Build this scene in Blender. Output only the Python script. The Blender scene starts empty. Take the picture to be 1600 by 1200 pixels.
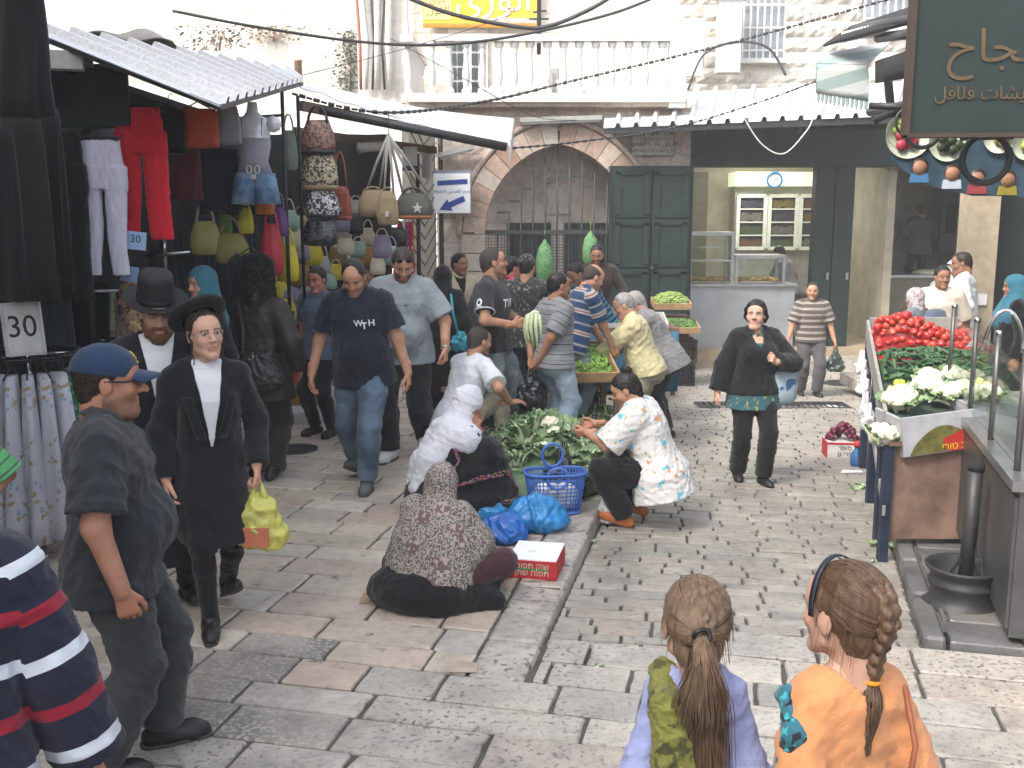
import bpy,math,random
import numpy as np
from mathutils import Vector,Matrix
rnd=random.Random(7)
SC=bpy.context.scene
COL=SC.collection
R=math.radians
PITCH=math.atan(270/1600.)
CAMZ=2.12
cd=bpy.data.cameras.new('camera');cam=bpy.data.objects.new('camera',cd);COL.objects.link(cam)
cam.location=(0,0,CAMZ);cam.rotation_euler=(R(90)-PITCH,0,0)
cd.sensor_width=36;cd.lens=36.0;cd.clip_end=400;cd.clip_start=0.05
SC.camera=cam
SUN_EL,SUN_AZ=R(46),R(230)
w=bpy.data.worlds.new('World');SC.world=w;w.use_nodes=True
nt=w.node_tree;bg=nt.nodes['Background']
sky=nt.nodes.new('ShaderNodeTexSky');sky.sky_type='NISHITA';sky.sun_disc=False
sky.sun_elevation=SUN_EL;sky.sun_rotation=SUN_AZ;sky.dust_density=4.0;sky.ozone_density=1.0
hs_=nt.nodes.new('ShaderNodeHueSaturation');hs_.inputs['Saturation'].default_value=.38;nt.links.new(sky.outputs[0],hs_.inputs['Color']);nt.links.new(hs_.outputs[0],bg.inputs[0]);bg.inputs[1].default_value=0.15
sd=bpy.data.lights.new('sun','SUN');sun=bpy.data.objects.new('sun',sd);COL.objects.link(sun)
sd.energy=1.5;sd.angle=R(18.0);sd.color=(1,.95,.87)
sdir=Vector((math.sin(SUN_AZ)*math.cos(SUN_EL),math.cos(SUN_AZ)*math.cos(SUN_EL),math.sin(SUN_EL)))
sun.rotation_euler=sdir.to_track_quat('Z','Y').to_euler()
SC.view_settings.view_transform='Standard';SC.view_settings.look='None'
SC.view_settings.exposure=1.78;SC.view_settings.gamma=1.0;SC.view_settings.use_curve_mapping=False
SC.render.engine='CYCLES';SC.cycles.max_bounces=7;SC.cycles.transparent_max_bounces=12
SC.cycles.use_denoising=True
FW=np.array((0,math.cos(PITCH),-math.sin(PITCH)));UP=np.array((0,math.sin(PITCH),math.cos(PITCH)))
def ray(px,py):return FW+(px-800)/1600.*np.array((1.,0,0))+(600-py)/1600.*UP
def P(px,py,Y):
 r=ray(px,py);return np.array((0,0,CAMZ))+r*(Y/r[1])
RS=0.045
def roadz(X,Y):return-0.02-RS*max(0.,Y-4.7)if Y<16 else-0.02-RS*11.3
def G(px,py,road=False):
 r=ray(px,py)
 if not road:t=CAMZ/-r[2]
 else:t=(CAMZ+0.02-RS*4.7)/(-r[2]-RS*r[1])
 p=np.array((0,0,CAMZ))+r*t
 if road and p[1]<4.7:p=np.array((0,0,CAMZ))+r*(CAMZ/-r[2])
 return p
def setp(o,label=None,cat=None,group=None,kind=None):
 if label:o['label']=label
 if cat:o['category']=cat
 if group:o['group']=group
 if kind:o['kind']=kind
 return o
def empty(name,loc=(0,0,0),rz=0.,label=None,cat=None,group=None,kind=None,parent=None):
 o=bpy.data.objects.new(name,None);COL.objects.link(o);o.empty_display_size=.1
 o.location=tuple(float(v)for v in loc);o.rotation_euler=(0,0,rz)
 if parent:o.parent=parent
 return setp(o,label,cat,group,kind)
def link(name,me,m=None,parent=None,loc=None,rot=None,scale=None):
 o=bpy.data.objects.new(name,me);COL.objects.link(o)
 if m is not None and len(me.materials)==0:me.materials.append(m)
 if parent:o.parent=parent
 if loc is not None:o.location=tuple(float(v)for v in loc)
 if rot is not None:o.rotation_euler=rot
 if scale is not None:o.scale=scale
 return o
def copy_tree(o,parent=None):
 c=o.copy();COL.objects.link(c)
 if parent:c.parent=parent
 for ch in list(o.children):copy_tree(ch,c)
 return c
def mesh_np(name,v,f,smooth=True):
 """v (n,3), f (m,k) arrays"""
 me=bpy.data.meshes.new(name);f=np.asarray(f,dtype=np.int32);v=np.asarray(v,dtype=np.float32)
 me.vertices.add(len(v));me.vertices.foreach_set('co',v.ravel())
 k=f.shape[1];me.loops.add(f.size);me.loops.foreach_set('vertex_index',f.ravel())
 me.polygons.add(len(f));me.polygons.foreach_set('loop_start',np.arange(0,f.size,k,dtype=np.int32))
 me.polygons.foreach_set('use_smooth',np.full(len(f),smooth));me.update(calc_edges=True)
 return me
class MB:
 def __init__(s):s.v=[];s.f=[];s.sm=[]
 def add(s,vs,fs,smooth=False):
  b=len(s.v);s.v+=[tuple(float(c)for c in v)for v in vs]
  for f in fs:s.f.append(tuple(b+i for i in f));s.sm.append(smooth)
  return s
 def box(s,c,d,rz=0.,M=None):
  hx,hy,hz=d[0]/2.,d[1]/2.,d[2]/2.
  vs=[np.array((x,y,z))for z in(-hz,hz)for y in(-hy,hy)for x in(-hx,hx)]
  if M is not None:vs=[M@v for v in vs]
  elif rz:
   cs,sn=math.cos(rz),math.sin(rz);vs=[np.array((v[0]*cs-v[1]*sn,v[0]*sn+v[1]*cs,v[2]))for v in vs]
  return s.add([v+np.array(c)for v in vs],[(0,2,3,1),(4,5,7,6),(0,1,5,4),(2,6,7,3),(0,4,6,2),(1,3,7,5)])
 def bar(s,a,b,w,d=None,upv=(0,0,1)):
  a=np.array(a,float);b=np.array(b,float);d=d or w;t=b-a;L=np.linalg.norm(t);t=t/L
  u=np.array(upv,float)
  if abs(t@u)>.95:u=np.array((0,1.,0))
  x=np.cross(t,u);x/=np.linalg.norm(x);y=np.cross(x,t)
  M=np.stack((x,t,y),1)
  return s.box((a+b)/2,(w,L,d),M=M)
 def tube(s,pts,r,n=8,closed=False,cap=True):
  pts=[np.array(p,float)for p in pts];m=len(pts)
  rs=r if hasattr(r,'__len__')else[r]*m
  vs=[];u=None
  for i,p in enumerate(pts):
   if closed:t=pts[(i+1)%m]-pts[i-1]
   else:t=pts[min(i+1,m-1)]-pts[max(i-1,0)]
   t=t/(np.linalg.norm(t)+1e-9)
   if u is None:
    u=np.cross(t,(0,0,1.));
    if np.linalg.norm(u)<.2:u=np.cross(t,(0,1.,0))
   u=u-t*(u@t);u/=np.linalg.norm(u)+1e-9;v=np.cross(t,u)
   for j in range(n):
    a=2*math.pi*j/n;vs.append(p+rs[i]*(math.cos(a)*u+math.sin(a)*v))
  fs=[]
  for i in range(m if closed else m-1):
   for j in range(n):
    i2=(i+1)%m;fs.append((i*n+j,i*n+(j+1)%n,i2*n+(j+1)%n,i2*n+j))
  if cap and not closed:fs.append(tuple(range(n-1,-1,-1)));fs.append(tuple((m-1)*n+j for j in range(n)))
  return s.add(vs,fs,True)
 def lathe(s,prof,c=(0,0,0),n=16,M=None,cap=True):
  vs=[];c=np.array(c,float)
  for r,z in prof:
   for j in range(n):
    a=2*math.pi*j/n;p=np.array((r*math.cos(a),r*math.sin(a),z))
    if M is not None:p=M@p
    vs.append(p+c)
  m=len(prof);fs=[(i*n+j,i*n+(j+1)%n,(i+1)*n+(j+1)%n,(i+1)*n+j)for i in range(m-1)for j in range(n)]
  if cap:fs.append(tuple(range(n-1,-1,-1)));fs.append(tuple((m-1)*n+j for j in range(n)))
  return s.add(vs,fs,True)
 def rings(s,rg,n=20,fold=0.,nf=7,ph=0.,sup=2.0,cap=True):
  """rg: list of (cx,cy,cz,rx,ry[,foldscale])"""
  vs=[];m=len(rg)
  for i,q in enumerate(rg):
   cx,cy,cz,rx,ry=q[:5];fsx=q[5]if len(q)>5 else 1.
   for j in range(n):
    a=2*math.pi*j/n;c_,s_=math.cos(a),math.sin(a)
    x=math.copysign(abs(c_)**(2/sup),c_);y=math.copysign(abs(s_)**(2/sup),s_)
    k=fold*fsx*(math.sin(nf*a+ph+.35*i)+.5*math.sin((nf*2-3)*a+2.1*ph-.2*i))
    vs.append((cx+x*(rx+k),cy+y*(ry+k),cz))
  fs=[(i*n+j,i*n+(j+1)%n,(i+1)*n+(j+1)%n,(i+1)*n+j)for i in range(m-1)for j in range(n)]
  if cap:fs.append(tuple(range(n-1,-1,-1)));fs.append(tuple((m-1)*n+j for j in range(n)))
  return s.add(vs,fs,True)
 def prism(s,poly,a,b,plane='xz'):
  """closed outline poly extruded from a to b along the missing axis"""
  n=len(poly)
  def q(p,t):return{'xz':(p[0],t,p[1]),'xy':(p[0],p[1],t),'yz':(t,p[0],p[1])}[plane]
  vs=[q(p,a)for p in poly]+[q(p,b)for p in poly]
  return s.add(vs,[tuple(range(n)),tuple(range(2*n-1,n-1,-1))]+[(i,i+n,(i+1)%n+n,(i+1)%n)for i in range(n)])
 def grid(s,fn,nu,nv,thick=0.,smooth=True):
  """fn(u,v)->point ; sheet, optionally with thickness (offset along the normal)"""
  pts=np.array([[fn(i/(nu-1.),j/(nv-1.))for j in range(nv)]for i in range(nu)],float)
  du=np.gradient(pts,axis=0);dv=np.gradient(pts,axis=1);nr=np.cross(du,dv);nr/=np.linalg.norm(nr,axis=2,keepdims=True)+1e-9
  fs=[(i*nv+j,(i+1)*nv+j,(i+1)*nv+j+1,i*nv+j+1)for i in range(nu-1)for j in range(nv-1)]
  if thick<=0:return s.add(pts.reshape(-1,3),fs,smooth)
  N=nu*nv;top=pts.reshape(-1,3);bot=(pts-nr*thick).reshape(-1,3)
  fs2=fs+[tuple(N+i for i in f[::-1])for f in fs]
  s.add(np.vstack((top,bot)),fs2,smooth)
  rim=[(i*nv)for i in range(nu-1)]+[(nu-1)*nv+j for j in range(nv-1)]+[i*nv+nv-1 for i in range(nu-1,0,-1)]+[j for j in range(nv-1,0,-1)]
  b=len(s.v)-2*N
  for k in range(len(rim)):
   i,j=rim[k],rim[(k+1)%len(rim)];s.f.append((b+j,b+i,b+N+i,b+N+j));s.sm.append(False)
  return s
 def mesh(s,name):
  me=bpy.data.meshes.new(name);me.from_pydata(s.v,[],s.f);me.polygons.foreach_set('use_smooth',s.sm);me.update();return me
 def build(s,name,m=None,parent=None,label=None,cat=None,group=None,kind=None,loc=None,rot=None):
  return setp(link(name,s.mesh(name),m,parent,loc,rot),label,cat,group,kind)
def C(r,g,b):
 f=lambda c:(c/255./12.92)if c<=10 else((c/255.+.055)/1.055)**2.4
 return(f(r),f(g),f(b),1.)
MATS={}
def newmat(name):
 m=bpy.data.materials.new(name);m.use_nodes=True;n=m.node_tree;return m,n,n.nodes['Principled BSDF']
def N(n,t,**kw):
 x=n.nodes.new(t)
 for k,v in kw.items():
  if k.startswith('i_'):
   key=k[2:];x.inputs[int(key)if key.isdigit()else key.replace('_',' ')].default_value=v
  else:setattr(x,k,v)
 return x
def coords(n,mode='Object',scale=1.):
 tc=N(n,'ShaderNodeTexCoord');mp=N(n,'ShaderNodeMapping');n.links.new(tc.outputs[mode],mp.inputs[0])
 mp.inputs['Scale'].default_value=scale if hasattr(scale,'__len__')else(scale,)*3
 return mp.outputs[0]
def mix(n,fac,a,b,mode='MIX'):
 x=N(n,'ShaderNodeMix',data_type='RGBA',blend_type=mode)
 for sock,v in((x.inputs[0],fac),(x.inputs[6],a),(x.inputs[7],b)):
  if hasattr(v,'is_linked')or hasattr(v,'links'):n.links.new(v,sock)
  else:sock.default_value=v
 return x.outputs[2]
def ramp(n,fac,stops):
 x=N(n,'ShaderNodeValToRGB');n.links.new(fac,x.inputs[0]);e=x.color_ramp.elements
 while len(e)<len(stops):e.new(.5)
 for el,(p,c)in zip(e,stops):el.position=p;el.color=c if len(c)==4 else(*c,1)
 return x.outputs[0]
def bump(n,bsdf,h,strength=.3,dist=.01):
 b=N(n,'ShaderNodeBump');b.inputs['Strength'].default_value=strength;b.inputs['Distance'].default_value=dist
 n.links.new(h,b.inputs['Height']);n.links.new(b.outputs[0],bsdf.inputs['Normal']);return b
def plain(name,col,rough=.7,metal=0.,var=.18,scale=9.,bmp=.15,bscale=60.,spec=.4,trans=0.,emis=None,coord='Object',dist=.004,subs=0.,alpha=1.):
 """one real colour with mottling, grain and relief"""
 if name in MATS:return MATS[name]
 m,n,b=newmat(name);v=coords(n,coord)
 nz=N(n,'ShaderNodeTexNoise',i_Scale=scale,i_Detail=6.,i_Roughness=.6);n.links.new(v,nz.inputs['Vector'])
 c=np.array(col[:3])
 out=ramp(n,nz.outputs[0],[(.3,tuple(c*(1-var))+(1,)),(.7,tuple(np.minimum(c*(1+var),1))+(1,))])
 n.links.new(out,b.inputs['Base Color']);b.inputs['Roughness'].default_value=rough;b.inputs['Metallic'].default_value=metal
 b.inputs['Specular IOR Level'].default_value=spec;b.inputs['Transmission Weight'].default_value=trans
 if subs:b.inputs['Subsurface Weight'].default_value=subs;b.inputs['Subsurface Scale'].default_value=.01
 if bmp:
  n2=N(n,'ShaderNodeTexNoise',i_Scale=bscale,i_Detail=4.);n.links.new(v,n2.inputs['Vector']);bump(n,b,n2.outputs[0],bmp,dist)
 if emis:b.inputs['Emission Color'].default_value=emis[0];b.inputs['Emission Strength'].default_value=emis[1]
 if alpha<1:b.inputs['Alpha'].default_value=alpha
 MATS[name]=m;return m
def fabric(name,col,rough=.9,stripes=None,spots=None,weave=True,var=.16,axis='along',fade=None):
 """cloth: stripes = (period, [(pos,col)...]) along the 'along' attribute ; spots = list of (scale, threshold, colour)"""
 if name in MATS:return MATS[name]
 m,n,b=newmat(name);v=coords(n,'Object')
 nz=N(n,'ShaderNodeTexNoise',i_Scale=7.,i_Detail=5.);n.links.new(v,nz.inputs['Vector'])
 c=np.array(col[:3]);out=ramp(n,nz.outputs[0],[(.3,tuple(c*(1-var))+(1,)),(.7,tuple(np.minimum(c*(1+var),1))+(1,))])
 if fade:
  nf=N(n,'ShaderNodeTexNoise',i_Scale=fade[1],i_Detail=3.);n.links.new(v,nf.inputs['Vector'])
  out=mix(n,ramp(n,nf.outputs[0],[(.42,(0,0,0)),(.68,(.8,.8,.8))]),out,fade[0])
 if stripes:
  at=N(n,'ShaderNodeAttribute',attribute_name='along')
  dv=N(n,'ShaderNodeMath',operation='DIVIDE');n.links.new(at.outputs['Fac'],dv.inputs[0]);dv.inputs[1].default_value=stripes[0]
  fr=N(n,'ShaderNodeMath',operation='FRACT');n.links.new(dv.outputs[0],fr.inputs[0])
  rp=N(n,'ShaderNodeValToRGB');rp.color_ramp.interpolation='CONSTANT';n.links.new(fr.outputs[0],rp.inputs[0]);e=rp.color_ramp.elements
  st=stripes[1]
  while len(e)<len(st):e.new(.5)
  for el,(p,cc)in zip(e,st):el.position=p;el.color=cc
  tint=ramp(n,nz.outputs[0],[(.3,(1-var,)*3),(.7,(1,)*3)])
  out=mix(n,1.,rp.outputs[0],tint,'MULTIPLY')
 if spots:
  for i,sp in enumerate(spots):
   ns=N(n,'ShaderNodeTexNoise',i_Scale=sp[0],i_Detail=sp[3]if len(sp)>3 else 1.5)
   mp=N(n,'ShaderNodeMapping');mp.inputs['Location'].default_value=(3.3*i,7.1*i,1.7*i);n.links.new(v,mp.inputs[0]);n.links.new(mp.outputs[0],ns.inputs['Vector'])
   out=mix(n,ramp(n,ns.outputs[0],[(sp[1],(0,0,0)),(min(sp[1]+.035,1),(1,1,1))]),out,sp[2])
 n.links.new(out,b.inputs['Base Color']);b.inputs['Roughness'].default_value=rough;b.inputs['Specular IOR Level'].default_value=.25
 b.inputs['Sheen Weight'].default_value=.15
 n2=N(n,'ShaderNodeTexNoise',i_Scale=22.,i_Detail=6.,i_Distortion=1.2);n.links.new(v,n2.inputs['Vector']);n3=N(n,'ShaderNodeTexNoise',i_Scale=420.,i_Detail=2.);n.links.new(v,n3.inputs['Vector'])
 bump(n,b,mix(n,.4,n2.outputs[0],n3.outputs[0]),.5,.012)
 MATS[name]=m;return m
FONT_CACHE={}
def text_mesh(s,size=.1,ext=.002,font=None,align='CENTER',sx=1.,bold=0.):
 cu=bpy.data.curves.new('lettering','FONT');cu.body=s;cu.size=size;cu.extrude=ext;cu.align_x=align;cu.align_y='CENTER'
 cu.resolution_u=3;cu.offset=bold*size
 if font:
  if font not in FONT_CACHE:FONT_CACHE[font]=bpy.data.fonts.load(bpy.utils.system_resource('DATAFILES',path='fonts')+'/'+font)
  cu.font=FONT_CACHE[font]
 o=bpy.data.objects.new('lettering',cu);COL.objects.link(o)
 bpy.context.view_layer.update()
 me=bpy.data.meshes.new_from_object(o.evaluated_get(bpy.context.evaluated_depsgraph_get()))
 bpy.data.objects.remove(o);bpy.data.curves.remove(cu);me.name='lettering'
 return me
def lettering(s,m,parent,loc,size=.1,rot=(R(90),0,0),ext=.002,name='lettering',label=None,align='CENTER',sx=1.):
 me=text_mesh(s,size,ext,None,align);me.materials.clear();me.materials.append(m)
 o=link(name,me,None,parent,loc,rot,(sx,1,1))
 if label:o['label']=label
 return o
AR={'ا':(0xFE8D,0xFE8E,0,0),'ب':(0xFE8F,0xFE90,0xFE91,0xFE92),'ت':(0xFE95,0xFE96,0xFE97,0xFE98),'ج':(0xFE9D,0xFE9E,0xFE9F,0xFEA0),'ح':(0xFEA1,0xFEA2,0xFEA3,0xFEA4),'د':(0xFEA9,0xFEAA,0,0),'ر':(0xFEAD,0xFEAE,0,0),'ز':(0xFEAF,0xFEB0,0,0),'س':(0xFEB1,0xFEB2,0xFEB3,0xFEB4),'ش':(0xFEB5,0xFEB6,0xFEB7,0xFEB8),'ط':(0xFEC1,0xFEC2,0xFEC3,0xFEC4),'ع':(0xFEC9,0xFECA,0xFECB,0xFECC),'غ':(0xFECD,0xFECE,0xFECF,0xFED0),'ف':(0xFED1,0xFED2,0xFED3,0xFED4),'ق':(0xFED5,0xFED6,0xFED7,0xFED8),'ل':(0xFEDD,0xFEDE,0xFEDF,0xFEE0),'م':(0xFEE1,0xFEE2,0xFEE3,0xFEE4),'ن':(0xFEE5,0xFEE6,0xFEE7,0xFEE8),'ه':(0xFEE9,0xFEEA,0xFEEB,0xFEEC),'و':(0xFEED,0xFEEE,0,0),'ي':(0xFEF1,0xFEF2,0xFEF3,0xFEF4),'ى':(0xFEEF,0xFEF0,0,0)}
def arabic(s):
 out=[]
 for i,ch in enumerate(s):
  if ch not in AR:out.append(ch);continue
  pj=i>0 and s[i-1]in AR and AR[s[i-1]][2]!=0
  nj=i+1<len(s)and s[i+1]in AR and AR[ch][2]!=0
  out.append(chr(AR[ch][(3 if nj else 1)if pj else(2 if nj else 0)]))
 return ''.join(out[::-1])
def heb(s):return s[::-1]
def nrm(v):v=np.asarray(v,float);return v/(np.linalg.norm(v)+1e-12)
def rx_(d):c,s=math.cos(R(d)),math.sin(R(d));return np.array(((1,0,0),(0,c,-s),(0,s,c)))
def ry_(d):c,s=math.cos(R(d)),math.sin(R(d));return np.array(((c,0,s),(0,1,0),(-s,0,c)))
def rz_(d):c,s=math.cos(R(d)),math.sin(R(d));return np.array(((c,-s,0),(s,c,0),(0,0,1)))
I3=np.eye(3)
class Sdf:
 def __init__(s,k=.02):s.ops=[];s.k=k
 def _a(s,t,d,lo,hi,k,sub,along=None):s.ops.append((t,d,np.array(lo,float),np.array(hi,float),s.k if k is None else k,sub,along));return s
 def cap(s,a,b,ra,rb=None,k=None,fa=False,fb=False,sub=False,along=None):
  a=np.array(a,float);b=np.array(b,float);rb=ra if rb is None else rb;r=max(ra,rb)
  return s._a('c',(a,b,ra,rb,fa,fb),np.minimum(a,b)-r,np.maximum(a,b)+r,k,sub,along)
 def chain(s,pts,rs,k=None,fb=False,along=None):
  acc=0.
  for i in range(len(pts)-1):
   al=None
   if along is not None:al=(np.array(pts[i],float),-nrm(np.array(pts[i+1],float)-pts[i]),along-acc);acc+=np.linalg.norm(np.array(pts[i+1],float)-pts[i])
   s.cap(pts[i],pts[i+1],rs[i],rs[i+1],k=k,fb=fb and i==len(pts)-2,along=al)
  return s
 def ell(s,c,r,M=I3,k=None,sub=False,along=None):
  c=np.array(c,float);r=np.array(r,float);e=np.sqrt((M**2)@(r**2))
  return s._a('e',(c,r,M),c-e,c+e,k,sub,along)
 def loft(s,o,M,zs,rx,ry,cy=None,cx=None,n=2.3,k=None,sub=False,along=None):
  zs=np.array(zs,float);rx=np.array(rx,float);ry=np.array(ry,float);o=np.array(o,float)
  cy=np.zeros_like(zs)if cy is None else np.array(cy,float);cx=np.zeros_like(zs)if cx is None else np.array(cx,float)
  cs=[o+M@np.array((cx[i]+a*rx[i],cy[i]+b*ry[i],zs[i]))for i in range(len(zs))for a in(-1,1)for b in(-1,1)]
  return s._a('l',(o,M,zs,rx,ry,cy,cx,n),np.min(cs,0),np.max(cs,0),k,sub,along)
 def cut(s,p,n,rad=None):
  p=np.array(p,float);n=nrm(n);b=9 if rad is None else rad
  return s._a('p',(p,n,rad),p-b,p+b,0,False)
 def d(s,op,X):
  t,a=op[0],op[1]
  if t=='c':
   A,B,ra,rb,fa,fb=a;ba=B-A;L2=ba@ba+1e-12;q=X-A;h=(q@ba)/L2;hc=np.clip(h,0,1)
   dd=np.linalg.norm(q-hc[...,None]*ba,axis=-1)-(ra+(rb-ra)*hc);L=math.sqrt(L2)
   if fb:dd=np.maximum(dd,(h-1)*L)
   if fa:dd=np.maximum(dd,-h*L)
   return dd
  if t=='e':
   c,r,M=a;q=((X-c)@M)/r;n=np.linalg.norm(q,axis=-1);n2=np.linalg.norm(q/r,axis=-1)+1e-9
   return n*(n-1)/n2
  if t=='l':
   o,M,zs,rx,ry,cy,cx,n=a;q=(X-o)@M;z=q[...,2]
   a_=np.interp(z,zs,rx);b_=np.interp(z,zs,ry)
   u=np.abs(q[...,0]-np.interp(z,zs,cx))/a_;v=np.abs(q[...,1]-np.interp(z,zs,cy))/b_
   dd=((u**n+v**n)**(1./n)-1)*np.minimum(a_,b_)
   return np.maximum(dd,np.maximum(zs[0]-z,z-zs[-1]))
  p,n,rad=a;return(X-p)@n
 def comb(s,D,op,dd):
  k=op[4]
  if op[0]=='p':
   return np.maximum(D,dd)
  if op[5]:
   dd=-dd
   if k<=0:return np.maximum(D,dd)
   h=np.clip(.5-.5*(dd-D)/k,0,1);return dd+(D-dd)*h+k*h*(1-h)
  if k<=0:return np.minimum(D,dd)
  h=np.clip(.5+.5*(D-dd)/k,0,1);return D+(dd-D)*h-k*h*(1-h)
 def ev(s,X):
  D=np.full(X.shape[:-1],1.)
  for op in s.ops:
   dd=s.d(op,X)
   if op[0]=='p' and op[1][2]is not None:dd=np.where(np.linalg.norm(X-op[1][0],axis=-1)<op[1][2],dd,-1.)
   D=s.comb(D,op,dd)
  return D
 def mesh(s,res):
  add=[o for o in s.ops if o[0]!='p' and not o[5]]
  lo=np.min([o[2]for o in add],0)-2.5*res-.01;hi=np.max([o[3]for o in add],0)+2.5*res+.01
  n=np.ceil((hi-lo)/res).astype(int)+1;ax=[lo[i]+res*np.arange(n[i])for i in range(3)]
  D=np.full(n,.5)
  for op in s.ops:
   m=op[4]+2.6*res
   i0=np.clip(np.floor((op[2]-m-lo)/res).astype(int),0,n);i1=np.clip(np.ceil((op[3]+m-lo)/res).astype(int)+1,0,n)
   if np.any(i1<=i0):continue
   sl=tuple(slice(i0[i],i1[i])for i in range(3))
   X=np.stack(np.meshgrid(ax[0][sl[0]],ax[1][sl[1]],ax[2][sl[2]],indexing='ij'),-1)
   dd=s.d(op,X)
   if op[0]=='p' and op[1][2]is not None:dd=np.where(np.linalg.norm(X-op[1][0],axis=-1)<op[1][2],dd,-1.)
   D[sl]=s.comb(D[sl],op,dd)
  return nets(D,lo,res)
 def along(s,V):
  best=np.full(len(V),9.);out=V[:,2].copy()
  for op in s.ops:
   if op[6]is None:continue
   dd=s.d(op,V);m=dd<best;best[m]=dd[m];o,dr,off=op[6];out[m]=((V-o)@dr)[m]+off
  return out
def nets(D,lo,res):
 D=D.astype(np.float32);D[0],D[-1]=.5,.5;D[:,0],D[:,-1]=.5,.5;D[:,:,0],D[:,:,-1]=.5,.5
 I=D<0;c=np.zeros(np.array(D.shape)-1,np.int8)
 for a in(0,1):
  for b in(0,1):
   for e in(0,1):c+=I[a:I.shape[0]-1+a,b:I.shape[1]-1+b,e:I.shape[2]-1+e]
 act=(c>0)&(c<8);ijk=np.argwhere(act);idx=np.full(act.shape,-1,np.int64);idx[act]=np.arange(len(ijk))
 pos=np.zeros((len(ijk),3));cnt=np.zeros(len(ijk))
 cor=[(a,b,e)for a in(0,1)for b in(0,1)for e in(0,1)]
 for ca in cor:
  for ax in range(3):
   if ca[ax]:continue
   cb=list(ca);cb[ax]=1
   da=D[ijk[:,0]+ca[0],ijk[:,1]+ca[1],ijk[:,2]+ca[2]];db=D[ijk[:,0]+cb[0],ijk[:,1]+cb[1],ijk[:,2]+cb[2]]
   m=(da<0)!=(db<0);t=np.where(m,da/np.where(m,da-db,1),0)
   q=np.array(ca,float)[None]+t[:,None]*(np.array(cb)-np.array(ca))[None]
   pos+=np.where(m[:,None],q,0);cnt+=m
 V=np.array(lo)+res*(ijk+pos/np.maximum(cnt,1)[:,None]);F=[]
 for ax in range(3):
  o1,o2=(ax+1)%3,(ax+2)%3
  sa=[slice(None)]*3;sb=[slice(None)]*3;sa[ax]=slice(0,-1);sb[ax]=slice(1,None)
  A,B=I[tuple(sa)],I[tuple(sb)];e=np.argwhere(A!=B)
  if len(e)==0:continue
  e=e[(e[:,o1]>0)&(e[:,o2]>0)&(e[:,o1]<D.shape[o1]-1)&(e[:,o2]<D.shape[o2]-1)]
  fl=A[e[:,0],e[:,1],e[:,2]]
  def g(a,b):
   q=e.copy();q[:,o1]-=a;q[:,o2]-=b;return idx[q[:,0],q[:,1],q[:,2]]
  f=np.stack((g(1,1),g(0,1),g(0,0),g(1,0)),1);f[~fl]=f[~fl][:,::-1];F.append(f)
 return V,np.vstack(F)if F else np.zeros((0,4),int)
def vnormals(V,F):
 n=np.cross(V[F[:,2]]-V[F[:,0]],V[F[:,3]]-V[F[:,1]]);out=np.zeros_like(V)
 for k in range(4):np.add.at(out,F[:,k],n)
 return out/(np.linalg.norm(out,axis=1,keepdims=True)+1e-12)
def folds(V,seed,freq,n=5):
 g=np.random.RandomState(seed);out=np.zeros(len(V))
 for i in range(n):
  k=g.normal(size=3);k=k/np.linalg.norm(k)*freq*g.uniform(.6,1.6);q=g.normal(size=3)*freq*.5
  out+=(1-np.abs(np.sin(V@k+1.6*np.sin(V@q+g.uniform(0,6)))))-.36
  k2=g.normal(size=3);k2=k2/np.linalg.norm(k2)*freq*g.uniform(2.,3.4);out+=.38*((1-np.abs(np.sin(V@k2+1.9*np.sin(V@q*1.7+g.uniform(0,6)))))-.36)
 return out/n*1.9
def relax(V,F,it=1,lam=.5):
 for _ in range(it):
  s=np.zeros_like(V);c=np.zeros(len(V))
  for k in range(4):
   np.add.at(s,F[:,k],V[F[:,(k+1)%4]]+V[F[:,k-1]]);np.add.at(c,F[:,k],2)
  V=V+lam*(s/np.maximum(c,1)[:,None]-V)
 return V
def skin_obj(name,parts,m,parent,sc=1.,wr=0.,wf=30.,seed=1,along=None,cols=None,rl=0):
 """parts: list of (V,F[,col]) -> one mesh object"""
 Vs,Fs,Cs,o=[],[],[],0
 for p in parts:
  Vs.append(p[0]);Fs.append(p[1]+o);o+=len(p[0])
 V=np.vstack(Vs);F=np.vstack(Fs)
 if rl:V=relax(V,F,rl)
 al=along.along(V)if along is not None else None
 if wr:V=V+vnormals(V,F)*(wr*folds(V,seed,wf))[:,None]
 me=mesh_np(name,V*sc,F)
 if al is not None:me.attributes.new('along','FLOAT','POINT').data.foreach_set('value',(al*sc).astype(np.float32))
 if cols is not None:me.attributes.new('tone','FLOAT_COLOR','POINT').data.foreach_set('color',np.hstack((np.vstack(cols),np.ones((len(V),1)))).astype(np.float32).ravel())
 return link(name,me,m,parent)
def skinmat():
 m,n,b=newmat('skin');at=N(n,'ShaderNodeAttribute',attribute_name='tone');v=coords(n)
 nz=N(n,'ShaderNodeTexNoise',i_Scale=22.,i_Detail=5.);n.links.new(v,nz.inputs['Vector'])
 n.links.new(mix(n,1.,at.outputs['Color'],ramp(n,nz.outputs[0],[(.3,(.86,.8,.78)),(.7,(1.08,1.05,1.04))]),'MULTIPLY'),b.inputs['Base Color'])
 b.inputs['Roughness'].default_value=.6;b.inputs['Specular IOR Level'].default_value=.32;b.inputs['Subsurface Weight'].default_value=.12;b.inputs['Subsurface Scale'].default_value=.008
 n2=N(n,'ShaderNodeTexNoise',i_Scale=220.,i_Detail=3.);n.links.new(v,n2.inputs['Vector']);bump(n,b,n2.outputs[0],.12,.002)
 return m
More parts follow.
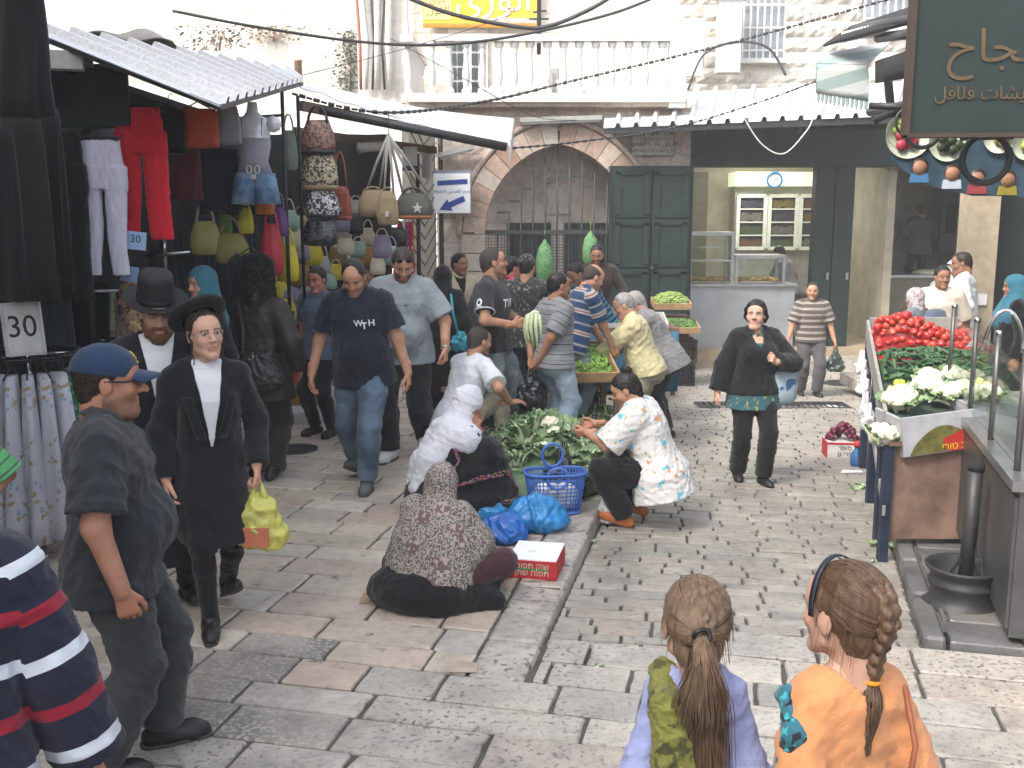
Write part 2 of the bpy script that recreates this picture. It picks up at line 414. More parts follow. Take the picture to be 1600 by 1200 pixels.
def hairmat(name,col,rough=.45):
 if name in MATS:return MATS[name]
 m,n,b=newmat(name);v=coords(n,'Object',(90,90,12))
 nz=N(n,'ShaderNodeTexNoise',i_Scale=1.,i_Detail=5.);n.links.new(v,nz.inputs['Vector']);c=np.array(col[:3])
 n.links.new(ramp(n,nz.outputs[0],[(.3,tuple(c*.55)+(1,)),(.7,tuple(c*1.4)+(1,))]),b.inputs['Base Color'])
 b.inputs['Roughness'].default_value=rough;b.inputs['Specular IOR Level'].default_value=.35;bump(n,b,nz.outputs[0],.6,.006)
 MATS[name]=m;return m
SKIN=skinmat()
def ik(a,b,l1,l2,hint):
 a=np.array(a,float);b=np.array(b,float);d=b-a;L=np.linalg.norm(d);u=d/(L+1e-9)
 L2=min(L,(l1+l2)*.999);b=a+u*L2;x=(l1*l1-l2*l2+L2*L2)/(2*L2);hh=math.sqrt(max(l1*l1-x*x,0))
 hn=np.array(hint,float);hn=hn-u*(hn@u);hn=nrm(hn);return a+u*x+hn*hh,b
TZ=np.array((-.12,0,.12,.25,.37,.46,.53))
FIGS=[]
class Fig:
 """a person: skeleton in a 1.75 m frame (x right, y forward, z up), scaled to height h"""
 def __init__(s,label,loc,face=180.,h=1.75,sex='m',g=1.,belly=0.,lean=0.,side=0.,twist=0.,curve=0.,hip=(0,0,.93),head=(0,0,0),hs=1.05,lw=None,rw=None,le=None,re=None,lt=None,rt=None,ld=None,rd=None,lc=18.,rc=18.,lf=None,rf=None,lk=None,rk=None,lfy=8.,rfy=-8.,lfp=0.,rfp=0.,skin=(.42,.235,.155),group=None,seed=1,stubble=0.,neck=.15,lips=(.36,.13,.10),shw=None,fem=None):
  FIGS.append(s);s.sc=h/1.75;s.root=empty('person',loc,R(face),label,'person',group);s.seed=seed
  s.dist=max(1.5,math.hypot(loc[0],loc[1]));d=s.dist
  s.rb=min(max(.00115*d,.008),.02)/s.sc;s.rh=min(max(.0006*d,.0038),.0085)/s.sc;s.rg=min(max(.00105*d,.0065),.018)/s.sc
  s.skin=np.array(skin);s.stub=stubble;s.lips=np.array(lips)
  f=sex=='f' if fem is None else fem;s.f=f;s.g=g;s.belly=belly;s.hs=hs
  s.hip=np.array(hip,float);s.Mt=rz_(twist)@rx_(-lean)@ry_(side);s.Mp=rz_(twist*.5)@rx_(-lean*.55);s.curve=curve
  s.rx=np.array((.165,.175,.145,.148,.158,.15,.075)if f else(.16,.165,.157,.168,.186,.178,.085))*g
  s.ry=np.array((.115,.12,.098,.105,.115,.095,.06)if f else(.115,.118,.11,.118,.125,.105,.066))*(.5+.5*g)
  s.cy=np.array((-.01,-.012,0,.008,.006,-.01,-.02))
  sw=shw or(.165 if f else .19);s.sw=sw*(.6+.4*g)
  s.nb=s.tp(0,-.015,.53);s.Mh=rz_(head[0])@rx_(-head[1])@ry_(head[2]);s.hc=s.nb+.5*(s.Mt[:,2]+s.Mh[:,2])*neck+s.Mh[:,1]*.03
  s.sh={q:s.tp(q*s.sw,-.008,.465)for q in(-1,1)}
  dw=lambda q:s.sh[q]+s.Mt@np.array((q*.10,-.02,-.53))
  s.el,s.wr,s.hd={},{},{}
  for q,wv,ev,hd,th,cu in((-1,lw,le,ld,lt,lc),(1,rw,re,rd,rt,rc)):
   wv=dw(q)if wv is None else np.array(wv,float);ev=(q*.6,-.9,-.25)if ev is None else ev
   s.el[q],s.wr[q]=ik(s.sh[q],wv,.295,.262,ev);fd=nrm(s.wr[q]-s.el[q])
   hd=fd if hd is None else nrm(hd);th=(0,1,.05)if th is None else th;s.hd[q]=(hd,th,cu)
  s.hj={q:s.hip+s.Mp@np.array((q*.088*(.5+.5*g),0,-.02))for q in(-1,1)}
  s.kn,s.an,s.ft={},{},{}
  for q,fv,kv,fy,fp in((-1,lf,lk,lfy,lfp),(1,rf,rk,rfy,rfp)):
   fv=(q*.11,-.02,.085)if fv is None else fv;kv=(q*.15,1,0)if kv is None else kv
   s.kn[q],s.an[q]=ik(s.hj[q],fv,.44,.43,kv);s.ft[q]=(fy,fp)
 def off(s,z):return s.curve*(max(z,0)/.53)**2
 def tp(s,x,y,z):return s.hip+s.Mt@np.array((x,y+s.off(z),z))
 def hp(s,x,y,z):return s.hc+s.Mh@(np.array((x,y,z))*s.hs)
 def torso(s,S,e=0.,z0=-.12,z1=.53,n=2.3,k=.03,sh=True,flare=0.):
  zs=np.unique(np.concatenate((TZ[(TZ>z0)&(TZ<z1)],np.linspace(z0,z1,9))))
  it=lambda a:np.interp(zs,TZ,a)
  fl=flare*np.clip((.2-zs)/.3,0,1.5)
  cy=it(s.cy)+np.array([s.off(z)for z in zs])
  S.loft(s.hip,s.Mt,zs,it(s.rx)+e+fl,it(s.ry)+e+fl,cy,n=n,k=k,along=(s.hip,s.Mt[:,2],0.))
  if s.belly:S.ell(s.tp(0,.05+.25*s.belly,.11),(.155*s.g+e,.11+.35*s.belly+e,.15+e),s.Mt,k=.06)
  if s.f and z1>.3:
   for q in(-1,1):S.ell(s.tp(q*.072,.095*(.5+.5*s.g),.335),(.07+e,.06+e,.07+e),s.Mt,k=.04)
  if sh:
   S.cap(s.tp(-s.sw*.8,-.012,.467),s.tp(s.sw*.8,-.012,.467),.062+e,k=.04)
   for q in(-1,1):S.cap(s.tp(q*.05,-.02,.53),s.tp(q*s.sw*.9,-.012,.485),.045+e*.8,.045+e*.8,k=.03)
  return S
 def arm(s,S,q,e0,e1,t=2.,k=.03,flat=True,cuff=None):
  """sleeve from the shoulder: t = 0..1 upper arm, 1..2 forearm"""
  a,b,c=s.sh[q],s.el[q],s.wr[q];ga=.6+.4*s.g
  if t<=1.:
   e=a+(b-a)*t;S.chain((a,e),(.056*ga+e0,(cuff or .05*ga+e1)),k=k,fb=flat,along=.47)
  else:
   e=b+(c-b)*(t-1);S.chain((a,b,e),(.054*ga+e0,.044*ga+(e0+e1)/2,(cuff or(.042-.011*(t-1))*ga+e1)),k=k,fb=flat,along=.47)
  return S
 def legs(s,S,e0,e1,t=2.,k=.03,hem=None):
  ga=.5+.5*s.g
  for q in(-1,1):
   a,b,c=s.hj[q],s.kn[q],s.an[q];m=a+(b-a)*.45;mc=b+(c-b)*.3
   if t<=1.:S.chain((a,a+(b-a)*t),(.093*ga+e0,.07*ga+e1),k=k,fb=True)
   else:S.chain((a,m,b,mc,b+(c-b)*(t-1)),(.092*ga+e0,.08*ga+e0,.058*ga+(e0+e1)/2,.056*ga+e1,hem or .042*ga+e1),k=k,fb=True,along=.9)
  return S
 def pelvis(s,S,e,z1=.12,k=.04):
  zs=np.linspace(-.13,z1,6);S.loft(s.hip,s.Mp,zs,np.interp(zs,TZ,s.rx)+e,np.interp(zs,TZ,s.ry)+e,np.interp(zs,TZ,s.cy),k=k,along=(s.hip,s.Mp[:,2],0.))
  for q in(-1,1):S.ell(s.hip+s.Mp@np.array((q*.075*s.g,-.06*s.g,-.06)),np.array((.088,.082,.1))*(.6+.4*s.g)+e,s.Mp,k=.04)
  return S
 def headsdf(s):
  g_=np.random.RandomState(s.seed);v1,v2,v3,v4,v5=g_.uniform(-1,1,5);S=Sdf(.014);hs=s.hs;M=s.Mh;e=lambda c,r,k=None,sub=False:S.ell(s.hp(*c),np.array(r)*hs,M,k=None if k is None else k*hs,sub=sub)
  fem=s.f;jw=(.9 if fem else 1.)*(1+.08*v1)
  e((0,-.016,.042),(.0745,.096,.084));e((0,.028,-.022),(.0585*jw+.004,.066,.078),.03);e((0,.05,.045),(.058,.045,.045),.03);fz=.0045 if fem else 0.
  for q in(-1,1):
   S.cap(s.hp(q*.047*jw,.002,-.052),s.hp(q*.014,.072,-.096),.021*hs*jw,.019*hs,k=.022*hs)
   e((q*.04,.064+.003*v4-fz,-.018-fz),(.022+.002*v4,.02,.018+fz),.022+fz*3)
   e((q*.032,.1,.0125),(.0175,.016-fz*.8,.0125),.012+fz,True)
   e((q*.0315,.0765,.0115),(.0128,.0128,.0105),.004)
   S.cap(s.hp(q*.018,.09,.0285),s.hp(q*.047,.072,.029),.0075*hs,.006*hs,k=.012*hs)
   e((q*.0765,-.006,.0),(.007,.02,.031),.006);e((q*.0725,.002,-.004),(.008,.012,.016),.008)
  S.cap(s.hp(0,.088,.022),s.hp(0,.1125+.006*v2-fz,-.0195-.003*v3+fz),.0078*hs,(.0112+.0016*v3)*hs,k=.013*hs)
  for q in(-1,1):e((q*.0115,.1,-.0235),(.0085,.011,.0085),.007)
  S.cap(s.hp(-.017,.0875,-.0535),s.hp(.017,.0875,-.0535),.0075*hs,k=.007*hs);S.cap(s.hp(-.013,.0875,-.0665),s.hp(.013,.0875,-.0665),.0085*hs,k=.007*hs)
  e((0,.1,-.0602),(.022,.009,.0022),.003,True)
  e((0,.079+.005*v5-fz*.7,-.094-.003*v1+fz),(.021+.003*v4,.018,.0165),.018)
  S.cap(s.nb-s.Mt[:,2]*.05,s.hp(0,-.022,-.05),(.056 if fem else .064)*(.7+.3*s.g),(.05 if fem else .056)*(.7+.3*s.g),k=.025)
  S.cap(s.hp(0,-.055,-.05),s.nb+s.Mt@np.array((0,-.03,-.04)),.04*hs,.05,k=.03)
  if s.g>1.1:e((0,.04,-.098),(.043,.042,.022),.03)
  return S
 def hand(s,S,q):
  wv=s.wr[q];d,th,cu=s.hd[q];th=np.array(th,float);th=nrm(th-d*(th@d));n=-q*np.cross(d,th);z=.92 if s.f else 1.
  p=lambda a,b,c:wv+(d*a+th*b+n*c)*z
  S.cap(p(-.07,0,0),p(.0,0,0),.029*z,.026*z,k=.02)
  for o in(.031,.0105,-.010,-.029):S.cap(p(.012,o*.6,0),p(.088-.1*abs(o-.008),o,-.002),.0145*z,.0118*z,k=.014)
  for o,L in((.031,.072),(.0105,.081),(-.010,.075),(-.029,.058)):
   b=p(.088-.1*abs(o-.008),o,0);a=cu*(1+.25*(.03-o)/.06);dr=d+th*o*2.2;r0=.0094*z
   for i,fr in enumerate((.45,.3,.25)):
    an=R(a*(.75+i*.9));dd=nrm(math.cos(an)*dr+math.sin(an)*n);e=b+dd*L*fr*z;S.cap(b,e,r0,r0-.0008,k=.0035);b=e;r0-=.0008
  S.cap(p(.02,.026,.006),p(.052,.05,.016),.0155*z,.0125*z,k=.014);S.cap(p(.052,.05,.016),p(.082,.058,.026),.0118*z,.0108*z,k=.005);S.cap(p(.082,.058,.026),p(.104,.056,.036),.0105*z,.0085*z,k=.005)
 def body(s,arms=True,hands=True,lower=True,brow=(.03,.018,.012),eyes=True):
  S=Sdf(.03);s.torso(S);s.pelvis(S,0.)
  for q in(-1,1):s.arm(S,q,0,0,2.,flat=False)
  if lower:
   s.legs(S,0.,0.)
   for q in(-1,1):
    f,pz=s.foot(q);S.chain((s.an[q],pz(0,-.03,-.05),pz(0,.11,-.055)),(.042,.034,.03),k=.02)
  S.cap(s.nb-s.Mt[:,2]*.02,s.nb+(s.hc-s.nb)*.25,.058,.05,k=.03)
  parts=[S.mesh(s.rb)];cols=[np.tile(s.skin,(len(parts[0][0]),1))]
  H=s.headsdf();V,F=H.mesh(s.rh);L=((V-s.hc)@s.Mh)/s.hs;c=np.tile(s.skin,(len(V),1))
  x,y,z=np.abs(L[:,0]),L[:,1],L[:,2];fr=y>.055
  def blend(m,col,a):m=np.clip(m,0,1)[:,None]*a;return c*(1-m)+np.array(col)*m
  if s.stub:c=blend(np.where((z<-.028)&(y>-.02)&(z>-.125)&~((x<.022)&(z>-.074)&(z<-.045)&(y>.08)),1.,0.)*np.clip((-.028-z)/.02,0,1),(.05,.038,.032),s.stub)
  c=blend(np.where(fr&(x>.012)&(x<.05)&(np.abs(z-.0295+.1*(x-.03)**1)<.0052),1.,0.),brow,.85)
  if eyes:
   de=np.sqrt((x-.0315)**2+(z-.0115)**2*2.4);c=blend(np.where(fr&(de<.0125),1.,0.),(.07,.035,.028),.75);c=blend(np.where(fr&(de<.0098),1.,0.),(.62,.56,.52),.9);c=blend(np.where(fr&(np.hypot(x-.0315,z-.0115)<.0056),1.,0.),(.02,.012,.01),1.)
  c=blend(np.where((y>.08)&(x<.0235)&(np.abs(z+.06)<.0145-.25*x),1.,0.),s.lips,.7)
  c=blend(np.clip(1-np.hypot(x-.042,z+.022)/.028,0,1)*fr,s.skin*np.array((1.12,.82,.8)),.5)
  parts.append((V,F));cols.append(c)
  if hands:
   for q in(-1,1):
    S=Sdf(.01);s.hand(S,q);V,F=S.mesh(s.rh*1.05);parts.append((V,F));cols.append(np.tile(s.skin*np.array((1.03,.93,.9)),(len(V),1)))
  s.bodyobj=skin_obj('body',parts,SKIN,s.root,s.sc,cols=cols);return s
 def foot(s,q):
  fy,fp=s.ft[q];M=rz_(fy)@rx_(-fp);a=s.an[q];return M,(lambda x,y,z:a+M@np.array((x,y,z)))
 def top(s,m,name='shirt',sleeve=.78,e=.014,hem=-.12,loose=.012,cuff=None,collar=None,neck=.065,wr=.006,wf=26.,vneck=0.,flare=.044,z1=.53,kneck=.01,es=None,n=2.3,rl=0):
  S=Sdf(.03);s.torso(S,e,hem,z1,flare=flare,n=n)
  if sleeve:
   es=e if es is None else es
   for q in(-1,1):s.arm(S,q,es,es+loose,sleeve,cuff=cuff)
  nk=s.nb+s.Mt@np.array((0,.012,0));S.cap(s.nb-s.Mt[:,2]*.02,s.nb+(s.hc-s.nb)*.8,neck,neck,k=.008,sub=True)
  if vneck:S.cap(s.tp(0,.1+s.ry[4]*.3,.53-vneck),s.tp(0,.07,.58),.012,.075,k=.008,sub=True)
  s.S=S;o=skin_obj(name,[S.mesh(s.rg)],m,s.root,s.sc,wr,wf,s.seed,along=S,rl=rl)
  if collar:
   b=MB();c0=s.nb+(s.hc-s.nb)*.12;up=nrm(s.hc-s.nb);fw=nrm(s.Mt[:,1]-up*(s.Mt[:,1]@up));rt=np.cross(fw,up);g2=(.7+.3*s.g);pts=[]
   for rr,zz in((.064,-.012),(.066,.03),(.07,.034),(.088,-.006),(.084,-.012),(.064,-.012)):
    for j in range(24):
     a=-math.pi/2+R(14)+(2*math.pi-R(28))*j/23.;dip=.035*max(0,-math.sin(a))**2
     pts.append((c0+(rt*math.cos(a)*1.02-fw*math.sin(a))*rr*g2+up*(zz-dip+.012)+s.Mt[:,1]*.005)*s.sc)
   b.add(pts,[(i*24+j,i*24+j+1,(i+1)*24+j+1,(i+1)*24+j)for i in range(5)for j in range(23)],True);b.build('collar',collar,o)
  return o
 def trousers(s,m,name='trousers',e0=.016,e1=.02,t=1.98,hem=None,wr=.007,wf=24.,z1=.1,rl=0):
  S=Sdf(.03);s.pelvis(S,e0+.002,z1);s.legs(S,e0,e1,t,hem=hem);return skin_obj(name,[S.mesh(s.rg)],m,s.root,s.sc,wr,wf,s.seed+5,along=S,rl=rl)
 def shoes(s,m,name='shoe',sole=None,big=1.,length=1.):
  for q in(-1,1):
   M,pz=s.foot(q);S=Sdf(.025);L=length
   S.cap(pz(0,-.045,-.045),pz(0,.02,-.04),.042*big,.046*big);S.cap(pz(0,.02,-.04),pz(0,.125*L,-.052),.045*big,.044*big);S.cap(pz(0,.125*L,-.052),pz(0,.165*L,-.056),.042*big,.034*big)
   S.cap(s.an[q],s.an[q]+nrm(s.kn[q]-s.an[q])*.02,.048*big,.048*big,fb=True);S.cut(pz(0,0,-.083),-M[:,2])
   o=skin_obj(name,[S.mesh(s.rh*1.3)],m,s.root,s.sc)
   if sole:
    S=Sdf(.02);S.cap(pz(0,-.045,-.07),pz(0,.02,-.07),.047*big);S.cap(pz(0,.02,-.07),pz(0,.165*L,-.07),.05*big,.039*big);S.cut(pz(0,0,-.0845),-M[:,2]);S.cut(pz(0,0,-.068),M[:,2])
    skin_obj('sole',[S.mesh(s.rh*1.2)],sole,o,s.sc)
 def gown(s,m,name,zs,rx,ry,cy=None,cx=None,wr=.012,wf=16.,n=2.2,top=None,extra=None,res=1.,e=.02,sleeve=0,loose=.02,neck=.065):
  """robe, skirt or coat: loft in the person's frame (zs upward, absolute)"""
  S=Sdf(.04);S.loft((0,0,0),I3,zs,rx,ry,cy,cx,n=n,along=((0,0,0),(0,0,1),0.))
  if top is not None:s.torso(S,e,top,.53)
  if sleeve:
   for q in(-1,1):s.arm(S,q,e,e+loose,sleeve)
  if top is not None:S.cap(s.nb-s.Mt[:,2]*.02,s.nb+(s.hc-s.nb)*.8,neck,neck,k=.008,sub=True)
  if extra:extra(S)
  s.S=S;return skin_obj(name,[S.mesh(s.rg*res)],m,s.root,s.sc,wr,wf,s.seed+9,along=S,rl=1)
 def inset(s,m,name='shirt_front',w=.07,z0=.1,z1=.52,e=.019,tip=0.,r=None):
  """shirt showing in the V of an open coat"""
  S=Sdf(.03);s.torso(S,e,z0,z1,sh=True);S.cut(s.tp(0,.03,.3),-s.Mt[:,1])
  for q in(-1,1):
   a=s.tp(q*tip,.1,z0);b=s.tp(q*w,.08,z1);t=nrm(b-a);nn=np.cross(t,s.Mt[:,1])*1.;nn=nn if nn@(q*s.Mt[:,0])>0 else-nn;S.cut(a,nn)
  r=r or .058;S.cap(s.nb-s.Mt[:,2]*.02,s.nb+(s.hc-s.nb)*.8,r,r,k=.008,sub=True)
  return skin_obj(name,[S.mesh(s.rg*.8)],m,s.root,s.sc,.003,20.,s.seed)
 def hair(s,m,kind='short',e=.009,line=.0,name='hair',bumpy=.004):
  S=Sdf(.015);hs=s.hs;M=s.Mh;L=lambda v:M@nrm(v)
  S.ell(s.hp(0,-.016,.042),(np.array((.0745,.096,.084))+e)*hs,M);S.cap(s.hp(0,-.06,-.02),s.hp(0,-.058,-.065),(.05+e)*hs,(.036+e)*hs,k=.03*hs)
  if kind=='crop':S.ops.pop();S.cap(s.hp(0,-.055,-.02),s.hp(0,-.055,-.035),(.05+e)*hs,(.045+e)*hs,k=.03)
  S.cut(s.hp(0,.074-line,.088-line*.3),L((0,.78,-.62)))
  S.ell(s.hp(0,.11,.01),np.array((.062,.07,.075))*hs,M,k=.006,sub=True)
  for q in(-1,1):S.ell(s.hp(q*.08,.0,-.012),np.array((.03,.021,.032))*hs,M,k=.008,sub=True)
  if kind=='ring':S.ell(s.hp(0,.03,.125),np.array((.078,.115,.09))*hs,M,k=.008,sub=True)
  if kind=='receding':
   S.ell(s.hp(0,.085,.105),np.array((.058,.062,.05))*hs,M,k=.012,sub=True)
  return skin_obj(name,[S.mesh(s.rh*1.1)],m,s.root,s.sc,bumpy,90.,s.seed)
 def beard(s,m,full=1.,name='beard'):
  S=Sdf(.015);hs=s.hs;M=s.Mh
  S.ell(s.hp(0,.055,-.088),np.array((.052,.048,.032+.02*full))*hs,M)
  for q in(-1,1):S.cap(s.hp(q*.066,.004,-.028),s.hp(q*.045,.05,-.085),.012*hs,.022*hs)
  S.cap(s.hp(-.026,.09,-.045),s.hp(.026,.09,-.045),.009*hs,k=.01)
  S.ell(s.hp(0,.1,-.0605),np.array((.0185,.03,.009))*hs,M,k=.004,sub=True);S.ell(s.hp(0,.11,-.005),np.array((.06,.04,.036))*hs,M,k=.006,sub=True)
  return skin_obj(name,[S.mesh(s.rh)],m,s.root,s.sc,.005,110.,s.seed)
 def H(s,x,y,z):return s.hp(x,y,z)*s.sc
 def MH(s):return s.Mh
 def glasses(s,m,dark=None,up=0.,name='glasses'):
  b=MB();z0=.012+up
  for q in(-1,1):
   pts=[s.H(q*(.033+.022*math.cos(a)),.104-.012*abs(math.cos(a)-.2)*.6,z0+.0155*math.sin(a))for a in np.linspace(0,2*math.pi,14)[:-1]]
   b.tube(pts,.0014 if not dark else .0025,5,closed=True)
   b.tube([s.H(q*.056,.097,z0+.004),s.H(q*.074,.06,z0+.004),s.H(q*.08,-.01,z0+.005)],.0014 if not dark else .004,5)
  b.tube([s.H(-.012,.107,z0+.004),s.H(.012,.107,z0+.004)],.0015,5);o=b.build(name,m,s.root)
  if dark:
   c=MB()
   for q in(-1,1):
    ring=[s.H(q*(.033+.022*math.cos(a)),.106-.012*abs(math.cos(a)-.2)*.6,z0+.0155*math.sin(a))for a in np.linspace(0,2*math.pi,14)[:-1]]
    ring2=[p-s.Mh[:,1]*.004*s.sc for p in ring];n=len(ring)
    c.add(ring+ring2,[tuple(range(n)),tuple(range(2*n-1,n-1,-1))]+[(i,(i+1)%n,(i+1)%n+n,i+n)for i in range(n)])
   c.build('lens',dark,o)
  return o
 def scarf(s,m,name='headscarf',drape=None,open_=.058,e=.012,wr=.005,wf=28.,chin=True,res=1.,seed=0):
  """head covering with a face opening; drape = list of (a,b,ra,rb) caps in the person's frame"""
  S=Sdf(.03);hs=s.hs;M=s.Mh
  S.ell(s.hp(0,-.012,.035),(np.array((.0765,.1,.092))+e)*hs,M);S.ell(s.hp(0,.01,-.04),(np.array((.066,.075,.085))+e)*hs,M)
  S.cap(s.hp(0,-.03,-.05),s.nb+s.Mt@np.array((0,.0,.0)),.082*hs,.1)
  for d in(drape or[]):
   if len(d)==4:S.cap(*d)
   else:S.ell(d[0],d[1],d[2]if d[2]is not None else I3)
  if open_:
   S.ell(s.hp(0,.125,-.012),np.array((open_,.085,.083))*hs,M,k=.012,sub=True)
  s.SS=S;return skin_obj(name,[S.mesh(s.rg*.8*res)],m,s.root,s.sc,wr,wf,s.seed+3+seed,rl=1)
 def decal(s,S,txt,m,o,n,up,size,name='print',me=None,parent=None,rel=True):
  """flat print pressed onto a garment; o,n,up in torso frame"""
  if me is None:me=text_mesh(txt,size,0.,bold=.022)
  f=(lambda v:s.Mt@np.array(v,float))if rel else(lambda v:np.array(v,float))
  o=s.tp(*o)if rel else np.array(o,float);n=nrm(f(n));u=f(up);u=nrm(u-n*(u@n));r=np.cross(u,n)
  co=np.empty(len(me.vertices)*3);me.vertices.foreach_get('co',co);co=co.reshape(-1,3)/s.sc
  X=o+co[:,:1]*r+co[:,1:2]*u+n*.12;
  for _ in range(30):X=X-n*(np.clip(S.ev(X),-.02,.06)*.7)[:,None]
  X=X+n*.0075
  me.vertices.foreach_set('co',(X*s.sc).astype(np.float32).ravel());me.materials.clear();me.materials.append(m);me.update()
  return link(name,me,None,parent or s.root)
 def put(s,b,name,m,parent=None):return b.build(name,m,parent or s.root)
def strand_mesh(name,paths,r0,r1,m,parent,n=4):
 V,F,o=[],[],0
 for pts in paths:
  pts=np.array(pts);k=len(pts);T=np.gradient(pts,axis=0);T/=np.linalg.norm(T,axis=1,keepdims=True)+1e-9
  u=np.cross(T,(.3,.2,1.));u/=np.linalg.norm(u,axis=1,keepdims=True)+1e-9;w_=np.cross(T,u);rr=np.linspace(r0,r1,k)[:,None]
  for j in range(n):V.append(pts+rr*(math.cos(2*math.pi*j/n)*u+math.sin(2*math.pi*j/n)*w_))
  idx=o+np.arange(n*k).reshape(n,k)
  for j in range(n):a=idx[j];b_=idx[(j+1)%n];F.append(np.stack((a[:-1],a[1:],b_[1:],b_[:-1]),1))
  o+=n*k
 return link(name,mesh_np(name,np.vstack(V),np.vstack(F)),m,parent)
def foot_at(px,py,road=False):return G(px,py,road)
def pheight(px_top,py_top,base):
 """height of something standing at base whose top shows at row py_top"""
 r=ray(px_top,py_top);t=base[1]/r[1];return CAMZ+r[2]*t-base[2]
# ================================================================== SETTING
def stone(name,stops,rough=(.24,.56),pit=.0,pitcol=(.1,.1,.105),bstr=.35,stain=.5,scale=1.,pscale=26.):
 """limestone: hue per piece, cloudy stains, pits and a worn sheen"""
 if name in MATS:return MATS[name]
 m,n,b=newmat(name);oi=N(n,'ShaderNodeObjectInfo');ge=N(n,'ShaderNodeNewGeometry')
 mp=N(n,'ShaderNodeMapping');mp.inputs['Scale'].default_value=(scale,)*3;n.links.new(ge.outputs['Position'],mp.inputs[0]);v=mp.outputs[0]
 base=ramp(n,oi.outputs['Random'],stops)
 n1=N(n,'ShaderNodeTexNoise',i_Scale=2.3,i_Detail=7.,i_Roughness=.65);n.links.new(v,n1.inputs['Vector'])
 out=mix(n,1.,base,ramp(n,n1.outputs[0],[(.3,(1-stain,)*3),(.52,(.92,.92,.92)),(.75,(1.12,1.1,1.06))]),'MULTIPLY')
 n2=N(n,'ShaderNodeTexNoise',i_Scale=14.,i_Detail=8.,i_Roughness=.7);n.links.new(v,n2.inputs['Vector'])
 out=mix(n,.55,out,ramp(n,n2.outputs[0],[(.3,(.45,.43,.42)),(.5,(.95,.95,.95)),(.7,(1.2,1.18,1.15))]),'MULTIPLY')
 h=n2.outputs[0]
 if pit:
  n3=N(n,'ShaderNodeTexNoise',i_Scale=pscale,i_Detail=3.,i_Roughness=.55);n.links.new(v,n3.inputs['Vector'])
  pf=ramp(n,n3.outputs[0],[(pit,(0,0,0)),(pit+.045,(1,1,1))]);n4=N(n,'ShaderNodeTexNoise',i_Scale=1.7,i_Detail=2.);n.links.new(v,n4.inputs['Vector'])
  out=mix(n,mix(n,1.,pf,ramp(n,n4.outputs[0],[(.35,(.15,)*3),(.65,(.9,)*3)]),'MULTIPLY'),out,(*pitcol,1))
 n.links.new(out,b.inputs['Base Color'])
 mr=N(n,'ShaderNodeMapRange');mr.inputs['To Min'].default_value=rough[0];mr.inputs['To Max'].default_value=rough[1];n.links.new(n2.outputs[0],mr.inputs[0]);n.links.new(mr.outputs[0],b.inputs['Roughness'])
 bump(n,b,h,bstr,.012);MATS[name]=m;return m
CREAM=[(0,(.50,.435,.355)),(.25,(.56,.495,.41)),(.45,(.53,.42,.345)),(.6,(.46,.43,.385)),(.8,(.62,.56,.475)),(1,(.53,.46,.375))]
GREYS=[(0,(.48,.44,.385)),(.3,(.56,.52,.455)),(.5,(.42,.395,.36)),(.7,(.62,.575,.50)),(.85,(.51,.44,.375)),(1,(.55,.51,.45))]
M_SLAB=stone('paving_stone',CREAM,pit=.64,pscale=9.,stain=.26)
M_NEAR=stone('worn_white_paving',[(p_,tuple(np.array(c_)*.86))for p_,c_ in GREYS],pit=.57,pscale=38.,stain=.4)
M_PIT=stone('stippled_paving',[(0,(.42,.38,.33)),(1,(.48,.44,.385))],pit=.44,pscale=42.,pitcol=(.16,.155,.15),bstr=.6)
M_COB=stone('road_stone',[(p_,tuple(np.array(c_)*.64))for p_,c_ in GREYS],pit=.6,pscale=30.,stain=.34)
M_DARKSLAB=stone('wet_dark_paving',[(0,(.12,.12,.122)),(.5,(.17,.165,.16)),(.8,(.30,.275,.25)),(1,(.2,.19,.18))],rough=(.25,.6),pit=.6)
M_JOINT=plain('joint_dirt',(.08,.075,.068),.9,var=.4,scale=5,bmp=.4,coord='Object')
M_KERB=stone('kerb_stone',[(0,(.36,.33,.29)),(1,(.46,.42,.37))],pit=.56,pscale=20.)
M_PINK=stone('pink_limestone',[(0,(.52,.42,.35)),(.2,(.47,.34,.28)),(.4,(.58,.50,.42)),(.6,(.52,.40,.335)),(.8,(.45,.40,.36)),(1,(.57,.47,.39))],rough=(.7,.95),pit=.6,pitcol=(.2,.17,.15),stain=.45,scale=.9)
M_ARCH=stone('arch_stone',[(0,(.5,.44,.37)),(.2,(.5,.4,.32)),(.38,(.36,.22,.165)),(.5,(.52,.46,.39)),(.7,(.46,.32,.25)),(.85,(.53,.47,.4)),(1,(.38,.25,.19))],rough=(.7,.95),pit=.66,pitcol=(.25,.2,.17),stain=.3)
M_WHITE=stone('white_limestone',[(0,(.62,.58,.52)),(.3,(.7,.67,.62)),(.6,(.56,.5,.43)),(1,(.68,.64,.59))],rough=(.8,.95),stain=.25,bstr=.6)
M_PLASTER=stone('white_plaster',[(0,(.72,.70,.66)),(1,(.74,.72,.68))],rough=(.8,.95),stain=.22,scale=.6)
M_RECESS=stone('recess_stone',[(0,(.56,.49,.43)),(.5,(.62,.56,.5)),(1,(.57,.48,.42))],rough=(.8,.95),pit=.62,pitcol=(.2,.15,.13),stain=.4)
